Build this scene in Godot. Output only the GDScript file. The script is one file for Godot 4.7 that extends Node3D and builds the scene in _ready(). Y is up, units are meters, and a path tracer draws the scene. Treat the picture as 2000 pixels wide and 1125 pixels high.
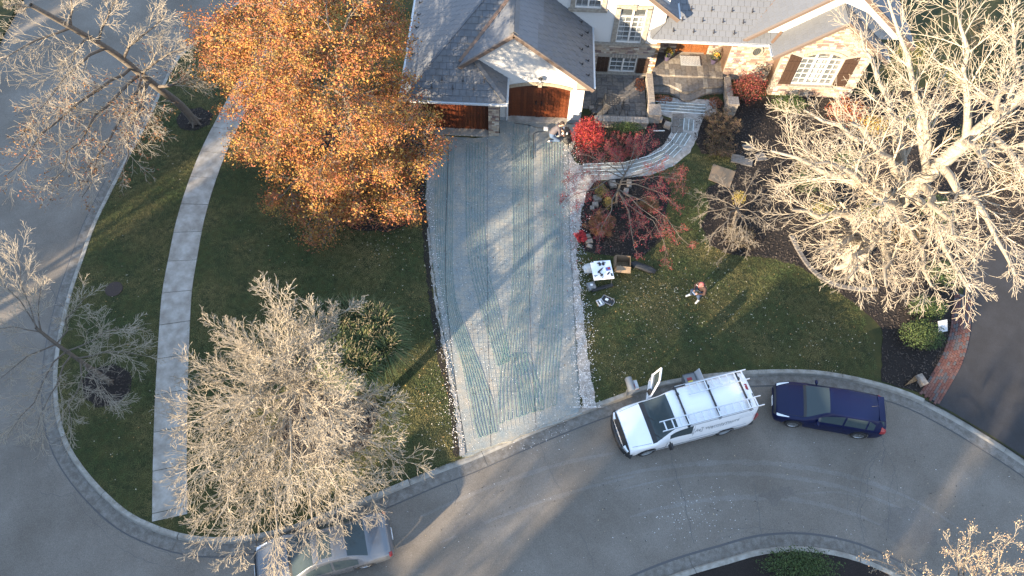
extends Node3D

# ---------------------------------------------------------------- camera and light
const CAM_H := 27.0
const FOCAL := 1413.0            # pixels of the 2000 pixel wide photograph
const TILT := 60.0
const ROLL := 2.45
const SUN_AZ := 43.0             # shadows run this many degrees from -z towards +x
const SUN_EL := 15.0
const EXPOSURE := 4.75
const SUN_ENERGY := 1.6
const SKY_ENERGY := 0.83

var cam_basis := Basis()
var rng := RandomNumberGenerator.new()
var M := {}
var T := {}
var used := {}

func setup_view() -> void:
	cam_basis = Basis(Vector3.RIGHT, deg_to_rad(-TILT)) * Basis(Vector3.BACK, deg_to_rad(ROLL))
	var cam := Camera3D.new()
	cam.name = "camera"
	cam.fov = rad_to_deg(2.0 * atan(562.5 / FOCAL))
	cam.near = 0.5
	cam.far = 900.0
	cam.transform = Transform3D(cam_basis, Vector3(0, CAM_H, 0))
	cam.current = true
	add_child(cam)
	var sky_mat := ProceduralSkyMaterial.new()
	sky_mat.sky_top_color = Color(0.555, 0.66, 0.795)
	sky_mat.sky_horizon_color = Color(0.90, 0.91, 0.92)
	sky_mat.sky_curve = 0.18
	sky_mat.ground_bottom_color = Color(0.20, 0.20, 0.19)
	sky_mat.ground_horizon_color = Color(0.62, 0.64, 0.66)
	sky_mat.sky_energy_multiplier = SKY_ENERGY
	sky_mat.sun_angle_max = 12.0
	sky_mat.sun_curve = 0.08
	var sky := Sky.new()
	sky.sky_material = sky_mat
	var env := Environment.new()
	env.background_mode = Environment.BG_SKY
	env.sky = sky
	env.tonemap_mode = Environment.TONE_MAPPER_LINEAR
	env.tonemap_exposure = EXPOSURE
	env.sdfgi_enabled = true
	env.ssao_enabled = true
	env.ssil_enabled = true
	var we := WorldEnvironment.new()
	we.name = "environment"
	we.environment = env
	add_child(we)
	var sun := DirectionalLight3D.new()
	sun.name = "sun"
	var a := deg_to_rad(SUN_AZ)
	var e := deg_to_rad(SUN_EL)
	var d := Vector3(sin(a) * cos(e), -sin(e), -cos(a) * cos(e))
	sun.basis = Basis.looking_at(d, Vector3.UP)
	sun.light_energy = SUN_ENERGY
	sun.light_angular_distance = 0.8
	sun.light_color = Color(1.0, 0.90, 0.76)
	sun.shadow_enabled = true
	add_child(sun)

# where the line of sight through a pixel of the photograph meets the level y
func g(u: float, v: float, y := 0.0) -> Vector3:
	var d := cam_basis * Vector3((u - 1000.0) / FOCAL, (562.5 - v) / FOCAL, -1.0)
	return Vector3(0, CAM_H, 0) + d * ((y - CAM_H) / d.y)

func gp(a: Array, y := 0.0) -> Array:
	var o := []
	for i in range(0, a.size(), 2):
		o.append(g(a[i], a[i + 1], y))
	return o

func gpoly(a: Array, y := 0.0) -> PackedVector2Array:
	var o := PackedVector2Array()
	for p in gp(a, y):
		o.append(Vector2(p.x, p.z))
	return o

# ---------------------------------------------------------------- mesh builder
class MB:
	var v := PackedVector3Array()
	var n := PackedVector3Array()
	var c := PackedColorArray()
	var idx := PackedInt32Array()
	var col := Color.WHITE
	var tinted := false

	func tint(k: Color) -> MB:
		col = k
		tinted = true
		return self

	func vert(p: Vector3, nn: Vector3) -> int:
		v.append(p)
		n.append(nn)
		c.append(col)
		return v.size() - 1

	# corners run counter-clockwise seen from outside
	func tri(a: Vector3, b: Vector3, d: Vector3) -> void:
		var nn := (b - a).cross(d - a).normalized()
		var i := v.size()
		vert(a, nn); vert(b, nn); vert(d, nn)
		idx.append_array([i, i + 2, i + 1])

	func quad(a: Vector3, b: Vector3, d: Vector3, e: Vector3) -> void:
		var nn := (d - a).cross(e - b).normalized()
		var i := v.size()
		vert(a, nn); vert(b, nn); vert(d, nn); vert(e, nn)
		idx.append_array([i, i + 2, i + 1, i, i + 3, i + 2])

	func box(ctr: Vector3, size: Vector3, b := Basis()) -> MB:
		var h := size * 0.5
		var p := []
		for k in 8:
			p.append(ctr + b * Vector3(h.x if k & 1 else -h.x, h.y if k & 2 else -h.y, h.z if k & 4 else -h.z))
		quad(p[4], p[5], p[7], p[6])
		quad(p[1], p[0], p[2], p[3])
		quad(p[5], p[1], p[3], p[7])
		quad(p[0], p[4], p[6], p[2])
		quad(p[6], p[7], p[3], p[2])
		quad(p[0], p[1], p[5], p[4])
		return self

	# box with a chamfer round its top
	func slab(ctr: Vector3, size: Vector3, ch: float, b := Basis()) -> MB:
		var h := size * 0.5
		var lo := []
		var mid := []
		var top := []
		for s in [[-1, -1], [1, -1], [1, 1], [-1, 1]]:
			lo.append(ctr + b * Vector3(h.x * s[0], -h.y, h.z * s[1]))
			mid.append(ctr + b * Vector3(h.x * s[0], h.y - ch, h.z * s[1]))
			top.append(ctr + b * Vector3((h.x - ch) * s[0], h.y, (h.z - ch) * s[1]))
		for k in 4:
			var m := (k + 1) % 4
			quad(lo[m], lo[k], mid[k], mid[m])
			quad(mid[m], mid[k], top[k], top[m])
		quad(top[3], top[2], top[1], top[0])
		return self

	# a flat polygon (x, z) turned into a plate between y0 and y1
	func plate(poly: PackedVector2Array, y0: float, y1: float, sides := true, xf := Transform3D()) -> MB:
		var pl := poly
		if Geometry2D.is_polygon_clockwise(pl):
			pl = poly.duplicate()
			pl.reverse()
		var t := Geometry2D.triangulate_polygon(pl)
		var up := (xf.basis * Vector3.UP).normalized()
		var s := v.size()
		for p in pl:
			vert(xf * Vector3(p.x, y1, p.y), up)
		for k in range(0, t.size(), 3):
			var a := pl[t[k]]
			var b := pl[t[k + 1]]
			var d := pl[t[k + 2]]
			if (b - a).cross(d - a) > 0:
				idx.append_array([s + t[k], s + t[k + 1], s + t[k + 2]])
			else:
				idx.append_array([s + t[k], s + t[k + 2], s + t[k + 1]])
		if sides:
			for k in pl.size():
				var a := pl[k]
				var b := pl[(k + 1) % pl.size()]
				var nn := (xf.basis * Vector3(b.y - a.y, 0, a.x - b.x)).normalized()
				var i := v.size()
				vert(xf * Vector3(a.x, y0, a.y), nn); vert(xf * Vector3(b.x, y0, b.y), nn)
				vert(xf * Vector3(b.x, y1, b.y), nn); vert(xf * Vector3(a.x, y1, a.y), nn)
				idx.append_array([i, i + 1, i + 2, i, i + 2, i + 3])
		return self

	# a strip of the ground along pts (x, z from points), from offset o0 to o1 to its side
	func ribbon(pts: Array, o0: float, o1: float, y0: float, y1: float) -> MB:
		var s := v.size()
		var m := pts.size()
		for k in m:
			var d: Vector3 = pts[mini(k + 1, m - 1)] - pts[maxi(k - 1, 0)]
			d.y = 0
			d = d.normalized()
			var side := Vector3(-d.z, 0, d.x)
			var a: Vector3 = pts[k] + side * o0
			var b: Vector3 = pts[k] + side * o1
			a.y = y0
			b.y = y1
			var nn := (b - a).cross(d).normalized()
			if o1 < o0:
				nn = -nn
			vert(a, nn); vert(b, nn)
		for k in m - 1:
			var i := s + k * 2
			if o1 > o0:
				idx.append_array([i, i + 3, i + 1, i, i + 2, i + 3])
			else:
				idx.append_array([i, i + 1, i + 3, i, i + 3, i + 2])
		return self

	func tube(pts: Array, r0: float, r1: float, sides := 5, cap := false) -> MB:
		var s := v.size()
		var m := pts.size()
		var ref := Vector3.UP
		var d0: Vector3 = pts[1] - pts[0]
		if absf(d0.normalized().y) > 0.8:
			ref = Vector3.RIGHT
		for k in m:
			var d: Vector3 = (pts[mini(k + 1, m - 1)] - pts[maxi(k - 1, 0)]).normalized()
			var x := d.cross(ref).normalized()
			var y := x.cross(d)
			var r := lerpf(r0, r1, float(k) / (m - 1))
			for j in sides:
				var a := TAU * j / sides
				var o := x * cos(a) + y * sin(a)
				v.append(pts[k] + o * r)
				n.append(o)
				c.append(col)
		for k in m - 1:
			for j in sides:
				var a := s + k * sides + j
				var b := s + k * sides + (j + 1) % sides
				idx.append_array([a, b, b + sides, a, b + sides, a + sides])
		if cap:
			for e in [0, m - 1]:
				var d: Vector3 = (pts[1] - pts[0]) if e == 0 else (pts[m - 1] - pts[m - 2])
				d = d.normalized() * (-1.0 if e == 0 else 1.0)
				var ci := vert(pts[e], d)
				for j in sides:
					vert(v[s + e * sides + j], d)
				for j in sides:
					var p := ci + 1 + j
					var q := ci + 1 + (j + 1) % sides
					if e == 0:
						idx.append_array([ci, p, q])
					else:
						idx.append_array([ci, q, p])
		return self

	# profile of (radius, height) turned about the axis of xf
	func lathe(prof: Array, sides := 16, xf := Transform3D()) -> MB:
		for k in prof.size() - 1:
			var a: Vector2 = prof[k]
			var b: Vector2 = prof[k + 1]
			var t := (b - a).normalized()
			var pn := Vector2(t.y, -t.x)
			var s := v.size()
			for j in sides:
				var an := TAU * j / sides
				var o := Vector3(cos(an), 0, sin(an))
				var nn := (xf.basis * (o * pn.x + Vector3(0, pn.y, 0))).normalized()
				vert(xf * (o * a.x + Vector3(0, a.y, 0)), nn)
				vert(xf * (o * b.x + Vector3(0, b.y, 0)), nn)
			for j in sides:
				var p := s + j * 2
				var q := s + ((j + 1) % sides) * 2
				idx.append_array([p, q + 1, p + 1, p, q, q + 1])
		return self

	# rings of equally many points; smooth surface through them
	func loft(rings: Array, closed := false) -> MB:
		var s := v.size()
		var m := rings.size()
		var w: int = rings[0].size()
		for i in m:
			for j in w:
				var di: Vector3 = rings[mini(i + 1, m - 1)][j] - rings[maxi(i - 1, 0)][j]
				var dj: Vector3
				if closed:
					dj = rings[i][(j + 1) % w] - rings[i][(j + w - 1) % w]
				else:
					dj = rings[i][mini(j + 1, w - 1)] - rings[i][maxi(j - 1, 0)]
				var nn := di.cross(dj)
				if nn.length() < 1e-9:
					nn = Vector3.UP
				vert(rings[i][j], nn.normalized())
		for i in m - 1:
			for j in (w if closed else w - 1):
				var a := s + i * w + j
				var b := s + i * w + (j + 1) % w
				idx.append_array([a, b, b + w, a, b + w, a + w])
		return self

	func blob(ctr: Vector3, r: Vector3, b := Basis(), seg := 10) -> MB:
		var rings := []
		for i in range(0, seg / 2 + 1):
			var la := PI * (float(i) / (seg / 2) - 0.5)
			var ring := []
			for j in seg:
				var lo := TAU * j / seg
				ring.append(Vector3(cos(la) * cos(lo), sin(la), cos(la) * sin(lo)))
			rings.append(ring)
		var s := v.size()
		for ring in rings:
			for p in ring:
				vert(ctr + b * (p * r), (b * (p / r)).normalized())
		for i in rings.size() - 1:
			for j in seg:
				var a := s + i * seg + j
				var e := s + i * seg + (j + 1) % seg
				idx.append_array([a, e + seg, a + seg, a, e, e + seg])
		return self

	func mesh() -> ArrayMesh:
		var arr := []
		arr.resize(Mesh.ARRAY_MAX)
		arr[Mesh.ARRAY_VERTEX] = v
		arr[Mesh.ARRAY_NORMAL] = n
		if tinted:
			arr[Mesh.ARRAY_COLOR] = c
		arr[Mesh.ARRAY_INDEX] = idx
		var am := ArrayMesh.new()
		am.add_surface_from_arrays(Mesh.PRIMITIVE_TRIANGLES, arr)
		return am

# ---------------------------------------------------------------- naming and placing
func numbered(called: String) -> String:
	var k: int = used.get(called, 0)
	used[called] = k + 1
	return called if k == 0 else "%s_%03d" % [called, k]

func thing(called: String, label: String, category: String, at := Vector3.ZERO, turn := 0.0, group := "") -> Node3D:
	var o := Node3D.new()
	o.name = numbered(called)
	add_child(o)
	o.position = at
	o.rotation.y = turn
	tag(o, label, category, group)
	return o

func tag(o: Node3D, label: String, category: String, group := "") -> void:
	o.set_meta("label", label)
	o.set_meta("category", category)
	if group:
		o.set_meta("group", group)

func put(called: String, mesh: Mesh, m: Material, parent: Node = null) -> MeshInstance3D:
	var o := MeshInstance3D.new()
	o.mesh = mesh
	o.material_override = m
	if parent:
		o.name = called
		parent.add_child(o, true)
	else:
		o.name = numbered(called)
		add_child(o)
	return o

func obj(called: String, mb: MB, m: Material, parent: Node = null) -> MeshInstance3D:
	return put(called, mb.mesh(), m, parent)

func one(called: String, mb: MB, m: Material, label: String, category: String, group := "") -> MeshInstance3D:
	var o := obj(called, mb, m)
	tag(o, label, category, group)
	return o

func struct(called: String, mb: MB, m: Material) -> MeshInstance3D:
	var o := obj(called, mb, m)
	o.set_meta("kind", "structure")
	return o

func stuff(o: Node3D) -> Node3D:
	o.set_meta("kind", "stuff")
	return o

func copy(o: Node3D, called: String, label: String, at: Vector3, turn: float, group: String) -> Node3D:
	var k := o.duplicate()
	k.name = numbered(called)
	add_child(k)
	k.position = at
	k.rotation.y = turn
	k.set_meta("label", label)
	k.set_meta("group", group)
	return k

func scatter(called: String, mesh: Mesh, m: Material, places: Array, colors: Array, parent: Node = null) -> MultiMeshInstance3D:
	var mm := MultiMesh.new()
	mm.transform_format = MultiMesh.TRANSFORM_3D
	mm.use_colors = colors.size() > 0
	mm.mesh = mesh
	mm.instance_count = places.size()
	for k in places.size():
		mm.set_instance_transform(k, places[k])
		if colors.size():
			mm.set_instance_color(k, colors[k])
	var o := MultiMeshInstance3D.new()
	o.multimesh = mm
	o.material_override = m
	o.set_meta("kind", "stuff")
	if parent:
		o.name = called
		parent.add_child(o, true)
	else:
		o.name = numbered(called)
		add_child(o)
	return o

# ---------------------------------------------------------------- materials
func noise_tex(key: String, size: int, freq: float, oct: int, lo: Color, hi: Color, kind := FastNoiseLite.TYPE_SIMPLEX_SMOOTH, gain := 0.5, sharp := 1.0) -> ImageTexture:
	if T.has(key):
		return T[key]
	var f := FastNoiseLite.new()
	f.seed = hash(key) % 100000
	f.noise_type = kind
	f.frequency = freq
	f.fractal_octaves = oct
	f.fractal_gain = gain
	var im := f.get_seamless_image(size, size)
	im.convert(Image.FORMAT_L8)
	var raw := im.get_data()
	var mn := 255
	var mx := 0
	for b in raw:
		mn = mini(mn, b)
		mx = maxi(mx, b)
	var lut := []
	for k in 256:
		var t := clampf((float(k) - mn) / maxf(mx - mn, 1), 0, 1)
		t = clampf((t - 0.5) * sharp + 0.5, 0, 1)
		lut.append(lo.lerp(hi, t))
	var out := PackedByteArray()
	out.resize(size * size * 3)
	for k in raw.size():
		var q: Color = lut[raw[k]]
		out[k * 3] = int(q.r * 255)
		out[k * 3 + 1] = int(q.g * 255)
		out[k * 3 + 2] = int(q.b * 255)
	var img := Image.create_from_data(size, size, false, Image.FORMAT_RGB8, out)
	T[key] = ImageTexture.create_from_image(img)
	return T[key]

# albedo given as a real-world (linear) base colour
func mat(key: String, lin: Color, rough := 0.85, metal := 0.0) -> StandardMaterial3D:
	if M.has(key):
		return M[key]
	var m := StandardMaterial3D.new()
	m.albedo_color = lin.linear_to_srgb()
	m.roughness = rough
	m.metallic = metal
	M[key] = m
	return m

# the same with fine grain (tile metres) and coarse patches, both of which multiply the base colour
func grain(key: String, lin: Color, rough: float, fine: Texture2D, tile: float, coarse: Texture2D = null, coarse_tile := 5.0, relief := 0.0) -> StandardMaterial3D:
	var m := mat(key, lin, rough)
	m.albedo_texture = fine
	m.uv1_triplanar = true
	m.uv1_world_triplanar = true
	m.uv1_scale = Vector3.ONE / tile
	if coarse:
		m.detail_enabled = true
		m.detail_albedo = coarse
		m.detail_blend_mode = BaseMaterial3D.BLEND_MODE_MUL
		m.detail_uv_layer = BaseMaterial3D.DETAIL_UV_2
		m.uv2_triplanar = true
		m.uv2_world_triplanar = true
		m.uv2_scale = Vector3.ONE / coarse_tile
	if relief > 0.0:
		m.heightmap_enabled = true
		m.heightmap_texture = fine
		m.heightmap_scale = relief
	return m

func tinted(key: String, rough := 0.9) -> StandardMaterial3D:
	var m := mat(key, Color.WHITE, rough)
	m.vertex_color_use_as_albedo = true
	return m

func make_materials() -> void:
	var W := Color.WHITE
	var fine := noise_tex("fine", 512, 0.12, 4, Color(0.62, 0.62, 0.62), W, FastNoiseLite.TYPE_SIMPLEX_SMOOTH, 0.7)
	var speck := noise_tex("speck", 1024, 0.35, 3, Color(0.70, 0.69, 0.68), W, FastNoiseLite.TYPE_VALUE, 0.8, 1.3)
	var cloud := noise_tex("cloud", 512, 0.016, 6, Color(0.80, 0.785, 0.765), W, FastNoiseLite.TYPE_SIMPLEX_SMOOTH, 0.62)
	var smooth := noise_tex("smooth", 1024, 0.2, 4, Color(0.86, 0.86, 0.85), W, FastNoiseLite.TYPE_SIMPLEX_SMOOTH, 0.7)
	var patch := noise_tex("patch", 512, 0.02, 5, Color(0.62, 0.70, 0.52), Color(1.0, 0.93, 0.76), FastNoiseLite.TYPE_SIMPLEX_SMOOTH, 0.6, 1.5)
	var bladed := noise_tex("bladed", 1024, 0.22, 4, Color(0.35, 0.42, 0.28), W, FastNoiseLite.TYPE_SIMPLEX_SMOOTH, 0.75, 1.2)
	var drive_patch := noise_tex("drivepatch", 512, 0.016, 5, Color(0.82, 0.87, 0.89), Color(1.0, 0.96, 0.90), FastNoiseLite.TYPE_SIMPLEX_SMOOTH, 0.6, 1.4)
	var chips := noise_tex("chips", 1024, 0.14, 3, Color(0.30, 0.28, 0.26), W, FastNoiseLite.TYPE_CELLULAR, 0.6, 1.4)
	var stain := noise_tex("stain", 512, 0.02, 5, Color(0.80, 0.78, 0.76), W, FastNoiseLite.TYPE_SIMPLEX_SMOOTH, 0.6, 1.4)
	grain("lawn", Color(0.108, 0.106, 0.041), 0.95, bladed, 6.3, patch, 11.0)
	grain("far_ground", Color(0.06, 0.07, 0.03), 0.95, bladed, 3.0)
	grain("asphalt", Color(0.263, 0.241, 0.213), 0.92, speck, 5.3, cloud, 31.0)
	grain("asphalt_worn", Color(0.285, 0.27, 0.25), 0.9, speck, 5.3, cloud, 31.0)
	grain("asphalt_stained", Color(0.232, 0.215, 0.196), 0.9, speck, 5.3, cloud, 31.0)
	grain("dark_asphalt", Color(0.040, 0.041, 0.048), 0.85, speck, 4.7, cloud, 9.0)
	grain("concrete", Color(0.41, 0.392, 0.362), 0.9, smooth, 3.1, stain, 7.0)
	grain("kerb", Color(0.36, 0.35, 0.322), 0.9, smooth, 3.0, stain, 4.3)
	grain("gutter_pan", Color(0.25, 0.24, 0.222), 0.9, speck, 4.0, stain, 3.1)
	grain("drive", Color(0.40, 0.41, 0.40), 0.9, speck, 5.7, drive_patch, 6.5)
	grain("screenings", Color(0.52, 0.505, 0.48), 0.95, speck, 4.1, stain, 3.7)
	grain("mulch", Color(0.045, 0.034, 0.030), 0.98, chips, 3.9, cloud, 5.4)
	grain("slate", Color(0.18, 0.195, 0.22), 0.62, fine, 0.8, cloud, 3.0)
	grain("slate_pale", Color(0.186, 0.197, 0.215), 0.62, fine, 0.9, cloud, 3.0)
	grain("slate_deep", Color(0.173, 0.192, 0.224), 0.62, fine, 0.7, cloud, 3.0)
	grain("stucco", Color(0.78, 0.78, 0.76), 0.9, fine, 0.9, stain, 6.0)
	M["stucco"].detail_enabled = false
	grain("limestone", Color(0.50, 0.46, 0.39), 0.85, fine, 0.7, stain, 2.0)
	grain("mortar", Color(0.40, 0.36, 0.31), 0.95, speck, 0.8)
	grain("paver", Color(0.235, 0.225, 0.215), 0.9, fine, 0.6, stain, 2.0)
	grain("paver_warm", Color(0.28, 0.255, 0.23), 0.9, fine, 0.6, stain, 2.0)
	grain("paver_dark", Color(0.19, 0.185, 0.185), 0.9, fine, 0.6, stain, 2.0)
	grain("block", Color(0.44, 0.39, 0.34), 0.92, fine, 0.5, stain, 1.5)
	grain("brick_red", Color(0.15, 0.062, 0.05), 0.9, fine, 0.4)
	grain("brick_rose", Color(0.17, 0.09, 0.078), 0.9, fine, 0.4)
	grain("brick_grey", Color(0.11, 0.10, 0.105), 0.9, fine, 0.4)
	var wood := noise_tex("wood", 512, 0.03, 4, Color(0.40, 0.34, 0.30), W, FastNoiseLite.TYPE_SIMPLEX_SMOOTH, 0.6, 1.3)
	grain("door_wood", Color(0.21, 0.062, 0.022), 0.42, wood, 0.9)
	M["door_wood"].uv1_scale = Vector3(6.0, 0.5, 6.0)
	grain("door_dark", Color(0.15, 0.042, 0.016), 0.42, wood, 0.9)
	M["door_dark"].uv1_scale = Vector3(6.0, 0.5, 6.0)
	grain("entry_wood", Color(0.33, 0.13, 0.045), 0.45, wood, 0.9)
	grain("shutter_wood", Color(0.075, 0.042, 0.026), 0.7, wood, 0.6)
	grain("bark", Color(0.23, 0.20, 0.165), 0.95, fine, 0.35, stain, 1.5)
	grain("bark_pale", Color(0.56, 0.505, 0.41), 0.95, fine, 0.4, stain, 1.5)
	grain("twig_pale", Color(0.50, 0.44, 0.345), 0.95, fine, 0.4)
	grain("twig_oak", Color(0.60, 0.525, 0.41), 0.95, fine, 0.4)
	grain("twig_dark", Color(0.30, 0.265, 0.22), 0.95, fine, 0.4)
	grain("twig_red", Color(0.26, 0.17, 0.14), 0.95, fine, 0.4)
	grain("card", Color(0.36, 0.25, 0.155), 0.9, fine, 0.8)
	grain("timber", Color(0.33, 0.21, 0.10), 0.8, wood, 0.8)
	grain("iron", Color(0.030, 0.032, 0.036), 0.55, fine, 0.4)
	grain("rusty", Color(0.075, 0.05, 0.042), 0.8, fine, 0.3, stain, 0.6)
	mat("trim_white", Color(0.58, 0.57, 0.54), 0.6)
	mat("gutter", Color(0.52, 0.55, 0.58), 0.45, 0.3)
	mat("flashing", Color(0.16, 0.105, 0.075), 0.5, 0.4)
	mat("fascia", Color(0.10, 0.075, 0.062), 0.7)
	mat("gutter_brown", Color(0.14, 0.115, 0.10), 0.6)
	mat("violet_glaze", Color(0.06, 0.05, 0.09), 0.4)
	mat("copper_dark", Color(0.05, 0.045, 0.045), 0.6, 0.4)
	mat("glass_dark", Color(0.018, 0.022, 0.026), 0.06)
	mat("curtain", Color(0.46, 0.47, 0.46), 0.9)
	mat("rubber", Color(0.022, 0.022, 0.023), 0.9)
	mat("black_plastic", Color(0.020, 0.021, 0.023), 0.6)
	mat("grey_plastic", Color(0.17, 0.18, 0.19), 0.55)
	mat("pale_plastic", Color(0.42, 0.44, 0.46), 0.5)
	mat("white_plastic", Color(0.80, 0.81, 0.82), 0.45)
	mat("aluminium", Color(0.62, 0.64, 0.66), 0.35, 0.8)
	mat("steel", Color(0.35, 0.36, 0.37), 0.4, 0.8)
	mat("red_plastic", Color(0.27, 0.02, 0.024), 0.35)
	mat("yellow_print", Color(0.62, 0.50, 0.06), 0.6)
	mat("blue_print", Color(0.05, 0.10, 0.32), 0.6)
	mat("letter_grey", Color(0.13, 0.135, 0.14), 0.5)
	mat("letter_pale", Color(0.30, 0.31, 0.32), 0.5)
	mat("sealant", Color(0.075, 0.075, 0.077), 0.85)
	mat("cable_green", Color(0.08, 0.195, 0.175), 0.6)
	mat("cable_blue", Color(0.09, 0.20, 0.20), 0.6)
	mat("mat_rail", Color(0.72, 0.76, 0.76), 0.6)
	mat("wire_grey", Color(0.30, 0.32, 0.33), 0.6)
	mat("door_grey", Color(0.25, 0.27, 0.28), 0.6)
	var paint := mat("van_white", Color(0.78, 0.79, 0.80), 0.35)
	paint.clearcoat_enabled = true
	paint.clearcoat = 0.5
	paint.clearcoat_roughness = 0.15
	var bluep := mat("car_blue", Color(0.003, 0.007, 0.040), 0.42, 0.0)
	bluep.clearcoat_enabled = true
	bluep.clearcoat = 0.2
	bluep.metallic_specular = 0.3
	bluep.clearcoat_roughness = 0.06
	var greyp := mat("car_grey", Color(0.10, 0.112, 0.13), 0.42, 0.3)
	greyp.clearcoat_enabled = true
	greyp.clearcoat = 1.0
	greyp.clearcoat_roughness = 0.06
	var lampm := mat("lamp_clear", Color(0.66, 0.68, 0.70), 0.12, 0.3)
	lampm.clearcoat_enabled = true
	var glass := mat("screen_glass", Color(0.045, 0.062, 0.068), 0.03)
	glass.metallic_specular = 0.35
	var bag := mat("film", Color(0.72, 0.74, 0.75), 0.25)
	bag.transparency = BaseMaterial3D.TRANSPARENCY_ALPHA
	bag.albedo_color.a = 0.55
	tinted("painted")
	tinted("skin_cloth", 0.85)
	var lf := tinted("leaf", 0.75)
	lf.backlight_enabled = true
	lf.backlight = Color(0.35, 0.30, 0.22)
	lf.cull_mode = BaseMaterial3D.CULL_DISABLED
	var lg := tinted("needle", 0.85)
	lg.cull_mode = BaseMaterial3D.CULL_DISABLED
	tinted("fallen", 0.8)

# ---------------------------------------------------------------- the ground
func smooth_line(pts: Array, step := 0.5) -> Array:
	var o := []
	var m := pts.size()
	for k in m - 1:
		var p0: Vector3 = pts[maxi(k - 1, 0)]
		var p1: Vector3 = pts[k]
		var p2: Vector3 = pts[k + 1]
		var p3: Vector3 = pts[mini(k + 2, m - 1)]
		var cnt := maxi(1, int(round((p2 - p1).length() / step)))
		for i in cnt:
			o.append(p1.cubic_interpolate(p2, p0, p3, float(i) / cnt))
	o.append(pts[m - 1])
	return o

func flat(pts: Array) -> PackedVector2Array:
	var o := PackedVector2Array()
	for p in pts:
		o.append(Vector2(p.x, p.z))
	return o

# an outline with a ragged edge, as soil and turf have
func ragged(poly: PackedVector2Array, amp: float, step: float, sd: int) -> PackedVector2Array:
	var r := RandomNumberGenerator.new()
	r.seed = sd
	var o := PackedVector2Array()
	var m := poly.size()
	for k in m:
		var a := poly[k]
		var b := poly[(k + 1) % m]
		var cnt := maxi(1, int((b - a).length() / step))
		var nn := (b - a).orthogonal().normalized()
		for i in cnt:
			o.append(a.lerp(b, float(i) / cnt) + nn * r.randf_range(-amp, amp))
	return o

const KERB := [352, 112, 330, 150, 292, 232, 252, 308, 215, 380, 186, 440, 163, 505, 141, 570, 124, 640, 114, 700, 112, 760, 118, 815, 135, 868, 165, 915, 205, 960, 250, 999, 295, 1022, 350, 1041, 420, 1050, 500, 1043, 580, 1023, 680, 985, 770, 948, 850, 914, 920, 888, 1035, 838, 1130, 800, 1200, 775, 1265, 752, 1350, 735, 1410, 728, 1480, 723, 1560, 722, 1620, 727, 1700, 743, 1780, 768, 1860, 808, 1940, 856, 2000, 895, 2100, 965, 2200, 1040]
const ISLE := [1190, 1190, 1240, 1166, 1300, 1140, 1360, 1119, 1420, 1102, 1494, 1082, 1583, 1078, 1680, 1098, 1785, 1146, 1880, 1200]

var lawn_poly := PackedVector2Array()
var isle_poly := PackedVector2Array()
var no_grass := []
var no_rect := []

func kerb_run(root: Node3D, line: Array, side: float, low: Callable) -> void:
	# sections of about three metres with an open joint between them
	var per := 6
	var k := 0
	while k < line.size() - 1:
		var part := line.slice(k, mini(k + per + 1, line.size()))
		if part.size() >= 2:
			var mid: Vector3 = part[part.size() / 2]
			var top := -0.085 if low.call(mid) else 0.018
			part = part.duplicate()
			var last := part.size() - 1
			part[last] = part[last] + (part[last - 1] - part[last]).normalized() * 0.018
			var mb := MB.new()
			mb.ribbon(part, -0.01 * side, 0.13 * side, top, top)
			mb.ribbon(part, 0.13 * side, 0.165 * side, top, top - 0.022)
			mb.ribbon(part, 0.165 * side, 0.21 * side, top - 0.022, -0.122)
			mb.ribbon(part, -0.012 * side, -0.01 * side, -0.16, top)
			obj("kerb_section", mb, M["kerb"], root)
			mb = MB.new()
			mb.ribbon(part, 0.21 * side, 0.62 * side, -0.122, -0.116)
			mb.ribbon(part, 0.62 * side, 0.622 * side, -0.116, -0.16)
			obj("gutter_section", mb, M["gutter_pan"], root)
		k += per

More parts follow.
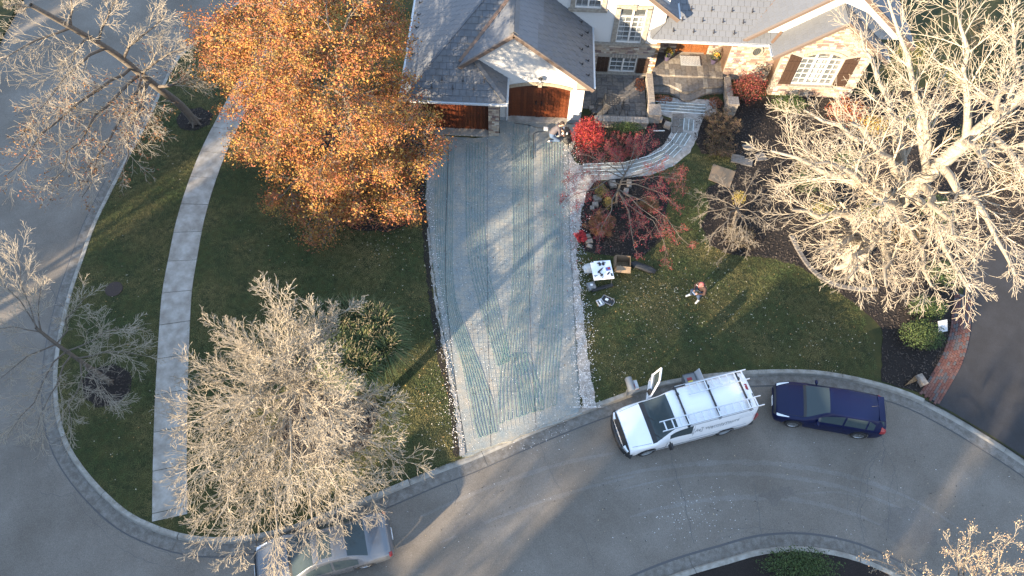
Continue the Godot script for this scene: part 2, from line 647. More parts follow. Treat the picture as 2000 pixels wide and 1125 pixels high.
func build_ground() -> void:
	var mb := MB.new()
	mb.plate(PackedVector2Array([Vector2(-300, -300), Vector2(300, -300), Vector2(300, 200), Vector2(-300, 200)]), 0, -0.22, false)
	struct("ground", mb, M["far_ground"])
	mb = MB.new()
	mb.plate(PackedVector2Array([Vector2(-27.5, -60), Vector2(45, -60), Vector2(45, 14), Vector2(-27.5, 14)]), -0.21, -0.135)
	var road := struct("road", mb, M["asphalt"])
	# the lawn behind the kerb
	var line := smooth_line(gp(KERB))
	line.push_front(line[0] + Vector3(11.5, 0, -24.0))
	lawn_poly = flat(line)
	lawn_poly.append(Vector2(60, -10))
	lawn_poly.append(Vector2(60, -70))
	lawn_poly.append(Vector2(-7, -70))
	mb = MB.new()
	mb.plate(lawn_poly, -0.2, 0.0, false)
	struct("lawn", mb, M["lawn"])
	var kerb := Node3D.new()
	kerb.name = "kerb"
	kerb.set_meta("kind", "structure")
	add_child(kerb)
	var d0 := g(965, 868)
	var d1 := g(1090, 815)
	var e0 := g(1900, 835)
	kerb_run(kerb, line, 1.0, func(p): return (p.x > d0.x - 2.1 and p.x < d1.x + 1.2 and p.z > -12) or p.x > e0.x - 1.0 or (p.distance_to(g(335, 1037)) < 1.0))
	# sealant between gutter and asphalt
	mb = MB.new()
	mb.ribbon(line, 0.625, 0.665, -0.128, -0.128)
	var isle_line := smooth_line(gp(ISLE))
	mb.ribbon(isle_line, -0.625, -0.70, -0.128, -0.128)
	obj("joint_sealant", mb, M["sealant"], road)
	isle_poly = flat(isle_line)
	isle_poly.append(Vector2(17, 5))
	isle_poly.append(Vector2(4, 5))
	mb = MB.new()
	mb.plate(isle_poly, -0.2, 0.0, false)
	struct("planted_island", mb, M["mulch"])
	var kerb2 := Node3D.new()
	kerb2.name = "island_kerb"
	kerb2.set_meta("kind", "structure")
	add_child(kerb2)
	kerb_run(kerb2, isle_line, -1.0, func(_p): return false)
	# verges across the streets
	mb = MB.new()
	mb.plate(PackedVector2Array([Vector2(-60, -70), Vector2(-29.5, -70), Vector2(-27.0, -20), Vector2(-27.0, 1.0), Vector2(-24, 3.5), Vector2(-14, 1.8), Vector2(-5, 4.5), Vector2(2, 8), Vector2(20, 10), Vector2(45, 4), Vector2(45, 60), Vector2(-60, 60)]), -0.2, 0.0)
	struct("verge_lawn", mb, M["lawn"])
	cracks(road)
	sidewalk()
	driveway()
	neighbour_drive()
	beds()
	walkway()
	manhole()

func cracks(road: Node3D) -> void:
	rng.seed = 11
	var mb := MB.new()
	var runs := [[1310, 885, 1322, 935, 1338, 985, 1348, 1030, 1356, 1062, 0.022], [1316, 930, 1332, 958, 1345, 990, 0.012], [1054, 868, 1068, 905, 1085, 940, 1105, 975, 0.014], [1130, 1040, 1148, 1070, 1160, 1110, 0.016], [1473, 940, 1480, 990, 1488, 1050, 0.018],
		[1729, 776, 1730, 810, 1722, 840, 1727, 875, 1722, 910, 0.026], [1726, 878, 1745, 905, 1745, 930, 1735, 960, 1738, 1000, 1732, 1040, 0.016], [1722, 880, 1705, 905, 1695, 940, 1690, 975, 1680, 1000, 1694, 1050, 0.018], [1712, 890, 1685, 920, 1680, 965, 1676, 1005, 1690, 1060, 0.016], [1715, 885, 1668, 915, 1655, 960, 1658, 1000, 1690, 1040, 0.010], [1748, 915, 1752, 950, 1748, 980, 0.012], [1765, 950, 1770, 985, 0.010], [1640, 990, 1622, 1025, 0.009],
		[0, 590, 60, 600, 95, 640, 0.01], [78, 962, 120, 968, 150, 962, 0.014], [140, 965, 165, 1000, 205, 1042, 250, 1080, 300, 1100, 0.012], [155, 960, 190, 1002, 240, 1040, 300, 1070, 345, 1090, 0.012], [170, 965, 215, 1010, 275, 1050, 330, 1068, 0.010], [100, 825, 112, 850, 113, 870, 0.03], [98, 560, 115, 600, 104, 660, 0.03],
		[0, 880, 40, 872, 80, 880, 110, 868, 0.010], [0, 905, 45, 895, 90, 905, 0.009], [30, 840, 45, 880, 40, 930, 0.009], [60, 850, 72, 890, 66, 930, 0.009], [10, 850, 20, 890, 12, 925, 0.008], [85, 860, 92, 900, 110, 940, 0.009], [230, 1050, 300, 1062, 0.01], [260, 1085, 330, 1108, 380, 1120, 0.010], [1420, 1035, 1480, 1030, 1540, 1038, 1600, 1035, 0.012], [1400, 1055, 1450, 1040, 1520, 1046, 0.01], [1560, 1042, 1640, 1052, 1700, 1066, 0.009], [890, 945, 895, 965, 888, 985, 0.03]]
	for r in runs:
		var w: float = r[r.size() - 1]
		var pts := smooth_line(gp(r.slice(0, r.size() - 1), -0.135), 0.16)
		for k in range(1, pts.size() - 1):
			pts[k] += Vector3(rng.randf_range(-1, 1), 0, rng.randf_range(-1, 1)) * 0.045
		var hw := w * 0.34
		mb.ribbon(pts, -hw, hw, -0.1315, -0.1315)
	stuff(obj("road_crack", mb, M["sealant"], road))
	for t in [[[1180, 935, 1300, 912, 1430, 903, 1560, 912, 1690, 940, 1800, 985, 1900, 1050], 0.13], [[1200, 960, 1310, 935, 1430, 925, 1550, 933, 1670, 960, 1780, 1005, 1870, 1065], 0.10], [[1230, 1010, 1330, 985, 1440, 972, 1560, 978, 1670, 1005, 1770, 1050], 0.12], [[1560, 965, 1640, 962, 1700, 978], 0.05], [[820, 1010, 960, 950, 1100, 905, 1200, 885], 0.12], [[860, 1060, 1000, 1000, 1140, 955, 1240, 930], 0.10]]:
		var line := smooth_line(gp(t[0], -0.135), 0.3)
		mb = MB.new()
		var w: float = t[1]
		var poly := PackedVector2Array()
		var back := PackedVector2Array()
		for k in line.size():
			var q := w * (0.4 + 0.6 * sin(PI * k / (line.size() - 1.0))) * rng.randf_range(0.6, 1.1)
			poly.append(Vector2(line[k].x, line[k].z - q))
			back.append(Vector2(line[k].x, line[k].z + q * rng.randf_range(0.5, 1.2)))
		back.reverse()
		poly.append_array(back)
		mb.plate(poly, 0, -0.133, false)
		obj("tyre_mark", mb, M["asphalt_worn"], road)
	for t in [[1740, 985, 1790, 992, 1830, 1015, 1838, 1050, 1800, 1072, 1750, 1062, 1722, 1030], [1480, 960, 1540, 952, 1560, 970, 1500, 985], [880, 1020, 930, 1008, 950, 1030, 900, 1050]]:
		mb = MB.new()
		mb.plate(ragged(gpoly(t, -0.135), 0.16, 0.14, 90), 0, -0.1325, false)
		obj("oil_stain", mb, M["asphalt_stained"], road)

func sidewalk() -> void:
	var root := Node3D.new()
	root.name = "sidewalk"
	root.set_meta("kind", "structure")
	add_child(root)
	var mid := smooth_line(gp([600, -60, 560, 20, 520, 95, 480, 175, 456, 218, 420, 290, 393, 360, 372, 430, 358, 500, 346, 570, 341, 640, 338, 700, 335, 770, 333, 850, 332, 930, 332, 1012]), 0.08)
	var run := 0.0
	var cuts := [0]
	for k in range(1, mid.size()):
		run += (mid[k] - mid[k - 1]).length()
		if run > 1.50 or k == mid.size() - 1:
			cuts.append(k)
			run = 0.0
	rng.seed = 5
	for c in cuts.size() - 1:
		var left := []
		var right := []
		for e in 4:
			var k := int(round(lerpf(cuts[c], cuts[c + 1], e / 3.0)))
			var t: Vector3 = (mid[mini(k + 1, mid.size() - 1)] - mid[maxi(k - 1, 0)]).normalized()
			var side := Vector3(-t.z, 0, t.x) * 0.615
			var p: Vector3 = mid[k] + t * (0.011 if e == 0 else (-0.011 if e == 3 else 0.0))
			left.append(p + side)
			right.push_front(p - side)
		left.append_array(right)
		var pl := flat(left)
		var mb := MB.new()
		mb.plate(pl, -0.1, 0.018 + rng.randf() * 0.008)
		obj("concrete_slab", mb, M["concrete"], root)
		no_grass.append(pl)

# ---- the torn-up driveway with its heating cables
func driveway() -> void:
	var root := Node3D.new()
	root.name = "driveway"
	root.set_meta("kind", "structure")
	add_child(root)
	var out := PackedVector2Array()
	var edge := gpoly([975, 236, 1128, 242, 1116, 330, 1116, 420, 1122, 560, 1128, 690, 1136, 806, 1035, 846, 905, 893, 893, 790, 872, 690, 856, 600, 838, 470, 832, 380, 840, 290, 850, 264, 975, 272])
	out = ragged(edge, 0.05, 0.35, 3)
	var mb := MB.new()
	mb.plate(out, -0.1, 0.006)
	obj("gravel_base", mb, M["drive"], root)
	no_grass.append(edge)
	# strips of ground concrete between the saw cuts
	var lines := [[846, 305, 838, 400, 846, 500, 862, 610, 880, 700, 898, 790, 911, 884], [876, 276, 874, 360, 871, 460, 869, 560, 871, 660, 884, 770, 907, 886.5], [951.5, 268, 951.5, 380, 951.5, 500, 953, 620, 955, 720, 957, 800, 959, 872], [1033, 243, 1032.5, 340, 1032.5, 460, 1034, 580, 1038, 680, 1043, 760, 1047, 836], [1109, 255, 1110, 350, 1112, 450, 1118, 560, 1123, 650, 1128, 740, 1131, 804]]
	lines[0] = [842, 305, 836, 400, 843, 500, 858, 610, 876, 700, 895, 790, 908, 885]
	lines[1] = [876, 276, 874, 360, 871, 460, 871, 560, 880, 660, 893, 770, 912, 884]
	for k in 4:
		var a := smooth_line(gp(lines[k]), 0.8)
		var b := smooth_line(gp(lines[k + 1]), 0.8)
		var pl := PackedVector2Array()
		for p in a:
			pl.append(Vector2(p.x + 0.013, p.z))
		b.reverse()
		for p in b:
			pl.append(Vector2(p.x - 0.013, p.z))
		mb = MB.new()
		mb.plate(pl, 0.0, 0.03)
		obj("concrete_strip", mb, M["drive"], root)
		if k > 0:
			mb = MB.new()
			mb.ribbon(a, -0.016, 0.016, 0.026, 0.026)
			obj("saw_cut_filler", mb, M["sealant"], root)
	# limestone screenings beside the strips
	mb = MB.new()
	mb.plate(ragged(gpoly([1112, 300, 1135, 330, 1140, 380, 1134, 440, 1126, 500, 1136, 580, 1144, 660, 1154, 730, 1163, 796, 1138, 805, 1130, 740, 1125, 650, 1119, 560, 1113, 430, 1110, 330]), 0.05, 0.16, 8), 0.0, 0.034)
	obj("limestone_margin", mb, M["screenings"], root)
	mb = MB.new()
	mb.plate(ragged(gpoly([835, 330, 842, 330, 836, 400, 842, 500, 857, 610, 875, 700, 894, 790, 908, 888, 897, 892, 887, 790, 867, 700, 851, 620, 837, 500, 831, 400]), 0.05, 0.16, 9), 0.0, 0.018)
	obj("rubble_margin", mb, M["screenings"], root)
	mb = MB.new()
	mb.plate(ragged(gpoly([826, 400, 832, 400, 838, 500, 852, 615, 868, 700, 886, 790, 897, 890, 888, 893, 876, 790, 858, 705, 843, 620, 830, 510, 822, 420]), 0.06, 0.2, 19), 0.0, 0.024)
	obj("soil_edge", mb, M["mulch"], root)
	# loose stones
	rng.seed = 21
	var pl3 := []
	var cl3 := []
	for k in 5200:
		var on_edge := rng.randf()
		var v := rng.randf_range(260, 880)
		var u := 0.0
		if on_edge < 0.13:
			u = lerpf(828, 895, clampf((v - 300) / 560, 0, 1)) + rng.randfn(0, 7)
		elif on_edge < 0.62:
			u = lerpf(1115, 1145, clampf((v - 300) / 500, 0, 1)) + rng.randfn(0, 12)
			v = minf(v, 795)
		else:
			u = rng.randf_range(850, 1112)
		var p := g(u, v, 0.03)
		var sc := rng.randf_range(0.010, 0.026) * (1.0 if on_edge < 0.62 else 0.75)
		pl3.append(Transform3D(Basis.from_euler(Vector3(rng.randf() * 6, rng.randf() * 6, 0)).scaled(Vector3(sc, sc * 0.7, sc)), p))
		var q := rng.randf_range(0.45, 0.78) if rng.randf() < 0.85 else 0.14
		cl3.append(Color(q, q * 0.97, q * 0.94))
	var sb := MB.new().tint(Color.WHITE)
	sb.blob(Vector3.ZERO, Vector3(1, 0.8, 0.9), Basis(), 6)
	scatter("loose_stones", sb.mesh(), M["painted"], pl3, cl3, root)
	# welded wire mesh that the cables are tied to
	mb = MB.new()
	var a0 := smooth_line(gp(lines[1]), 0.2)
	for k in range(2, a0.size() - 12):
		var z: float = a0[k].z
		var x0: float = a0[k].x + 0.3
		var x1: float = g(1112, 400).x + 0.1
		mb.tube([Vector3(x0, 0.036, z), Vector3(x1 + (z + 17) * 0.03, 0.036, z)], 0.0032, 0.0032, 3)
	for k in 26:
		var t := k / 25.0
		var pa := gp([lerpf(882, 1108, t), 285, lerpf(882, 1114, t), 500, lerpf(900, 1124, t), 700, lerpf(925, 1128, t), lerpf(858, 800, t)], 0.04)
		mb.tube(pa, 0.0032, 0.0032, 3)
	stuff(obj("wire_mesh", mb, M["wire_grey"], root))
	# cables
	var cols := [
		["cable_green", "blue green heating cable loops nearest the orange tree", [854, 300, 850, 430, 862, 560, 880, 640, 908, 730, 926, 825, 936, 856], [886, 288, 884, 430, 886, 560, 908, 640, 942, 730, 962, 790, 970, 844], 8],
		["cable_green", "blue green heating cable loops in front of the stone pier", [912, 280, 911, 430, 918, 520, 936, 590, 956, 660, 972, 715], [946, 278, 945, 430, 952, 520, 970, 590, 986, 660, 996, 705], 7],
		["cable_green", "blue green heating cable loops in front of the arched garage door", [1002, 265, 1002, 420, 1002, 540, 990, 640, 976, 740, 974, 828], [1040, 264, 1040, 420, 1040, 540, 1030, 640, 1030, 740, 1040, 804], 9],
		["cable_green", "blue green heating cable loops below the red round bush", [1060, 280, 1062, 420, 1064, 520, 1056, 620, 1046, 720, 1042, 806], [1098, 278, 1098, 420, 1099, 520, 1098, 620, 1090, 720, 1086, 790], 8],
		["cable_blue", "short heating cable loops close to the threshold of the arched door", [1003, 243, 1003, 262], [1034, 243, 1034, 262], 6],
		["cable_blue", "heating cable loops crossing towards the kerb by the van", [1000, 690, 1012, 760, 1018, 812], [1032, 690, 1052, 756, 1062, 800], 6]]
	for c in cols:
		var pa := smooth_line(gp(c[2], 0.05), 0.35)
		var pb := smooth_line(gp(c[3], 0.05), 0.35)
		var n: int = c[4]
		var path := []
		for k in n:
			var t := float(k) / (n - 1)
			var row := []
			for i in pa.size():
				var p: Vector3 = pa[i].lerp(pb[mini(int(round(float(i) * (pb.size() - 1) / (pa.size() - 1))), pb.size() - 1)], t)
				row.append(p + Vector3(rng.randf_range(-0.006, 0.006), 0, rng.randf_range(-0.02, 0.02)))
			if k % 2:
				row.reverse()
			path.append_array(row)
		mb = MB.new()
		mb.tube(path, 0.0072, 0.0072, 4)
		one("heating_cable", mb, M[c[0]], c[1], "cable", "heating cables on the driveway")
	# the feed that runs past the garage to the kneeling person
	mb = MB.new()
	mb.tube(smooth_line(gp([1004, 240, 1030, 244, 1050, 249, 1064, 251, 1072, 252], 0.06), 0.1), 0.012, 0.012, 5)
	mb.tube(smooth_line(gp([1064, 257, 1048, 258, 1042, 264, 1043, 290, 1042, 308, 1038, 311, 1036, 300, 1038, 285], 0.06), 0.1), 0.010, 0.010, 5)
	one("power_lead", mb, M["iron"], "thin dark lead looped on the concrete beside the kneeling person", "cable")

func neighbour_drive() -> void:
	var inner := smooth_line(gp([1800, 768, 1828, 722, 1845, 690, 1857, 650, 1862, 610, 1868, 572]), 0.15)
	var mb := MB.new()
	var pl := PackedVector2Array()
	for p in inner:
		pl.append(Vector2(p.x + 0.3, p.z))
	for e in gpoly([1890, 500, 1930, 430, 1990, 350, 2070, 260]):
		pl.append(e)
	pl.append(Vector2(40, -32))
	pl.append(Vector2(40, -4))
	for q in gpoly([2100, 962, 2000, 892, 1940, 853, 1860, 805, 1815, 782]):
		pl.append(q)
	mb.plate(pl, -0.1, 0.012)
	struct("neighbour_driveway", mb, M["dark_asphalt"])
	no_grass.append(pl)
	# brick edging laid in courses across the strip
	var root := thing("brick_edging", "strip of red and grey bricks edging the dark asphalt drive", "brick edging")
	var kinds := ["brick_red", "brick_red", "brick_rose", "brick_grey"]
	var bm := MB.new()
	bm.slab(Vector3(0, 0.03, 0), Vector3(0.094, 0.06, 0.192), 0.008)
	var brick := bm.mesh()
	rng.seed = 31
	var along := [0.0]
	for k in range(1, inner.size()):
		along.append(along[k - 1] + (inner[k] - inner[k - 1]).length())
	for j in 8:
		var dist := 0.1 if j % 2 else 0.0
		while dist < along[along.size() - 1] - 0.1:
			var k := 1
			while k < inner.size() - 1 and along[k] < dist:
				k += 1
			var t: Vector3 = (inner[k] - inner[k - 1]).normalized()
			var p: Vector3 = inner[k - 1] + t * (dist - along[k - 1])
			var side := Vector3(-t.z, 0, t.x)
			var o := put("brick", brick, M[kinds[rng.randi() % 4]], root)
			o.transform = Transform3D(Basis(side, Vector3.UP, -t).rotated(Vector3.UP, rng.randf_range(-0.02, 0.02)), p + side * (j * 0.1 - 0.02) + Vector3(0, rng.randf_range(-0.006, 0.006), 0))
			dist += 0.2 - 0.012 * (j - 4) * 0.1
	mb = MB.new()
	mb.ribbon(inner, -0.07, 0.73, 0.02, 0.02)
	obj("sand_bed", mb, M["gutter_pan"], root)

func beds() -> void:
	var data := [
		["mulch_bed", [1362, 226, 1380, 205, 1480, 190, 1620, 190, 1720, 180, 2050, 150, 2050, 500, 1930, 470, 1880, 540, 1862, 600, 1858, 660, 1826, 722, 1796, 768, 1722, 745, 1722, 640, 1680, 600, 1600, 545, 1560, 520, 1500, 503, 1425, 498, 1385, 480, 1370, 440, 1385, 402, 1378, 370, 1440, 330, 1430, 308, 1370, 300, 1352, 268]],
		["mulch_bed", [1146, 372, 1164, 354, 1225, 347, 1290, 343, 1312, 372, 1300, 415, 1290, 470, 1255, 503, 1190, 500, 1140, 492, 1130, 470, 1132, 430, 1140, 400]],
		["mulch_bed", [1140, 243, 1276, 242, 1278, 222, 1306, 235, 1320, 262, 1312, 288, 1272, 307, 1215, 318, 1168, 322, 1128, 318, 1116, 300]],
		["mulch_bed", [540, 200, 850, 200, 852, 262, 836, 300, 828, 400, 826, 430, 760, 452, 690, 450, 620, 410, 560, 300]],
		["mulch_bed", [344, 234, 360, 214, 392, 210, 416, 224, 410, 244, 380, 256, 352, 252]],
		["mulch_bed", [160, 745, 178, 720, 222, 712, 256, 728, 256, 765, 230, 790, 190, 796, 166, 778]],
		["mulch_bed", [530, 850, 580, 780, 640, 700, 680, 630, 750, 590, 772, 640, 758, 690, 728, 740, 740, 800, 720, 870, 640, 910, 560, 900]],
		["mulch_bed", [1160, 188, 1150, 235, 1178, 236, 1176, 190]]]
	var k := 0
	for d in data:
		var o := gpoly(d[1])
		no_grass.append(o)
		var mb := MB.new()
		mb.plate(ragged(o, 0.05, 0.25, 40 + k), -0.05, 0.014 + 0.001 * k)
		var b := struct(d[0], mb, M["mulch"])
		k += 1
	# bark chips, too many to count
	rng.seed = 61
	var places := []
	var cols := []
	for d in data:
		var o := gpoly(d[1])
		var r := Rect2(o[0], Vector2.ZERO)
		for p in o:
			r = r.expand(p)
		r = r.intersection(Rect2(-24, -33, 52, 33))
		var cnt := int(r.get_area() * 90)
		for i in cnt:
			var p := Vector2(rng.randf_range(r.position.x, r.end.x), rng.randf_range(r.position.y, r.end.y))
			if Geometry2D.is_point_in_polygon(p, o):
				var s := rng.randf_range(0.02, 0.055)
				places.append(Transform3D(Basis.from_euler(Vector3(rng.randf_range(-0.5, 0.5), rng.randf() * TAU, rng.randf_range(-0.5, 0.5))).scaled_local(Vector3(s * 1.8, s * 0.35, s * 0.6)), Vector3(p.x, 0.03, p.y)))
				var q := rng.randf_range(0.015, 0.075)
				cols.append(Color(q * 1.15, q * 0.9, q * 0.75))
	var mbx := MB.new().tint(Color.WHITE)
	mbx.box(Vector3.ZERO, Vector3.ONE)
	var ch := scatter("bark_mulch", mbx.mesh(), M["painted"], places, cols)
	tag(ch, "dark shredded bark chips covering the planting beds", "mulch")

func walkway() -> void:
	var pl := gpoly([1118, 323, 1170, 322, 1215, 318, 1260, 307, 1295, 284, 1310, 258, 1311, 230, 1284, 222, 1284, 194, 1300, 190, 1400, 196, 1400, 222, 1372, 232, 1364, 262, 1348, 298, 1315, 325, 1270, 342, 1215, 349, 1165, 353, 1146, 375, 1134, 420, 1132, 470, 1122, 490, 1114, 400])
	no_grass.append(pl)
	var mb := MB.new()
	mb.plate(ragged(pl, 0.03, 0.25, 71), -0.05, 0.028)
	struct("walkway", mb, M["screenings"])
	# heating mats: white rails with blue green cable woven between them
	var segs := [[[1280, 206, 1378, 213], 0.62, 4, "wide heating mat with white rails across the foot of the stone steps"], [[1342, 232, 1340, 254], 0.72, 4, "short heating mat with white rails on the walk below the flagstone strip"], [[1338, 259, 1324, 281], 0.66, 4, "heating mat with white rails where the walk begins to bend"], [[1321, 284, 1304, 301], 0.66, 4, "heating mat with white rails at the outside of the walk's bend"], [[1300, 303, 1277, 314], 0.66, 4, "heating mat with white rails past the bend beside the boulder bed"], [[1274, 315, 1228, 327], 0.66, 4, "heating mat with white rails crossed by the red maple's branches"], [[1224, 328, 1140, 332], 0.66, 4, "long straight heating mat with white rails ending at the driveway"]]
	for s in segs:
		var p: Array = gp(s[0], 0.045)
		var a: Vector3 = p[0]
		var b: Vector3 = p[1]
		var t := (b - a).normalized()
		var side := Vector3(-t.z, 0, t.x)
		var root := thing("heating_mat", s[3], "heating mat", a, 0, "heating mats on the front walk")
		var n: int = s[2]
		var L := (b - a).length()
		for k in n:
			var off: float = (float(k) / (n - 1) - 0.5) * s[1]
			var rb := MB.new()
			var jit := side * 0.02
			rb.box((b - a) * 0.5 + side * off + jit, Vector3(0.028, 0.014, L), Basis(side, Vector3.UP, -t))
			obj("rail", rb, M["mat_rail"], root)
		var cb := MB.new()
		var steps := int(L / 0.075)
		var line := []
		for k in steps + 1:
			var e := -0.5 if k % 2 else 0.5
			line.append(t * (L * k / steps) + side * s[1] * e + Vector3(0, 0.01, 0))
			line.append(t * (L * k / steps) - side * s[1] * e + Vector3(0, 0.01, 0))
		cb.tube(line, 0.006, 0.006, 3)
		obj("cable", cb, M["cable_blue"], root)
	# flagstones left in the walk
	var fl := thing("flagstone_strip", "strip of grey flagstones left in the walk beside the short heating mat", "paving")
	var q: Array = gp([1314, 222, 1336, 222, 1334, 260, 1313, 260], 0.05)
	for i in 3:
		for j in 2:
			var c0: Vector3 = q[0].lerp(q[3], i / 3.0)
			var c1: Vector3 = q[1].lerp(q[2], i / 3.0)
			var e0: Vector3 = q[0].lerp(q[3], (i + 1) / 3.0 - 0.02)
			var e1: Vector3 = q[1].lerp(q[2], (i + 1) / 3.0 - 0.02)
			var pb := MB.new()
			pb.plate(flat([c0.lerp(c1, j * 0.5), c0.lerp(c1, j * 0.5 + 0.48), e0.lerp(e1, j * 0.5 + 0.48), e0.lerp(e1, j * 0.5)]), 0.02, 0.056 + 0.004 * ((i + j) % 2))
			obj("flagstone", pb, M["paver_warm"], fl)

func manhole() -> void:
	var r := thing("manhole_cover", "round rusty manhole cover set in the grass by the sidewalk", "manhole cover", g(223, 565))
	var mb := MB.new()
	mb.lathe([Vector2(0.36, -0.05), Vector2(0.36, 0.03), Vector2(0.32, 0.034), Vector2(0.32, 0.022)], 28)
	obj("rim", mb, M["rusty"], r)
	mb = MB.new()
	mb.lathe([Vector2(0.315, 0.0), Vector2(0.315, 0.03), Vector2(0.0, 0.032)], 28)
	for k in 5:
		mb.box(Vector3(0, 0.034, -0.2 + 0.1 * k), Vector3(0.36, 0.006, 0.03))
	obj("lid", mb, M["rusty"], r)

# ---------------------------------------------------------------- grass and fallen leaves
func on_lawn(p: Vector2) -> bool:
	if not Geometry2D.is_point_in_polygon(p, lawn_poly):
		return false
	for k in no_grass.size():
		if k >= no_rect.size():
			var r := Rect2(no_grass[k][0], Vector2.ZERO)
			for e in no_grass[k]:
				r = r.expand(e)
			no_rect.append(r)
		if no_rect[k].has_point(p) and Geometry2D.is_point_in_polygon(p, no_grass[k]):
			return false
	return true

func build_grass() -> void:
	rng.seed = 81
	var tuft := MB.new().tint(Color.WHITE)
	for k in 7:
		var a := TAU * k / 7.0 + rng.randf()
		var o := Vector3(cos(a), 0, sin(a))
		var s := Vector3(-o.z, 0, o.x) * 0.006
		var b := o * rng.randf_range(0.0, 0.05)
		tuft.tri(b - s, b + s, b + o * rng.randf_range(0.02, 0.06) + Vector3(0, rng.randf_range(0.03, 0.055), 0))
	var patchy := FastNoiseLite.new()
	patchy.seed = 4
	patchy.frequency = 0.35
	var places := []
	var cols := []
	for k in 150000:
		var p := Vector2(rng.randf_range(-21, 15), rng.randf_range(-33, -5))
		if not on_lawn(p) or (p.x > -5.0 and p.y < -23.5):
			continue
		var s := rng.randf_range(0.8, 1.5)
		places.append(Transform3D(Basis(Vector3.UP, rng.randf() * TAU).scaled(Vector3(s * 1.3, s * 0.75, s * 1.3)), Vector3(p.x, 0, p.y)))
		var w := clampf(patchy.get_noise_2d(p.x, p.y) * 1.1 + 0.42 + rng.randfn(0, 0.2), 0, 1)
		var d := rng.randf_range(0.55, 1.25)
		cols.append(Color(lerpf(0.050, 0.150, w) * d, lerpf(0.074, 0.126, w) * d, lerpf(0.020, 0.046, w) * d))
	var o := scatter("grass", tuft.mesh(), M["needle"], places, cols)
	tag(o, "short autumn lawn grass, green with straw patches", "grass")
	# leaves on the grass
	var lf := MB.new().tint(Color.WHITE)
	lf.tri(Vector3(-0.5, 0, 0), Vector3(0, 0.12, 0.32), Vector3(0.5, 0.05, 0))
	lf.tri(Vector3(0.5, 0.05, 0), Vector3(0, 0.12, -0.32), Vector3(-0.5, 0, 0))
	places = []
	cols = []
	var spots := [[1290, 580, 150, 80, 560], [1450, 620, 170, 90, 190], [1240, 700, 90, 60, 120], [1600, 670, 90, 50, 90], [790, 650, 60, 110, 170], [600, 480, 160, 60, 70], [250, 560, 70, 200, 60], [230, 850, 60, 80, 30], [760, 480, 60, 40, 110], [840, 780, 40, 60, 80], [350, 320, 60, 90, 30], [1400, 420, 60, 60, 40]]
	for sp in spots:
		for k in sp[4]:
			var p := g(sp[0] + rng.randfn(0, 0.6) * sp[2], sp[1] + rng.randfn(0, 0.6) * sp[3])
			if not on_lawn(Vector2(p.x, p.z)):
				continue
			var s := rng.randf_range(0.025, 0.07)
			places.append(Transform3D(Basis.from_euler(Vector3(rng.randf_range(-0.3, 0.3), rng.randf() * TAU, rng.randf_range(-0.3, 0.3))).scaled(Vector3(s, s, s)), p + Vector3(0, 0.045, 0)))
			var w := rng.randf()
			cols.append(Color(0.52, 0.47, 0.36) * rng.randf_range(0.55, 1.1) if w < 0.5 else Color(0.40, 0.24, 0.09) * rng.randf_range(0.5, 1.1))
	for k in 900:                                                     # red leaves under the maple, brown ones on street and drive
		var w := rng.randf()
		var p: Vector3
		var c := Color(0.32, 0.05, 0.05)
		if w < 0.45:
			p = g(1150 + rng.randfn(0, 1) * 30, 400 + rng.randfn(0, 1) * 60, 0.04)
		elif w < 0.6:
			p = g(rng.randf_range(1270, 1400), rng.randf_range(178, 200), 0.04)
			c = Color(0.22, 0.07, 0.035)
		elif w < 0.8:
			p = g(rng.randf_range(850, 1105), rng.randf_range(270, 800), 0.045)
			c = Color(0.10, 0.07, 0.05)
		else:
			p = g(rng.randf_range(820, 1990), rng.randf_range(880, 1060), -0.125)
			if Geometry2D.is_point_in_polygon(Vector2(p.x, p.z), lawn_poly) or Geometry2D.is_point_in_polygon(Vector2(p.x, p.z), isle_poly):
				continue
			c = Color(0.30, 0.24, 0.16) if rng.randf() < 0.4 else Color(0.05, 0.045, 0.04)
		var s := rng.randf_range(0.03, 0.075)
		places.append(Transform3D(Basis.from_euler(Vector3(0, rng.randf() * TAU, 0)).scaled(Vector3(s, s, s)), p))
		cols.append(c * rng.randf_range(0.7, 1.3))
	for k in 520:                                                     # leaves gathered in the gutters
		var line := lawn_poly
		var i := rng.randi_range(4, 150)
		if i >= line.size() - 5:
			continue
		var a := line[i]
		var dd := (line[i + 1] - a).normalized()
		var p2 := a + dd * rng.randf() + Vector2(dd.y, -dd.x) * rng.randf_range(0.2, 0.55)
		var s := rng.randf_range(0.025, 0.06)
		places.append(Transform3D(Basis(Vector3.UP, rng.randf() * TAU).scaled(Vector3(s, s, s)), Vector3(p2.x, -0.108, p2.y)))
		cols.append(Color(0.09, 0.055, 0.04) * rng.randf_range(0.5, 1.3))
	for k in 480:                                                     # pale grit and crumbs of mortar on the street
		var near := rng.randf() < 0.4
		var p := g(1350 + rng.randfn(0, 1) * 45, 1000 + rng.randfn(0, 1) * 32, -0.125) if near else g(rng.randf_range(600, 1990), rng.randf_range(840, 1120), -0.125)
		if Geometry2D.is_point_in_polygon(Vector2(p.x, p.z), lawn_poly) or Geometry2D.is_point_in_polygon(Vector2(p.x, p.z), isle_poly):
			continue
		var s := rng.randf_range(0.012, 0.04) * (1.0 if near or rng.randf() < 0.3 else 0.6)
		places.append(Transform3D(Basis(Vector3.UP, rng.randf() * TAU).scaled(Vector3(s * 1.5, s * 0.5, s)), p))
		cols.append(Color(0.55, 0.54, 0.52) * rng.randf_range(0.8, 1.2))
	var fo := scatter("fallen_leaves", lf.mesh(), M["fallen"], places, cols)
	tag(fo, "pale and brown fallen leaves strewn over lawn, drive and street", "leaves")

# ---------------------------------------------------------------- the house
var slate_count := 0
var slate_rest := MB.new()

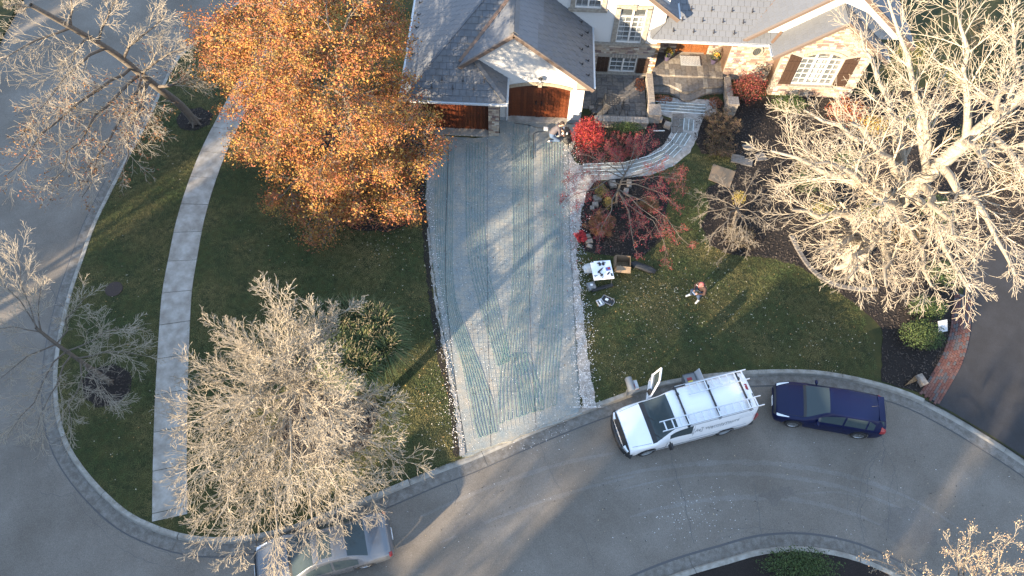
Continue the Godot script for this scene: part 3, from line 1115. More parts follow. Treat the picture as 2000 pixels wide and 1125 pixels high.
# a roof plane: ex runs along the eave, ey up the slope, poly in (along, up)
func roof_plane(roof: Node3D, origin: Vector3, ex: Vector3, ey: Vector3, poly: PackedVector2Array, single: bool) -> void:
	var nn := ex.cross(ey).normalized()
	var b := Basis(ex, nn, -ey)
	var under := PackedVector2Array()
	for p in poly:
		under.append(Vector2(p.x, -p.y))
	var mb := MB.new()
	mb.plate(under, -0.14, 0.0, true, Transform3D(b, origin))
	obj("roof_deck", mb, M["fascia"], roof)
	var lo := poly[0]
	var hi := poly[0]
	for p in poly:
		lo = lo.min(p)
		hi = hi.max(p)
	var rh := 0.29
	var sw := 0.31
	var full := MB.new()
	full.plate(PackedVector2Array([Vector2(0.006, 0), Vector2(sw - 0.006, 0), Vector2(sw - 0.006, rh + 0.03), Vector2(0.006, rh + 0.03)]), -0.016, 0.006, true)
	var fullm := full.mesh()
	var names := ["slate", "slate", "slate_pale", "slate_deep"]
	var row := 0
	var t := lo.y
	while t < hi.y:
		var xf := Transform3D(b.rotated(ex, -0.075), origin + ey * (t + rh) + nn * 0.018)
		var s := lo.x - (sw * 0.5 if row % 2 else 0.0) - rng.randf() * 0.03
		while s < hi.x:
			var cell := PackedVector2Array([Vector2(s + 0.006, t - 0.03), Vector2(s + sw - 0.006, t - 0.03), Vector2(s + sw - 0.006, t + rh), Vector2(s + 0.006, t + rh)])
			var hit := Geometry2D.intersect_polygons(cell, poly)
			for h in hit:
				var area := 0.0
				for k in h.size():
					area += h[k].cross(h[(k + 1) % h.size()])
				area = absf(area) * 0.5
				if area < 0.004:
					continue
				var whole := area > (sw - 0.016) * (rh + 0.03) * 0.985
				var lift := rng.randf_range(0.0, 0.006)
				if single and slate_count < 300 and area > 0.03:
					var o: MeshInstance3D
					if whole:
						o = put("slate", fullm, M[names[rng.randi() % 4]], roof)
						o.transform = Transform3D(xf.basis, xf * Vector3(s, lift, 0))
					else:
						var pm := MB.new()
						var loc := PackedVector2Array()
						for q in h:
							loc.append(Vector2(q.x, t + rh - q.y))
						pm.plate(loc, -0.016, 0.006, true)
						o = obj("slate", pm, M[names[rng.randi() % 4]], roof)
						o.transform = Transform3D(xf.basis, xf * Vector3(0, lift, 0))
					slate_count += 1
				else:
					var loc := PackedVector2Array()
					for q in h:
						loc.append(Vector2(q.x, t + rh - q.y))
					var k := rng.randf_range(0.93, 1.07)
					slate_rest.tint(Color(k, k, k))
					slate_rest.plate(loc, -0.016, 0.006, true, Transform3D(xf.basis, xf * Vector3(0, lift, 0)))
			s += sw
		t += rh
		row += 1

func snow_guard(roof: Node3D, p: Vector3, down: Vector3, nn: Vector3) -> void:
	var mb := MB.new()
	var side := down.cross(nn).normalized()
	mb.box(p + nn * 0.035, Vector3(0.035, 0.012, 0.22), Basis(side, nn, side.cross(nn)))
	mb.box(p + down * 0.06 + nn * 0.075, Vector3(0.11, 0.07, 0.014), Basis(side, nn, side.cross(nn)))
	obj("snow_guard", mb, M["copper_dark"], roof)

# stones laid in uneven courses on a wall; holes are rectangles in (along, up)
func stone_face(parent: Node3D, origin: Vector3, ex: Vector3, w: float, top: Callable, holes: Array, shades: Array, course := 0.13) -> void:
	var mb := MB.new().tint(Color.WHITE)
	var nn := ex.cross(Vector3.UP).normalized()
	var b := Basis(ex, Vector3.UP, nn)
	var y := 0.0
	while y < 8.0:
		var ch := course * rng.randf_range(0.7, 1.25)
		var any := false
		var x := 0.0
		while x < w:
			var sw := minf(rng.randf_range(0.11, 0.33), w - x)
			if w - x - sw < 0.08:
				sw = w - x
			var bad := y + ch > float(top.call(x + sw * 0.5)) + 0.02
			if not bad:
				any = true
			for h in holes:
				if x + sw > h[0] + 0.01 and x < h[1] - 0.01 and y + ch > h[2] + 0.01 and y < h[3] - 0.01:
					if x < h[0] - 0.06:
						sw = h[0] - x
					else:
						bad = true
			if not bad:
				var k: Color = shades[rng.randi() % shades.size()]
				mb.tint(k * rng.randf_range(0.8, 1.15))
				var d := rng.randf_range(0.018, 0.045)
				mb.box(origin + ex * (x + sw * 0.5) + Vector3.UP * (y + ch * 0.5) + nn * (d * 0.5 - 0.004), Vector3(sw - 0.012, ch - 0.012, d), b)
			x += sw
		if not any:
			break
		y += ch
	stuff(obj("stone_veneer", mb, M["stone_tint"], parent))

# wall cells left standing between rectangular openings
func wall_panel(parent: Node3D, called: String, x0: float, x1: float, y0: float, y1: float, z: float, thick: float, holes: Array, m: Material) -> void:
	var xs := [x0, x1]
	var ys := [y0, y1]
	for h in holes:
		for k in 2:
			if not xs.has(h[k]):
				xs.append(h[k])
			if not ys.has(h[k + 2]):
				ys.append(h[k + 2])
	xs.sort()
	ys.sort()
	var solid := {}
	for i in xs.size() - 1:
		for j in ys.size() - 1:
			var cx: float = (xs[i] + xs[i + 1]) * 0.5
			var cy: float = (ys[j] + ys[j + 1]) * 0.5
			var ok := true
			for h in holes:
				if cx > h[0] and cx < h[1] and cy > h[2] and cy < h[3]:
					ok = false
			solid[Vector2i(i, j)] = ok
	var mb := MB.new()
	for i in xs.size() - 1:
		for j in ys.size() - 1:
			if not solid[Vector2i(i, j)]:
				continue
			var a := Vector3(xs[i], ys[j], z)
			var c := Vector3(xs[i + 1], ys[j + 1], z)
			var bk := Vector3(0, 0, -thick)
			mb.quad(a, Vector3(c.x, a.y, z), c, Vector3(a.x, c.y, z))
			if not solid.get(Vector2i(i - 1, j), false):
				mb.quad(a + bk, a, Vector3(a.x, c.y, z), Vector3(a.x, c.y, z) + bk)
			if not solid.get(Vector2i(i + 1, j), false):
				mb.quad(Vector3(c.x, a.y, z), Vector3(c.x, a.y, z) + bk, c + bk, c)
			if not solid.get(Vector2i(i, j - 1), false):
				mb.quad(a + bk, Vector3(c.x, a.y, z) + bk, Vector3(c.x, a.y, z), a)
			if not solid.get(Vector2i(i, j + 1), false):
				mb.quad(Vector3(a.x, c.y, z), c, c + bk, Vector3(a.x, c.y, z) + bk)
	obj(called, mb, m, parent)

# polygon in (x, y) standing at z, thick to the back
func upright(parent: Node3D, called: String, poly: PackedVector2Array, z: float, thick: float, m: Material) -> MeshInstance3D:
	var mb := MB.new()
	var pl := PackedVector2Array()
	for p in poly:
		pl.append(Vector2(p.x, -p.y))
	# plate lies in (x, z) with up y: turn so that its z is -y and its y is +z
	mb.plate(pl, -thick, 0.0, true, Transform3D(Basis(Vector3.RIGHT, Vector3.BACK, Vector3.DOWN), Vector3(0, 0, z)))
	return obj(called, mb, m, parent)

func casements(parent: Node3D, x0: float, x1: float, y0: float, y1: float, z: float, leaves: int, cols: int, rows: int, arch := 0.0, transom := 0.0, curtains := []) -> void:
	var fr := MB.new()
	var fw := 0.042
	var lw := (x1 - x0) / leaves
	var ytop := y1 - transom
	fr.box(Vector3((x0 + x1) * 0.5, y0 + fw * 0.5, z), Vector3(x1 - x0, fw, 0.09))
	fr.box(Vector3((x0 + x1) * 0.5, ytop - fw * 0.5, z), Vector3(x1 - x0, fw, 0.09))
	if transom > 0.0 and arch == 0.0:
		fr.box(Vector3((x0 + x1) * 0.5, y1 - fw * 0.5, z), Vector3(x1 - x0, fw, 0.09))
	for k in leaves + 1:
		var w := fw if k == 0 or k == leaves else fw * 1.9
		var xx := clampf(x0 + lw * k, x0 + fw * 0.5, x1 - fw * 0.5)
		var yt := y1
		if arch > 0.0:
			var q := (xx - (x0 + x1) * 0.5) / ((x1 - x0) * 0.5)
			yt = ytop + arch * (1.0 - q * q)
		fr.box(Vector3(xx, (y0 + yt) * 0.5, z + 0.003), Vector3(w, yt - y0, 0.10))
	for l in leaves:
		var a := x0 + lw * l + fw
		var b := x0 + lw * (l + 1) - fw
		for k in range(1, cols):
			fr.box(Vector3(lerpf(a, b, float(k) / cols), (y0 + ytop) * 0.5, z), Vector3(0.014, ytop - y0 - fw * 2, 0.05))
		for k in range(1, rows):
			fr.box(Vector3((a + b) * 0.5, lerpf(y0 + fw, ytop - fw, float(k) / rows), z + 0.002), Vector3(b - a, 0.014, 0.05))
	var win := obj("window", fr, M["trim_white"], parent)
	for l in leaves:
		var a := x0 + lw * l + fw
		var b := x0 + lw * (l + 1) - fw
		for i in cols:
			for j in rows:
				var pm := MB.new()
				var w := (b - a) / cols
				var h := (ytop - y0 - fw * 2) / rows
				pm.box(Vector3(a + w * (i + 0.5), y0 + fw + h * (j + 0.5), z - 0.012), Vector3(w - 0.012, h - 0.012, 0.006))
				obj("pane", pm, M["pane_glass"], win)
		if transom > 0.0:
			var poly := PackedVector2Array([Vector2(a, ytop), Vector2(b, ytop)])
			for k in 7:
				var xx := lerpf(b, a, k / 6.0)
				var q := (xx - (x0 + x1) * 0.5) / ((x1 - x0) * 0.5)
				poly.append(Vector2(xx, (ytop + arch * (1.0 - q * q)) if arch > 0.0 else y1 - fw))
			upright(win, "pane", poly, z - 0.008, 0.006, M["pane_glass"])
	# a closed room behind
	var rm := MB.new()
	var ra := Vector3(x0 - 0.25, y0 - 0.25, z - 0.19)
	var rb := Vector3(x1 + 0.25, y1 + 0.25, z - 2.6)
	for w in [[0, 4, 6, 2], [1, 3, 7, 5], [0, 1, 5, 4], [2, 6, 7, 3], [4, 5, 7, 6]]:
		var q := []
		for i in w:
			q.append(Vector3(rb.x if i & 1 else ra.x, rb.y if i & 2 else ra.y, rb.z if i & 4 else ra.z))
		rm.quad(q[3], q[2], q[1], q[0])
	obj("room", rm, M["room_wall"], win)
	for c in curtains:
		var cm := MB.new()
		var cnt := int((c[1] - c[0]) / 0.035)
		for k in cnt:
			var xx: float = lerpf(c[0], c[1], (k + 0.5) / cnt)
			cm.box(Vector3(xx, (c[2] + c[3]) * 0.5, z - 0.16 - (0.02 if k % 2 else 0.0)), Vector3((c[1] - c[0]) / cnt, c[3] - c[2], 0.03))
		obj("curtain", cm, M["curtain"], win)

func shutter(parent: Node3D, x0: float, x1: float, y0: float, y1: float, z: float, y1b := -1.0) -> void:
	var sh := Node3D.new()
	sh.name = "shutter"
	parent.add_child(sh, true)
	var n := 3
	for k in n:
		var a := lerpf(x0, x1, float(k) / n) + 0.006
		var b := lerpf(x0, x1, float(k + 1) / n) - 0.006
		var t0 := y1 if y1b < 0 else lerpf(y1, y1b, float(k) / n)
		var t1 := y1 if y1b < 0 else lerpf(y1, y1b, float(k + 1) / n)
		upright(sh, "plank", PackedVector2Array([Vector2(a, y0), Vector2(b, y0), Vector2(b, t1), Vector2(a, t0)]), z + 0.055, 0.035, M["shutter_wood"])
	for f in [0.12, 0.5, 0.86]:
		var mb := MB.new()
		mb.box(Vector3((x0 + x1) * 0.5, lerpf(y0, minf(y1, y1b if y1b > 0 else y1), f), z + 0.068), Vector3(x1 - x0, 0.075, 0.022))
		obj("ledge", mb, M["shutter_wood"], sh)

func bar(mb: MB, a: Vector3, b: Vector3, w: float, h: float, up := Vector3.UP) -> void:
	var d := (b - a).normalized()
	var x := d.cross(up).normalized()
	mb.box((a + b) * 0.5, Vector3(w, h, (b - a).length()), Basis(x, (-d).cross(x), -d))

func build_house() -> void:
	rng.seed = 101
	mat("room_wall", Color(0.22, 0.20, 0.18), 0.9)
	var pg := mat("pane_glass", Color(0.30, 0.34, 0.36), 0.02)
	pg.transparency = BaseMaterial3D.TRANSPARENCY_ALPHA
	pg.albedo_color.a = 0.18
	var st := tinted("stone_tint", 0.92)
	st.albedo_texture = T["fine"]
	st.uv1_triplanar = true
	st.uv1_world_triplanar = true
	st.uv1_scale = Vector3.ONE / 0.5
	var sr := tinted("slate_rest", 0.62)
	sr.albedo_color = Color(0.18, 0.195, 0.22).linear_to_srgb()
	sr.albedo_texture = T["fine"]
	sr.uv1_triplanar = true
	sr.uv1_world_triplanar = true
	sr.uv1_scale = Vector3.ONE / 0.8
	var H := thing("house", "white stucco and stone house with blue grey slate roofs and wooden garage doors", "house")
	var roof := Node3D.new()
	roof.name = "roof"
	H.add_child(roof)
	var c8 := 0.8
	# low slope over the left garage door, hipped at both ends
	roof_plane(roof, Vector3(-5.38, 2.8, -23.57), Vector3.RIGHT, Vector3(0, 0.6, -0.8), _plan([-5.38, -23.57, -0.64, -23.57, -2.22, -25.15, -2.75, -24.97, -0.38, -27.5, -0.38, -28.57], Vector2(-5.38, -23.57), 0, 1.25), true)
	roof_plane(roof, Vector3(-0.64, 2.8, -23.57), Vector3.FORWARD, Vector3(-0.8, 0.6, 0), _plan([-0.64, -23.57, -0.64, -25.19, -2.24, -25.19], Vector2(-0.64, -23.57), 1, 1.25), true)
	# gable over the arched door
	var ln := Vector2(3.73, 2.95).length()
	roof_plane(roof, Vector3(3.35, 2.8, -24.75), Vector3.FORWARD, Vector3(-3.73, 2.95, 0) / ln, PackedVector2Array([Vector2(0, 0), Vector2(4.11, 0), Vector2(4.11, ln), Vector2(0, ln)]), true)
	roof_plane(roof, Vector3(-4.11, 2.8, -28.0), Vector3.BACK, Vector3(3.73, 2.95, 0) / ln, PackedVector2Array([Vector2(3.25, 1.33 * ln / 3.73), Vector2(3.25, ln), Vector2(0.5, ln)]), true)
	# porch roof
	roof_plane(roof, Vector3(6.25, 2.8, -28.2), Vector3.RIGHT, Vector3(0, 0.6, -0.8), _plan([6.25, -28.2, 12.05, -28.2, 12.46, -28.63, 10.95, -28.63, 13.6, -31.4, 6.9, -31.4, 6.9, -28.85], Vector2(6.25, -28.2), 0, 1.25), true)
	roof_plane(roof, Vector3(6.25, 2.8, -28.84), Vector3.BACK, Vector3(0.8, 0.6, 0), PackedVector2Array([Vector2(0, 0), Vector2(0.64, 0), Vector2(0, 0.8)]), false)
	# side slope beyond the hip
	roof_plane(roof, Vector3(-5.38, 2.8, -33.0), Vector3.BACK, Vector3(0.8, 0.6, 0), PackedVector2Array([Vector2(0, 0), Vector2(9.43, 0), Vector2(4.43, 6.25), Vector2(0, 6.25)]), false)
	# high gable and the smaller one nested in front of it
	var lu := Vector2(4.19, 3.29).length()
	roof_plane(roof, Vector3(10.6, 2.9, -32.7), Vector3.BACK, Vector3(4.19, 3.29, 0) / lu, PackedVector2Array([Vector2(4.4, 0.0), Vector2(4.4, lu), Vector2(0, lu)]), false)
	roof_plane(roof, Vector3(18.98, 2.9, -28.3), Vector3.FORWARD, Vector3(-4.19, 3.29, 0) / lu, PackedVector2Array([Vector2(0, 0), Vector2(5, 0), Vector2(5, lu), Vector2(0, lu)]), false)
	var lb := Vector2(2.74, 2.15).length()
	roof_plane(roof, Vector3(12.05, 2.8, -28.63), Vector3.BACK, Vector3(2.74, 2.15, 0) / lb, PackedVector2Array([Vector2(0.43, 0), Vector2(1.28, 0), Vector2(1.28, lb), Vector2(0, lb), Vector2(0, 0.5)]), false)
	roof_plane(roof, Vector3(17.53, 2.8, -27.35), Vector3.FORWARD, Vector3(-2.74, 2.15, 0) / lb, PackedVector2Array([Vector2(0, 0), Vector2(1.28, 0), Vector2(1.28, lb), Vector2(0, lb)]), false)
	# roof of the tall white block
	roof_plane(roof, Vector3(7.35, 3.87, -28.45), Vector3.FORWARD, Vector3(-0.8, 0.6, 0), PackedVector2Array([Vector2(0, 0), Vector2(5, 0), Vector2(5, 5.4), Vector2(0, 5.4)]), false)
	roof_plane(roof, Vector3(-1.29, 3.87, -33.45), Vector3.BACK, Vector3(0.8, 0.6, 0), PackedVector2Array([Vector2(0, 0), Vector2(4.5, 0), Vector2(4.5, 5.4), Vector2(0, 5.4)]), false)
	stuff(obj("slate_courses", slate_rest, M["slate_rest"], roof))
	# ridge, valley and rake trim
	var vm := MB.new()
	bar(vm, Vector3(-2.78, 3.93, -24.92), Vector3(-0.38, 5.86, -27.52), 0.16, 0.05)
	obj("valley_flashing", vm, M["flashing"], roof)
	vm = MB.new()
	bar(vm, Vector3(10.75, 2.97, -28.34), Vector3(14.7, 6.2, -32.6), 0.16, 0.05)
	obj("valley_flashing", vm, M["flashing"], roof)
	vm = MB.new()
	bar(vm, Vector3(12.05, 2.87, -28.22), Vector3(12.46, 3.22, -28.62), 0.14, 0.05)
	obj("valley_flashing", vm, M["flashing"], roof)
	vm = MB.new()
	bar(vm, Vector3(-2.2, 4.04, -25.1), Vector3(-0.7, 2.90, -23.62), 0.20, 0.05)
	obj("hip_cap", vm, M["slate_pale"], roof)
	vm = MB.new()
	bar(vm, Vector3(-0.4, 6.62, -28.55), Vector3(-5.35, 2.86, -23.6), 0.10, 0.035)
	obj("hip_cap", vm, M["slate_deep"], roof)
	for k in 15:                                                      # ridge tiles over the garage gable
		for sd in [-1, 1]:
			var rm := MB.new()
			rm.box(Vector3(-0.38 + sd * 0.10, 5.79, -24.88 - 0.29 * k), Vector3(0.24, 0.025, 0.27), Basis(Vector3.BACK, -sd * 0.67) * Basis(Vector3.RIGHT, 0.05))
			obj("ridge_slate", rm, M["slate_pale"], roof)
	for rk in [[Vector3(-0.38, 5.72, -24.74), Vector3(3.38, 2.74, -24.74)], [Vector3(-0.38, 5.72, -24.74), Vector3(-2.82, 3.79, -24.74)], [Vector3(14.79, 4.92, -27.34), Vector3(12.02, 2.75, -27.34)], [Vector3(14.79, 4.92, -27.34), Vector3(17.55, 2.75, -27.34)], [Vector3(14.79, 6.14, -28.29), Vector3(10.7, 2.93, -28.29)], [Vector3(14.79, 6.14, -28.29), Vector3(18.98, 2.85, -28.29)], [Vector3(3.0, 7.1, -28.44), Vector3(7.36, 3.82, -28.44)]]:
		var rb := MB.new()
		bar(rb, rk[0] + Vector3(0, -0.06, 0.02), rk[1] + Vector3(0, -0.06, 0.02), 0.05, 0.2, Vector3.UP)
		obj("rake_board", rb, M["fascia"], roof)
		rb = MB.new()
		bar(rb, rk[0] + Vector3(0, 0.055, 0.035), rk[1] + Vector3(0, 0.055, 0.035), 0.10, 0.03, Vector3.UP)
		obj("drip_edge", rb, M["gutter_brown"], roof)
	for gt in [[Vector3(-5.5, 2.78, -23.52), Vector3(-0.56, 2.78, -23.52)], [Vector3(-0.585, 2.78, -23.58), Vector3(-0.585, 2.78, -25.18)], [Vector3(3.40, 2.78, -24.75), Vector3(3.40, 2.78, -28.84)], [Vector3(-5.44, 2.78, -23.58), Vector3(-5.44, 2.78, -33)], [Vector3(6.2, 2.78, -28.15), Vector3(12.02, 2.78, -28.15)], [Vector3(12.0, 2.78, -28.21), Vector3(12.0, 2.78, -27.37)], [Vector3(6.2, 2.78, -28.21), Vector3(6.2, 2.78, -28.84)], [Vector3(7.40, 3.85, -28.45), Vector3(7.40, 3.85, -33)], [Vector3(17.58, 2.78, -27.37), Vector3(17.58, 2.78, -28.3)]]:
		var gm := MB.new()
		var d: Vector3 = (gt[1] - gt[0]).normalized()
		var sd := d.cross(Vector3.UP)
		gm.box((gt[0] + gt[1]) * 0.5 - Vector3(0, 0.045, 0), Vector3(0.11, 0.012, (gt[1] - gt[0]).length()), Basis(sd, Vector3.UP, -d))
		for e in [-1, 1]:
			gm.box((gt[0] + gt[1]) * 0.5 + sd * 0.055 * e, Vector3(0.012, 0.10, (gt[1] - gt[0]).length()), Basis(sd, Vector3.UP, -d))
		gm.box((gt[0] + gt[1]) * 0.5 + Vector3(0, 0.02, 0), Vector3(0.096, 0.008, (gt[1] - gt[0]).length()), Basis(sd, Vector3.UP, -d))
		obj("gutter", gm, M["gutter"], roof)
	# snow guards
	for r in 2:
		for k in 3:
			var t := 0.62 + r * 0.34
			snow_guard(roof, Vector3(-4.0 + k * 0.95 + r * 0.45, 2.82 + t * 0.6 + 0.02, -23.57 - t * 0.8), Vector3(0, -0.6, 0.8), Vector3(0, 0.8, 0.6))
	for r in 3:
		for k in 5:
			var t := 0.45 + r * 0.52
			snow_guard(roof, Vector3(7.25 + k * 0.98 - r * -0.4, 2.82 + t * 0.6 + 0.02, -28.2 - t * 0.8), Vector3(0, -0.6, 0.8), Vector3(0, 0.8, 0.6))
	for r in 2:
		for k in 4:
			var t := 0.4 + r * 0.4
			var p := Vector3(3.35, 2.83, -25.3 - k * 0.95 - r * 0.45) + Vector3(-3.73, 2.95, 0) / ln * t
			snow_guard(roof, p, Vector3(3.73, -2.95, 0) / ln, Vector3(2.95, 3.73, 0) / ln)
	for k in 5:
		snow_guard(roof, Vector3(-5.05, 3.08, -26.2 - k * 0.9), Vector3(-0.8, -0.6, 0), Vector3(-0.6, 0.8, 0))
	build_walls(H)
	var base := Vector3(5, 0, -27)
	H.position = base
	for c in H.get_children():
		c.position -= base

# plan coordinates (x, z) of a sloping plane to (along, up) on it; mode 0: eave along x, 1: eave along -z facing +x
func _plan(a: Array, o: Vector2, mode: int, k: float) -> PackedVector2Array:
	var r := PackedVector2Array()
	for i in range(0, a.size(), 2):
		if mode == 0:
			r.append(Vector2(a[i] - o.x, (o.y - a[i + 1]) * k))
		else:
			r.append(Vector2(o.y - a[i + 1], (o.x - a[i]) * k))
	return r

func build_walls(H: Node3D) -> void:
	var warm := [Color(0.40, 0.30, 0.23), Color(0.52, 0.42, 0.31), Color(0.62, 0.54, 0.43), Color(0.30, 0.21, 0.17), Color(0.25, 0.19, 0.19), Color(0.56, 0.47, 0.37), Color(0.46, 0.37, 0.31), Color(0.66, 0.60, 0.50)]
	# garage front with the arched opening
	var arch := PackedVector2Array([Vector2(-0.96, 0), Vector2(-0.56, 0), Vector2(-0.56, 2.16)])
	for k in 13:
		var q := k / 12.0
		arch.append(Vector2(lerpf(-0.56, 2.39, q), 2.16 + 0.27 * (1.0 - pow(q * 2 - 1, 2))))
	arch.append_array(PackedVector2Array([Vector2(2.39, 0), Vector2(3.02, 0), Vector2(3.02, 2.95), Vector2(-0.38, 5.62), Vector2(-2.58, 3.88), Vector2(-0.96, 2.72)]))
	upright(H, "stucco_wall", arch, -25.2, 0.28, M["stucco"])
	var mb := MB.new()
	mb.box(Vector3(2.88, 1.4, -27.1), Vector3(0.27, 2.8, 3.25))
	obj("stucco_wall", mb, M["stucco"], H)
	mb = MB.new()
	mb.box(Vector3(2.70, 0.13, -25.185), Vector3(0.66, 0.26, 0.05))
	obj("plinth", mb, M["door_grey"], H)
	mb = MB.new()
	mb.box(Vector3(-0.76, 0.11, -25.185), Vector3(0.38, 0.22, 0.05))
	obj("plinth", mb, M["door_grey"], H)
	# boxed eave return on the right
	upright(H, "eave_return", PackedVector2Array([Vector2(2.62, 2.62), Vector2(3.32, 2.62), Vector2(3.30, 2.76), Vector2(2.62, 3.22)]), -24.86, 0.32, M["limestone"])
	mb = MB.new()
	mb.box(Vector3(2.98, 2.60, -25.0), Vector3(0.74, 0.05, 0.34))
	obj("eave_moulding", mb, M["gutter_brown"], H)
	# brick soldier arch
	mb = MB.new().tint(Color.WHITE)
	for k in 46:
		var q := (k + 0.5) / 46.0
		var x := lerpf(-0.60, 2.43, q)
		if absf(x - 0.9) < 0.10:
			continue
		var an := (q * 2 - 1) * 0.36
		var s := rng.randf_range(0.85, 1.1)
		mb.tint(Color(0.52, 0.43, 0.31) * s)
		mb.box(Vector3(x, 2.20 + 0.27 * (1.0 - pow(q * 2 - 1, 2)) + 0.07, -25.185), Vector3(0.052, 0.18, 0.07), Basis(Vector3.BACK, -an))
	stuff(obj("arch_bricks", mb, M["stone_tint"], H))
	upright(H, "keystone", PackedVector2Array([Vector2(0.82, 2.36), Vector2(0.98, 2.36), Vector2(1.02, 2.66), Vector2(0.78, 2.66)]), -25.12, 0.1, M["limestone"])
	# arched garage door of vertical boards
	var door := Node3D.new()
	door.name = "garage_door"
	H.add_child(door)
	rng.seed = 77
	for k in 20:
		var x := -0.56 + 2.95 * (k + 0.5) / 20.0
		var pm := MB.new()
		pm.box(Vector3(x, 1.02, -25.50 + rng.randf() * 0.004), Vector3(0.136, 2.0, 0.04))
		obj("board", pm, M["door_wood" if rng.randf() < 0.6 else "door_dark"], door)
	mb = MB.new()
	mb.box(Vector3(0.915, 1.2, -25.57), Vector3(2.95, 2.4, 0.05))
	obj("backing", mb, M["door_dark"], door)
	mb = MB.new()
	for x in [-0.5, 0.86, 0.97, 2.33]:
		mb.box(Vector3(x, 1.02, -25.46), Vector3(0.10, 2.03, 0.03))
	mb.box(Vector3(0.915, 2.05, -25.458), Vector3(2.93, 0.11, 0.034))
	obj("door_frame", mb, M["door_dark"], door)
	for k in 6:
		var pm := MB.new()
		pm.box(Vector3(-0.32 + 0.49 * k, 2.22, -25.50), Vector3(0.42, 0.22, 0.02))
		obj("pane", pm, M["screen_glass"], door)
	for x in [0.78, 1.05]:
		mb = MB.new()
		mb.box(Vector3(x, 1.05, -25.43), Vector3(0.05, 0.2, 0.03))
		mb.tube([Vector3(x, 1.12, -25.42), Vector3(x, 1.12, -25.38), Vector3(x, 0.96, -25.38), Vector3(x, 0.96, -25.42)], 0.012, 0.012, 5)
		obj("handle", mb, M["iron"], door)
	mb = MB.new()
	mb.plate(PackedVector2Array([Vector2(-0.58, -25.55), Vector2(2.42, -25.55), Vector2(2.42, -25.12), Vector2(-0.58, -25.12)]), 0.0, 0.05)
	obj("threshold", mb, M["concrete"], H)
	# garage bay under the low roof
	mb = MB.new()
	mb.box(Vector3(-1.215, 1.36, -24.45), Vector3(0.49, 2.72, 0.66))
	obj("pier", mb, M["mortar"], H)
	stone_face(H, Vector3(-1.47, 0, -24.12), Vector3.RIGHT, 0.51, func(_x): return 2.7, [], warm)
	mb = MB.new()
	mb.box(Vector3(-4.85, 1.36, -24.45), Vector3(0.5, 2.72, 0.66))
	obj("pier", mb, M["mortar"], H)
	stone_face(H, Vector3(-5.1, 0, -24.12), Vector3.RIGHT, 0.5, func(_x): return 2.7, [], warm)
	mb = MB.new()
	mb.box(Vector3(-5.0, 1.36, -28.5), Vector3(0.24, 2.72, 8.0))
	obj("stone_wall", mb, M["mortar"], H)
	stone_face(H, Vector3(-5.12, 0, -32.4), Vector3.BACK, 7.9, func(_x): return 2.7, [], warm, 0.2)
	mb = MB.new()
	mb.box(Vector3(-3.03, 2.5, -24.42), Vector3(3.14, 0.5, 0.2))
	obj("lintel", mb, M["door_dark"], H)
	door = Node3D.new()
	door.name = "garage_door"
	H.add_child(door, true)
	for k in 21:
		var x := -4.6 + 3.13 * (k + 0.5) / 21.0
		var pm := MB.new()
		pm.box(Vector3(x, 1.15, -24.52 + rng.randf() * 0.004), Vector3(0.137, 2.26, 0.04))
		obj("board", pm, M["door_wood" if rng.randf() < 0.4 else "door_dark"], door)
	mb = MB.new()
	for x in [-4.54, -3.10, -2.97, -1.53]:
		mb.box(Vector3(x, 1.15, -24.48), Vector3(0.10, 2.28, 0.03))
	obj("door_frame", mb, M["door_dark"], door)
	mb = MB.new()
	mb.plate(PackedVector2Array([Vector2(-4.7, -24.58), Vector2(-1.46, -24.58), Vector2(-1.46, -24.06), Vector2(-4.7, -24.06)]), 0.0, 0.05)
	obj("threshold", mb, M["concrete"], H)
	# tall white block: stucco above, stone below
	var hb := [4.62, 5.87, 1.99, 4.0]
	var ht := [2.42, 3.66, 3.95, 5.5]
	wall_panel(H, "stucco_wall", -1.0, 6.85, 1.92, 5.2, -28.87, 0.25, [hb, ht], M["stucco"])
	upright(H, "stucco_wall", PackedVector2Array([Vector2(-0.9, 5.2), Vector2(5.55, 5.2), Vector2(3.0, 7.0)]), -28.87, 0.25, M["stucco"])
	upright(H, "stucco_wall", PackedVector2Array([Vector2(5.55, 5.2), Vector2(6.85, 5.2), Vector2(6.85, 4.22)]), -28.9, 0.2, M["stucco"])
	mb = MB.new()
	mb.box(Vector3(6.72, 3.4, -31.0), Vector3(0.26, 2.9, 3.9))
	obj("stucco_wall", mb, M["stucco"], H)
	var hl := [4.53, 5.88, 0.10, 1.05]
	wall_panel(H, "stone_wall", 3.02, 6.85, -0.1, 1.90, -28.83, 0.25, [hl], M["mortar"])
	stone_face(H, Vector3(3.02, 0, -28.83), Vector3.RIGHT, 3.83, func(_x): return 1.84, [[0.85, 3.5, 0.0, 1.28]], warm, 0.115)
	stone_face(H, Vector3(3.02, 0, -28.83), Vector3.RIGHT, 0.85, func(_x): return 1.2, [], warm, 0.115)
	stone_face(H, Vector3(6.52, 0, -28.83), Vector3.RIGHT, 0.33, func(_x): return 1.2, [], warm, 0.115)
	mb = MB.new()
	mb.box(Vector3(6.78, 1.3, -29.4), Vector3(0.16, 3.2, 1.2))
	obj("timber_post", mb, M["timber"], H)
	mb = MB.new()
	mb.box(Vector3(4.95, 1.90, -28.80), Vector3(3.84, 0.13, 0.16))
	obj("belt_course", mb, M["limestone"], H)
	mb = MB.new()
	mb.box(Vector3(4.95, 0.02, -28.74), Vector3(3.84, 0.12, 0.2))
	obj("base_course", mb, M["limestone"], H)
	casements(H, hb[0], hb[1], hb[2], hb[3], -28.92, 2, 2, 5, 0.0, 0.46, [[4.66, 4.90, 2.03, 3.5], [5.55, 5.83, 2.03, 3.5]])
	casements(H, ht[0], ht[1], ht[2], ht[3], -28.92, 2, 2, 4, 0.0, 0.0, [])
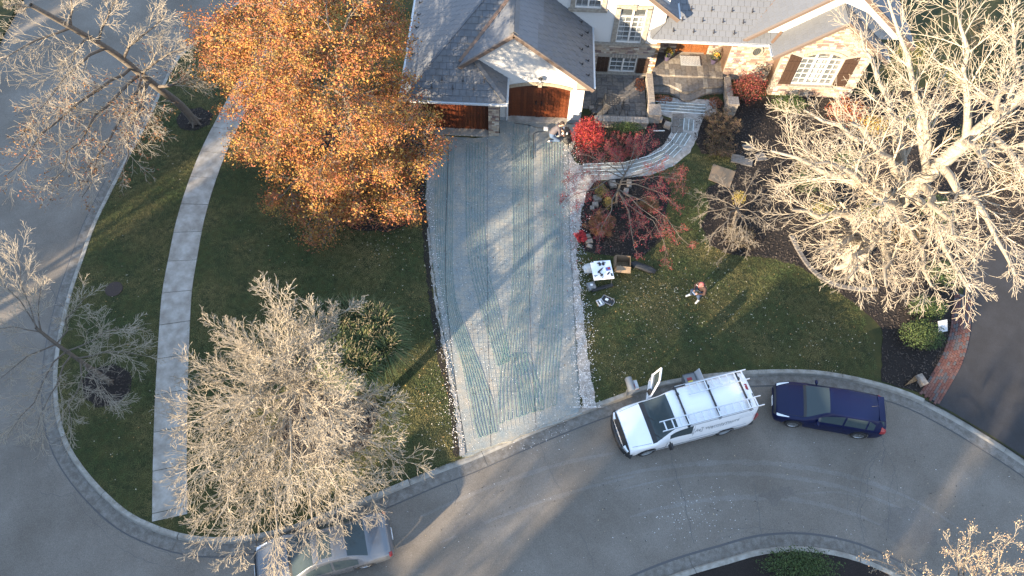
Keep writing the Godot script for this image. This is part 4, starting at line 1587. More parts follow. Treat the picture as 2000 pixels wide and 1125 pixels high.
	casements(H, hl[0], hl[1], hl[2], hl[3], -28.88, 2, 2, 3, 0.0, 0.0, [])
	# limestone surround of the big window
	mb = MB.new()
	for x in [4.50, 5.99]:
		mb.box(Vector3(x, 3.0, -28.85), Vector3(0.23, 2.1, 0.09))
	mb.box(Vector3(5.245, 4.10, -28.85), Vector3(1.72, 0.19, 0.09))
	mb.box(Vector3(5.245, 4.10, -28.83), Vector3(0.20, 0.30, 0.12))
	obj("window_surround", mb, M["limestone"], H)
	mb = MB.new()
	for x in [2.30, 3.78]:
		mb.box(Vector3(x, 4.7, -28.85), Vector3(0.22, 1.5, 0.09))
	mb.box(Vector3(3.04, 3.84, -28.83), Vector3(1.86, 0.16, 0.14))
	obj("window_surround", mb, M["limestone"], H)
	mb = MB.new().tint(Color.WHITE)
	for k in 18:
		if k == 8 or k == 9:
			continue
		mb.tint(Color(0.56, 0.50, 0.42) * (1.0 if k % 2 else 0.62))
		mb.box(Vector3(4.56 + k * 0.0765, 1.15, -28.80), Vector3(0.062, 0.17, 0.06))
	stuff(obj("arch_bricks", mb, M["stone_tint"], H))
	mb = MB.new()
	mb.box(Vector3(5.21, 1.18, -28.79), Vector3(0.15, 0.26, 0.08))
	obj("keystone", mb, M["limestone"], H)
	shutter(H, 3.87, 4.47, 0.10, 1.05, -28.83)
	shutter(H, 5.93, 6.50, 0.10, 1.05, -28.83)
	# recessed entrance
	wall_panel(H, "stone_wall", 6.86, 10.4, 0.3, 2.9, -30.02, 0.25, [[8.08, 9.56, 0.45, 2.6]], M["mortar"])
	stone_face(H, Vector3(6.9, 0.45, -30.02), Vector3.RIGHT, 1.1, func(_x): return 2.4, [], warm, 0.11)
	stone_face(H, Vector3(9.62, 0.45, -30.02), Vector3.RIGHT, 0.78, func(_x): return 2.4, [], warm, 0.11)
	door = Node3D.new()
	door.name = "entry_door"
	H.add_child(door)
	for k in 2:
		mb = MB.new()
		mb.box(Vector3(8.45 + 0.74 * k, 1.5, -30.12), Vector3(0.72, 2.08, 0.05))
		var lf := obj("door_leaf", mb, M["entry_wood"], door)
		for j in 2:
			var pm := MB.new()
			pm.slab(Vector3(8.45 + 0.74 * k, 1.05 + 0.95 * j, -30.085), Vector3(0.48, 0.03, 0.78), 0.012, Basis(Vector3.RIGHT, PI / 2))
			obj("panel", pm, M["entry_wood"], lf)
		var hm := MB.new()
		hm.blob(Vector3(8.75 + 0.14 * k, 1.45, -30.06), Vector3(0.03, 0.03, 0.03), Basis(), 8)
		obj("knob", hm, M["steel"], lf)
	mb = MB.new()
	for x in [8.05, 9.59]:
		mb.box(Vector3(x, 1.5, -30.03), Vector3(0.10, 2.2, 0.12))
	mb.box(Vector3(8.82, 2.62, -30.03), Vector3(1.64, 0.12, 0.12))
	obj("door_frame", mb, M["entry_wood"], door)
	# wall with the oval window
	var ov := PackedVector2Array()
	mb = MB.new()
	mb.box(Vector3(11.55, 1.5, -28.8), Vector3(2.3, 3.0, 0.3))
	obj("stone_wall", mb, M["mortar"], H)
	stone_face(H, Vector3(10.4, 0.0, -28.65), Vector3.RIGHT, 2.32, func(_x): return 2.85, [[1.0, 1.55, 1.66, 2.34]], warm, 0.115)
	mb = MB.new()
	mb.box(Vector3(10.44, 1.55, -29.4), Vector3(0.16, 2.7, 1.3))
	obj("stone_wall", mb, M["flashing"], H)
	var ow := MB.new()
	ow.lathe([Vector2(0.20, 0.0), Vector2(0.20, 0.07), Vector2(0.29, 0.07), Vector2(0.29, 0.0)], 28, Transform3D(Basis(Vector3(1, 0, 0), Vector3(0, 0, 1), Vector3(0, -1.22, 0)), Vector3(11.67, 1.99, -28.645)))
	var oval := obj("oval_window", ow, M["limestone"], H)
	ow = MB.new()
	ow.lathe([Vector2(0.21, 0.0), Vector2(0.21, 0.02), Vector2(0.0, 0.02)], 28, Transform3D(Basis(Vector3(1, 0, 0), Vector3(0, 0, 1), Vector3(0, -1.22, 0)), Vector3(11.67, 1.99, -28.64)))
	obj("pane", ow, M["screen_glass"], oval)
	ow = MB.new()
	for k in 3:
		ow.box(Vector3(11.57 + 0.1 * k, 1.99, -28.612), Vector3(0.014, 0.44, 0.012))
	obj("muntin", ow, M["flashing"], oval)
	# front bay of the right wing
	var hw := [13.62, 15.64, 0.80, 2.50]
	wall_panel(H, "stone_wall", 12.7, 16.9, -0.1, 2.5, -27.73, 0.3, [hw], M["mortar"])
	var top := PackedVector2Array([Vector2(12.7, 2.5), Vector2(13.62, 2.5)])
	for k in range(1, 10):
		var q := k / 10.0
		top.append(Vector2(lerpf(13.62, 15.64, q), 2.5 + 0.31 * (1.0 - pow(q * 2 - 1, 2))))
	top.append_array(PackedVector2Array([Vector2(15.64, 2.5), Vector2(16.9, 2.5), Vector2(16.9, 3.14), Vector2(14.79, 4.80), Vector2(12.7, 3.16)]))
	upright(H, "stone_wall", top, -27.73, 0.3, M["mortar"])
	var slope := func(x): return 3.1 + 0.785 * (2.1 - absf(x - 2.09)) - 0.02
	stone_face(H, Vector3(12.7, 0, -27.73), Vector3.RIGHT, 4.2, slope, [[0.26, 0.95, 0.8, 2.75], [0.9, 2.98, 0.68, 2.98], [2.9, 3.66, 0.8, 2.6]], warm, 0.115)
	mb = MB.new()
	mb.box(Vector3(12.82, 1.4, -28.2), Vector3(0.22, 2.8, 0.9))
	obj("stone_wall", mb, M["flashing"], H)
	mb = MB.new()
	mb.box(Vector3(16.8, 1.5, -30.0), Vector3(0.2, 3.2, 4.5))
	obj("stone_wall", mb, M["mortar"], H)
	casements(H, hw[0], hw[1], hw[2], 2.81, -27.80, 3, 2, 5, 0.30, 0.36, [[14.35, 14.92, 0.86, 2.44]])
	shutter(H, 12.98, 13.58, 0.80, 2.70, -27.73, 2.50)
	shutter(H, 15.68, 16.34, 0.80, 2.50, -27.73, 2.70)
	mb = MB.new().tint(Color.WHITE)
	for k in 34:
		var q := (k + 0.5) / 34.0
		var x := lerpf(13.58, 15.68, q)
		mb.tint(Color(0.60, 0.52, 0.38) * rng.randf_range(0.85, 1.1))
		mb.box(Vector3(x, 2.54 + 0.31 * (1.0 - pow(q * 2 - 1, 2)) + 0.06, -27.71), Vector3(0.05, 0.16, 0.07), Basis(Vector3.BACK, -(q * 2 - 1) * 0.5))
	stuff(obj("arch_bricks", mb, M["stone_tint"], H))
	mb = MB.new()
	mb.box(Vector3(14.63, 0.74, -27.68), Vector3(2.2, 0.10, 0.2))
	obj("window_sill", mb, M["limestone"], H)
	upright(H, "stucco_wall", PackedVector2Array([Vector2(10.95, 3.02), Vector2(18.6, 3.02), Vector2(14.79, 6.0)]), -28.66, 0.25, M["stucco"])
	# downpipe and the door lamp
	mb = MB.new()
	mb.tube([Vector3(-0.62, 2.72, -25.12), Vector3(-0.62, 0.1, -25.12)], 0.04, 0.04, 8)
	obj("downpipe", mb, M["gutter"], H)
	# lamp and plaque hang on the wall
	var lp := thing("wall_lantern", "small iron and glass lantern above the arched garage door", "wall lantern", Vector3(0.9, 2.72, -25.19))
	mb = MB.new()
	mb.tube([Vector3(0, 0.02, 0), Vector3(0, 0.05, 0.14), Vector3(0, 0.12, 0.2)], 0.012, 0.012, 6)
	mb.box(Vector3(0, 0.03, 0.012), Vector3(0.09, 0.16, 0.02))
	obj("bracket", mb, M["iron"], lp)
	mb = MB.new()
	mb.lathe([Vector2(0.05, 0.10), Vector2(0.095, 0.30), Vector2(0.0, 0.30)], 8, Transform3D(Basis(), Vector3(0, 0, 0.2)))
	obj("lamp_glass", mb, M["pale_plastic"], lp)
	mb = MB.new()
	mb.lathe([Vector2(0.11, 0.30), Vector2(0.11, 0.315), Vector2(0.03, 0.39), Vector2(0.0, 0.40)], 8, Transform3D(Basis(), Vector3(0, 0, 0.2)))
	obj("cap", mb, M["iron"], lp)
	mb = MB.new()
	mb.lathe([Vector2(0.17, 0.0), Vector2(0.17, 0.02), Vector2(0.15, 0.03), Vector2(0.15, 0.012), Vector2(0.0, 0.012)], 28, Transform3D(Basis(Vector3(1, 0, 0), Vector3(0, 0, 1), Vector3(0, -0.7, 0)), Vector3(2.74, 1.48, -25.195)))
	one("house_plaque", mb, M["trim_white"], "white oval plaque on the stucco pillar beside the garage door", "plaque")

# ---------------------------------------------------------------- patio, steps and what stands there
func build_forecourt() -> void:
	rng.seed = 131
	var kinds := ["paver", "paver", "paver_warm", "paver_dark"]
	var patio := Node3D.new()
	patio.name = "patio"
	patio.set_meta("kind", "structure")
	add_child(patio)
	var mb := MB.new()
	mb.plate(PackedVector2Array([Vector2(3.05, -28.7), Vector2(6.4, -28.7), Vector2(6.4, -25.35), Vector2(3.7, -25.35), Vector2(3.7, -26.2), Vector2(3.05, -26.2)]), -0.05, 0.012)
	obj("paving_bed", mb, M["mulch"], patio)
	var grid := {}
	var cw := 0.278
	for i in 12:
		for j in 12:
			if grid.has(Vector2i(i, j)):
				continue
			var w := 2 if rng.randf() < 0.45 and i < 11 and not grid.has(Vector2i(i + 1, j)) else 1
			var h := 2 if rng.randf() < 0.4 and j < 11 else 1
			for a in w:
				for b in h:
					grid[Vector2i(i + a, j + b)] = true
			var x := 3.06 + i * cw
			var z := -28.68 + j * cw
			if x < 3.65 and z > -26.4:
				continue
			var pm := MB.new()
			pm.slab(Vector3(x + w * cw * 0.5, 0.022 + rng.randf_range(-0.004, 0.004), z + h * cw * 0.5), Vector3(w * cw - 0.014, 0.04, h * cw - 0.014), 0.008)
			obj("paver", pm, M[kinds[rng.randi() % 4]], patio)
	# steps
	var steps := thing("entry_steps", "curved grey stone steps rising to the recessed front door", "steps")
	var lv := [[0.45, func(_x): return -30.0, func(_x): return -28.36], [0.30, func(_x): return -28.37, func(x): return _curve(x, [6.75, -27.78, 7.54, -27.83, 8.42, -27.34, 9.5, -27.77, 10.41, -27.89])], [0.15, func(x): return _curve(x, [6.75, -27.80, 7.54, -27.85, 8.42, -27.36, 9.5, -27.79, 10.41, -27.91]), func(x): return _curve(x, [6.75, -27.40, 7.55, -27.44, 8.42, -26.89, 9.79, -27.55, 10.41, -27.6])]]
	for l in lv:
		var x := 6.77
		var body := PackedVector2Array()
		var back := PackedVector2Array()
		while x < 10.38:
			var w := minf(rng.randf_range(0.22, 0.34), 10.39 - x)
			if 10.39 - x - w < 0.1:
				w = 10.39 - x
			var za: float = l[1].call(x + w * 0.5)
			var zb0: float = l[2].call(x + 0.006)
			var zb1: float = l[2].call(x + w - 0.006)
			var rows := maxi(1, int(round((zb0 - za) / 0.42)))
			for k in rows:
				var a0 := lerpf(za, zb0, float(k) / rows) + 0.005
				var a1 := lerpf(za, zb1, float(k) / rows) + 0.005
				var e0 := lerpf(za, zb0, float(k + 1) / rows) - 0.005
				var e1 := lerpf(za, zb1, float(k + 1) / rows) - 0.005
				var pm := MB.new()
				pm.plate(PackedVector2Array([Vector2(x + 0.006, a0), Vector2(x + w - 0.006, a1), Vector2(x + w - 0.006, e1), Vector2(x + 0.006, e0)]), l[0] - 0.07, l[0] + rng.randf_range(-0.003, 0.003))
				obj("tread_stone", pm, M[["paver_warm", "paver_warm", "paver", "limestone"][rng.randi() % 4]], steps)
			body.append(Vector2(x, zb0 - 0.02))
			back.append(Vector2(x, za))
			x += w
		body.append(Vector2(10.39, float(l[2].call(10.39)) - 0.02))
		back.append(Vector2(10.39, float(l[1].call(10.39))))
		back.reverse()
		body.append_array(back)
		mb = MB.new()
		mb.plate(body, -0.02, l[0] - 0.02)
		obj("riser", mb, M["paver_warm"], steps)
	# cheek walls and piers
	var walls := [
		["stone_wall", "low stone wall along the lawn side of the patio", 3.7, 6.36, -25.37, -24.99, 0.46, 7],
		["stone_wall", "short stone cheek wall between patio and entry steps", 6.42, 6.74, -28.36, -26.2, 0.52, 5],
		["stone_wall", "stone cheek wall beside the red bush at the entry steps", 10.40, 10.72, -28.3, -26.7, 0.55, 5],
		["stone_pier", "square stone pier at the patio corner by the walk", 6.36, 7.0, -26.15, -25.40, 0.60, 1],
		["stone_pier", "square stone pier at the end of the cheek wall by the red bush", 10.30, 10.84, -26.64, -26.08, 0.85, 1]]
	for w in walls:
		var cx: float = (w[2] + w[3]) * 0.5
		var cz: float = (w[4] + w[5]) * 0.5
		var r := thing(w[0], w[1], "stone wall" if w[0] == "stone_wall" else "pier", Vector3(cx, 0, cz))
		var sx: float = w[3] - w[2]
		var sz: float = w[5] - w[4]
		mb = MB.new()
		mb.box(Vector3(0, (w[6] - 0.08) * 0.5, 0), Vector3(sx - 0.08, w[6] - 0.08, sz - 0.08))
		obj("core", mb, M["mortar"], r)
		var shades := [Color(0.42, 0.38, 0.33), Color(0.35, 0.31, 0.28), Color(0.48, 0.43, 0.37)]
		var topf := func(_x): return w[6] - 0.08
		stone_face(r, Vector3(-sx * 0.5 + 0.04, 0, sz * 0.5 - 0.04), Vector3.RIGHT, sx - 0.08, topf, [], shades)
		stone_face(r, Vector3(-sx * 0.5 + 0.04, 0, -sz * 0.5 + 0.04), Vector3.BACK, sz - 0.08, topf, [], shades)
		var n: int = w[7]
		for k in n:
			var pm := MB.new()
			if sx > sz:
				pm.slab(Vector3(-sx * 0.5 + sx * (k + 0.5) / n, w[6] - 0.04, 0), Vector3(sx / n - 0.01, 0.08, sz), 0.012)
			else:
				pm.slab(Vector3(0, w[6] - 0.04, -sz * 0.5 + sz * (k + 0.5) / n), Vector3(sx, 0.08, sz / n - 0.01), 0.012)
			obj("cap_stone", pm, M["block"], r)
	# door mat
	var dm := MB.new()
	dm.slab(Vector3(0, 0.012, 0), Vector3(1.05, 0.02, 0.72), 0.006)
	var mt := thing("door_mat", "patterned grey door mat in front of the wooden front door", "door mat", Vector3(8.78, 0.455, -29.45))
	obj("mat_body", dm, M["door_grey"], mt)
	dm = MB.new()
	for k in 13:
		for j in 9:
			dm.box(Vector3(-0.46 + 0.077 * k, 0.026, -0.3 + 0.075 * j), Vector3(0.06, 0.01, 0.03), Basis(Vector3.UP, 0.6 if (k + j) % 2 else -0.6))
	stuff(obj("woven_pattern", dm, M["pale_plastic"], mt))
	# planters
	for q in [[7.55, -29.45, "potted yellow mums between the doormat and the dark side wall"], [9.95, -29.35, "potted yellow mums with broad greenery beside the stone door wall"]]:
		var p := thing("planter", q[2], "potted plant", Vector3(q[0], 0.455, q[1]), 0, "planters at the front door")
		mb = MB.new()
		mb.lathe([Vector2(0.11, 0.0), Vector2(0.19, 0.30), Vector2(0.20, 0.32), Vector2(0.17, 0.32), Vector2(0.17, 0.28), Vector2(0.0, 0.28)], 16)
		obj("pot", mb, M["violet_glaze"], p)
		leafball(p, "foliage", Vector3(0, 0.5, 0), Vector3(0.3, 0.26, 0.3), 260, 0.07, [Color(0.06, 0.10, 0.03), Color(0.10, 0.13, 0.035), Color(0.05, 0.07, 0.025)])
		leafball(p, "flowers", Vector3(0, 0.62, 0.08), Vector3(0.2, 0.16, 0.2), 90, 0.07, [Color(0.62, 0.36, 0.03), Color(0.55, 0.24, 0.03), Color(0.65, 0.50, 0.08)])
	# iron table and two chairs
	var tb := thing("patio_table", "round black iron lattice table on the patio pavers", "table", Vector3(4.55, 0.04, -26.15))
	mb = MB.new()
	mb.lathe([Vector2(0.42, 0.68), Vector2(0.44, 0.70), Vector2(0.42, 0.72), Vector2(0.40, 0.70), Vector2(0.42, 0.68)], 24)
	for k in 7:
		var o := -0.36 + 0.12 * k
		var l := sqrt(0.41 * 0.41 - o * o)
		mb.box(Vector3(o, 0.70, 0), Vector3(0.035, 0.012, l * 2))
		mb.box(Vector3(0, 0.703, o), Vector3(l * 2, 0.012, 0.035))
	obj("table_top", mb, M["iron"], tb)
	for k in 3:
		var a := TAU * k / 3.0
		mb = MB.new()
		mb.tube([Vector3(cos(a) * 0.30, 0.69, sin(a) * 0.30), Vector3(cos(a) * 0.16, 0.4, sin(a) * 0.16), Vector3(cos(a) * 0.34, 0.0, sin(a) * 0.34)], 0.018, 0.018, 6)
		obj("leg", mb, M["iron"], tb)
	var ch := _iron_chair("black iron garden chair at the patio table, back towards the garage wall")
	ch.position = Vector3(4.02, 0.04, -26.3)
	ch.rotation.y = PI / 2 + 0.1
	copy(ch, "patio_chair", "black iron garden chair at the patio table, back towards the corner pier", Vector3(5.28, 0.04, -25.95), -PI / 2 - 0.35, "iron chairs on the patio")
	ch.set_meta("group", "iron chairs on the patio")
	# leaf litter in corners of patio and walk
	litter("leaf_litter", "heap of brown leaves in the patio corner by the cheek wall", Vector3(6.15, 0.04, -28.0), 0.28, 0.5)
	litter("leaf_litter", "heap of brown leaves at the foot of the steps by the patio", Vector3(7.2, 0.04, -27.05), 0.55, 0.28)
	litter("leaf_litter", "heap of russet leaves at the foot of the steps by the square pier", Vector3(9.95, 0.04, -26.95), 0.34, 0.42)

func _curve(x: float, a: Array) -> float:
	for k in range(0, a.size() - 2, 2):
		if x <= a[k + 2] or k + 4 >= a.size():
			var t := clampf((x - a[k]) / (a[k + 2] - a[k]), 0, 1)
			return lerpf(a[k + 1], a[k + 3], smoothstep(0, 1, t))
	return a[a.size() - 1]

func litter(called: String, label: String, at: Vector3, rx: float, rz: float) -> void:
	var mb := MB.new().tint(Color.WHITE)
	for k in 170:
		var a := rng.randf() * TAU
		var r := sqrt(rng.randf())
		var p := Vector3(cos(a) * r * rx, 0.01 + rng.randf() * 0.07 * (1 - r), sin(a) * r * rz)
		var q := rng.randf_range(0.6, 1.3)
		mb.tint(Color(0.21, 0.075, 0.035) * q)
		var b := Basis.from_euler(Vector3(rng.randf_range(-0.7, 0.7), rng.randf() * TAU, rng.randf_range(-0.7, 0.7)))
		mb.quad(p + b * Vector3(-0.05, 0, 0), p + b * Vector3(0, 0, 0.03), p + b * Vector3(0.05, 0, 0), p + b * Vector3(0, 0, -0.03))
	var o := one(called, mb, M["fallen"], label, "leaves")
	stuff(o)
	o.position = at

func _iron_chair(label: String) -> Node3D:
	var c := thing("patio_chair", label, "chair")
	var mb := MB.new()
	mb.lathe([Vector2(0.21, 0.43), Vector2(0.22, 0.445), Vector2(0.20, 0.46), Vector2(0.19, 0.445), Vector2(0.21, 0.43)], 18)
	for k in 5:
		var o := -0.16 + 0.08 * k
		var l := sqrt(0.2 * 0.2 - o * o)
		mb.box(Vector3(o, 0.447, 0), Vector3(0.03, 0.01, l * 2))
	obj("seat", mb, M["iron"], c)
	mb = MB.new()
	var arc := []
	for k in 9:
		var a := PI * k / 8.0
		arc.append(Vector3(cos(a) * 0.21, 0.60 + sin(a) * 0.30, 0.20))
	arc.push_front(Vector3(0.19, 0.44, 0.17))
	arc.append(Vector3(-0.19, 0.44, 0.17))
	mb.tube(arc, 0.014, 0.014, 6)
	for k in 3:
		mb.tube([Vector3(-0.1 + 0.1 * k, 0.45, 0.18), Vector3(-0.1 + 0.1 * k, 0.86, 0.20)], 0.01, 0.01, 5)
	obj("backrest", mb, M["iron"], c)
	for s in [[-1, -1], [1, -1], [1, 1], [-1, 1]]:
		mb = MB.new()
		mb.tube([Vector3(0.15 * s[0], 0.44, 0.15 * s[1]), Vector3(0.20 * s[0], 0.0, 0.20 * s[1])], 0.013, 0.013, 5)
		obj("leg", mb, M["iron"], c)
	return c

# ---------------------------------------------------------------- trees and shrubs
# leaf-sized faces through the outer part of an ellipsoid
func leafball(parent: Node, called: String, ctr: Vector3, r: Vector3, count: int, size: float, shades: Array, lumps := 0.16, m := "leaf") -> MeshInstance3D:
	var mb := MB.new().tint(Color.WHITE)
	var nz := FastNoiseLite.new()
	nz.seed = rng.randi() % 10000
	nz.frequency = 1.6
	for k in count:
		var d := Vector3(rng.randfn(), rng.randfn(), rng.randfn()).normalized()
		if d.y < -0.55:
			d.y = -d.y
		var q := pow(rng.randf(), 0.4) * (1.0 + lumps * 2.0 * nz.get_noise_3d(d.x * 2.0, d.y * 2.0, d.z * 2.0))
		var p := ctr + d * r * q
		var s := size * rng.randf_range(0.6, 1.25)
		var b := Basis.from_euler(Vector3(rng.randf() * TAU, rng.randf() * TAU, rng.randf() * TAU))
		var c: Color = shades[rng.randi() % shades.size()]
		mb.tint(c * rng.randf_range(0.75, 1.25))
		var ex := b.x * s
		var ey := b.y * s * 0.5
		mb.quad(p - ex * 0.5, p - ey * 0.5, p + ex * 0.5, p + ey * 0.5)
	var o := obj(called, mb, M[m], parent)
	o.set_meta("kind", "stuff")
	return o

func sprout(mb: MB, p: Vector3, d: Vector3, L: float, r: float, depth: int, q: Dictionary, tips: Array) -> void:
	var seg: int = q.seg[depth]
	var pts := [p]
	var dir := d
	var step := L / seg
	var wob: float = q.wob
	var lift: float = q.lift[depth]
	for k in seg:
		dir = (dir + Vector3(rng.randf_range(-wob, wob), rng.randf_range(-wob, wob) + lift, rng.randf_range(-wob, wob))).normalized()
		p += dir * step
		pts.append(p)
	var last: bool = depth >= q.depth
	var rend: float = maxf(r * (0.35 if not last else 0.5), q.tip)
	mb.tube(pts, r, rend, 3 if depth > 1 else 4)
	if last:
		tips.append([p, dir, depth])
		return
	if depth >= q.depth - 1:
		tips.append([p, dir, depth])
	grow_on(mb, pts, r, rend, L, depth + 1, q, tips)

func grow_on(mb: MB, pts: Array, r0: float, r1: float, L: float, depth: int, q: Dictionary, tips: Array) -> void:
	var n: int = q.kids[depth]
	var m := pts.size() - 1
	var az := rng.randf() * TAU
	for k in n:
		var t: float = lerpf(q.from[depth], 1.0, (k + rng.randf()) / n)
		var f := t * m
		var i := mini(int(f), m - 1)
		var p: Vector3 = pts[i].lerp(pts[i + 1], f - i)
		var d: Vector3 = (pts[i + 1] - pts[i]).normalized()
		az += 2.4 + rng.randf_range(-0.5, 0.5)
		var x := d.cross(Vector3.UP if absf(d.y) < 0.9 else Vector3.RIGHT).normalized()
		var y := x.cross(d)
		var an: float = q.angle * rng.randf_range(0.65, 1.25)
		var nd := (d * cos(an) + (x * cos(az) + y * sin(az)) * sin(an)).normalized()
		var len: float = L * q.ratio[depth] * rng.randf_range(0.6, 1.15) * (1.15 - 0.5 * t)
		sprout(mb, p, nd, len, maxf(lerpf(r0, r1, t) * 0.52, q.tip), depth, q, tips)

func limb(mb: MB, a: Vector3, b: Vector3, sag: float, r0: float, r1: float) -> Array:
	var pts := []
	var m := maxi(4, int((b - a).length() / 0.7))
	for k in m + 1:
		var t := float(k) / m
		var p := a.lerp(b, t) + Vector3.UP * sag * sin(t * PI)
		if k > 0 and k < m:
			p += Vector3(rng.randf_range(-1, 1), rng.randf_range(-1, 1), rng.randf_range(-1, 1)) * 0.16 * minf(1.0, (b - a).length() / 3.0)
		pts.append(p)
	mb.tube(pts, r0, r1, 6)
	return pts

# trunk as a line of points, then limbs to given ends; each limb carries branches and twigs
func tree(called: String, label: String, category: String, trunk: Array, tr0: float, tr1: float, ends: Array, q: Dictionary, sd: int, bark: String, twig: String, group := "") -> Array:
	rng.seed = sd
	var base: Vector3 = trunk[0]
	var o := thing(called, label, category, base, 0, group)
	var tp := []
	for p in trunk:
		tp.append(p - base)
	var tl := smooth_line(tp, 0.4)
	var mb := MB.new()
	# root flare
	for k in 5:
		var a := TAU * k / 5.0 + 0.4
		mb.tube([Vector3(cos(a), 0, sin(a)) * tr0 * 1.9 + Vector3(0, -0.05, 0), Vector3(cos(a), 0, sin(a)) * tr0 * 0.9 + Vector3(0, 0.12, 0), Vector3(0, 0.55, 0)], tr0 * 0.25, tr0 * 0.45, 5)
	mb.tube(tl, tr0, tr1, 10)
	var tips := []
	var tw := MB.new()
	for e in ends:
		var end: Vector3 = e[0] - base
		var f: float = e[1] * (tl.size() - 1)
		var i := mini(int(f), tl.size() - 2)
		var st: Vector3 = tl[i].lerp(tl[i + 1], f - i)
		var r0: float = lerpf(tr0, tr1, e[1]) * q.limb
		var L := (end - st).length()
		var pts := limb(mb, st, end, L * q.sag, r0, maxf(r0 * 0.22, q.tip * 1.5))
		grow_on(tw, pts, r0 * 0.8, q.tip * 1.5, minf(L, q.reach), 1, q, tips)
	obj("trunk", mb, M[bark], o)
	var cr := obj("crown", tw, M[twig], o)
	cr.set_meta("kind", "stuff")
	return [o, tips]

func ends_at(a: Array) -> Array:
	var o := []
	for e in a:
		o.append([g(e[0], e[1], e[2]), e[3]])
	return o

# leaf sprays at the twig ends
func dress(root: Node3D, called: String, tips: Array, share: float, leaves: int, spread: float, size: float, shades: Array, droop := 0.3) -> void:
	var variants := []
	var mb := MB.new().tint(Color.WHITE)
	for k in leaves:
		var p := Vector3(rng.randfn(), rng.randfn() * 0.7 - droop, rng.randfn()) * spread * 0.5
		var b := Basis.from_euler(Vector3(rng.randfn() * 0.7, rng.randf() * TAU, rng.randfn() * 0.7))
		var s := size * rng.randf_range(0.7, 1.25)
		var j := rng.randf_range(0.75, 1.2)
		mb.tint(Color(j, j * rng.randf_range(0.9, 1.1), j * rng.randf_range(0.8, 1.1)))
		var fold := b.y * s * 0.12
		mb.tri(p - b.x * s * 0.5, p + b.z * s * 0.26 + fold, p + b.x * s * 0.5)
		mb.tri(p + b.x * s * 0.5, p - b.z * s * 0.26 + fold, p - b.x * s * 0.5)
	var places := []
	var cols := []
	for t in tips:
		if rng.randf() > share:
			continue
		var s := rng.randf_range(0.75, 1.25)
		places.append(Transform3D(Basis.from_euler(Vector3(rng.randfn() * 0.25, rng.randf() * TAU, rng.randfn() * 0.25)).scaled(Vector3.ONE * s), t[0]))
		var c: Color = shades[rng.randi() % shades.size()]
		cols.append(c * rng.randf_range(0.8, 1.2))
	var o := scatter(called, mb.mesh(), M["leaf"], places, cols, root)

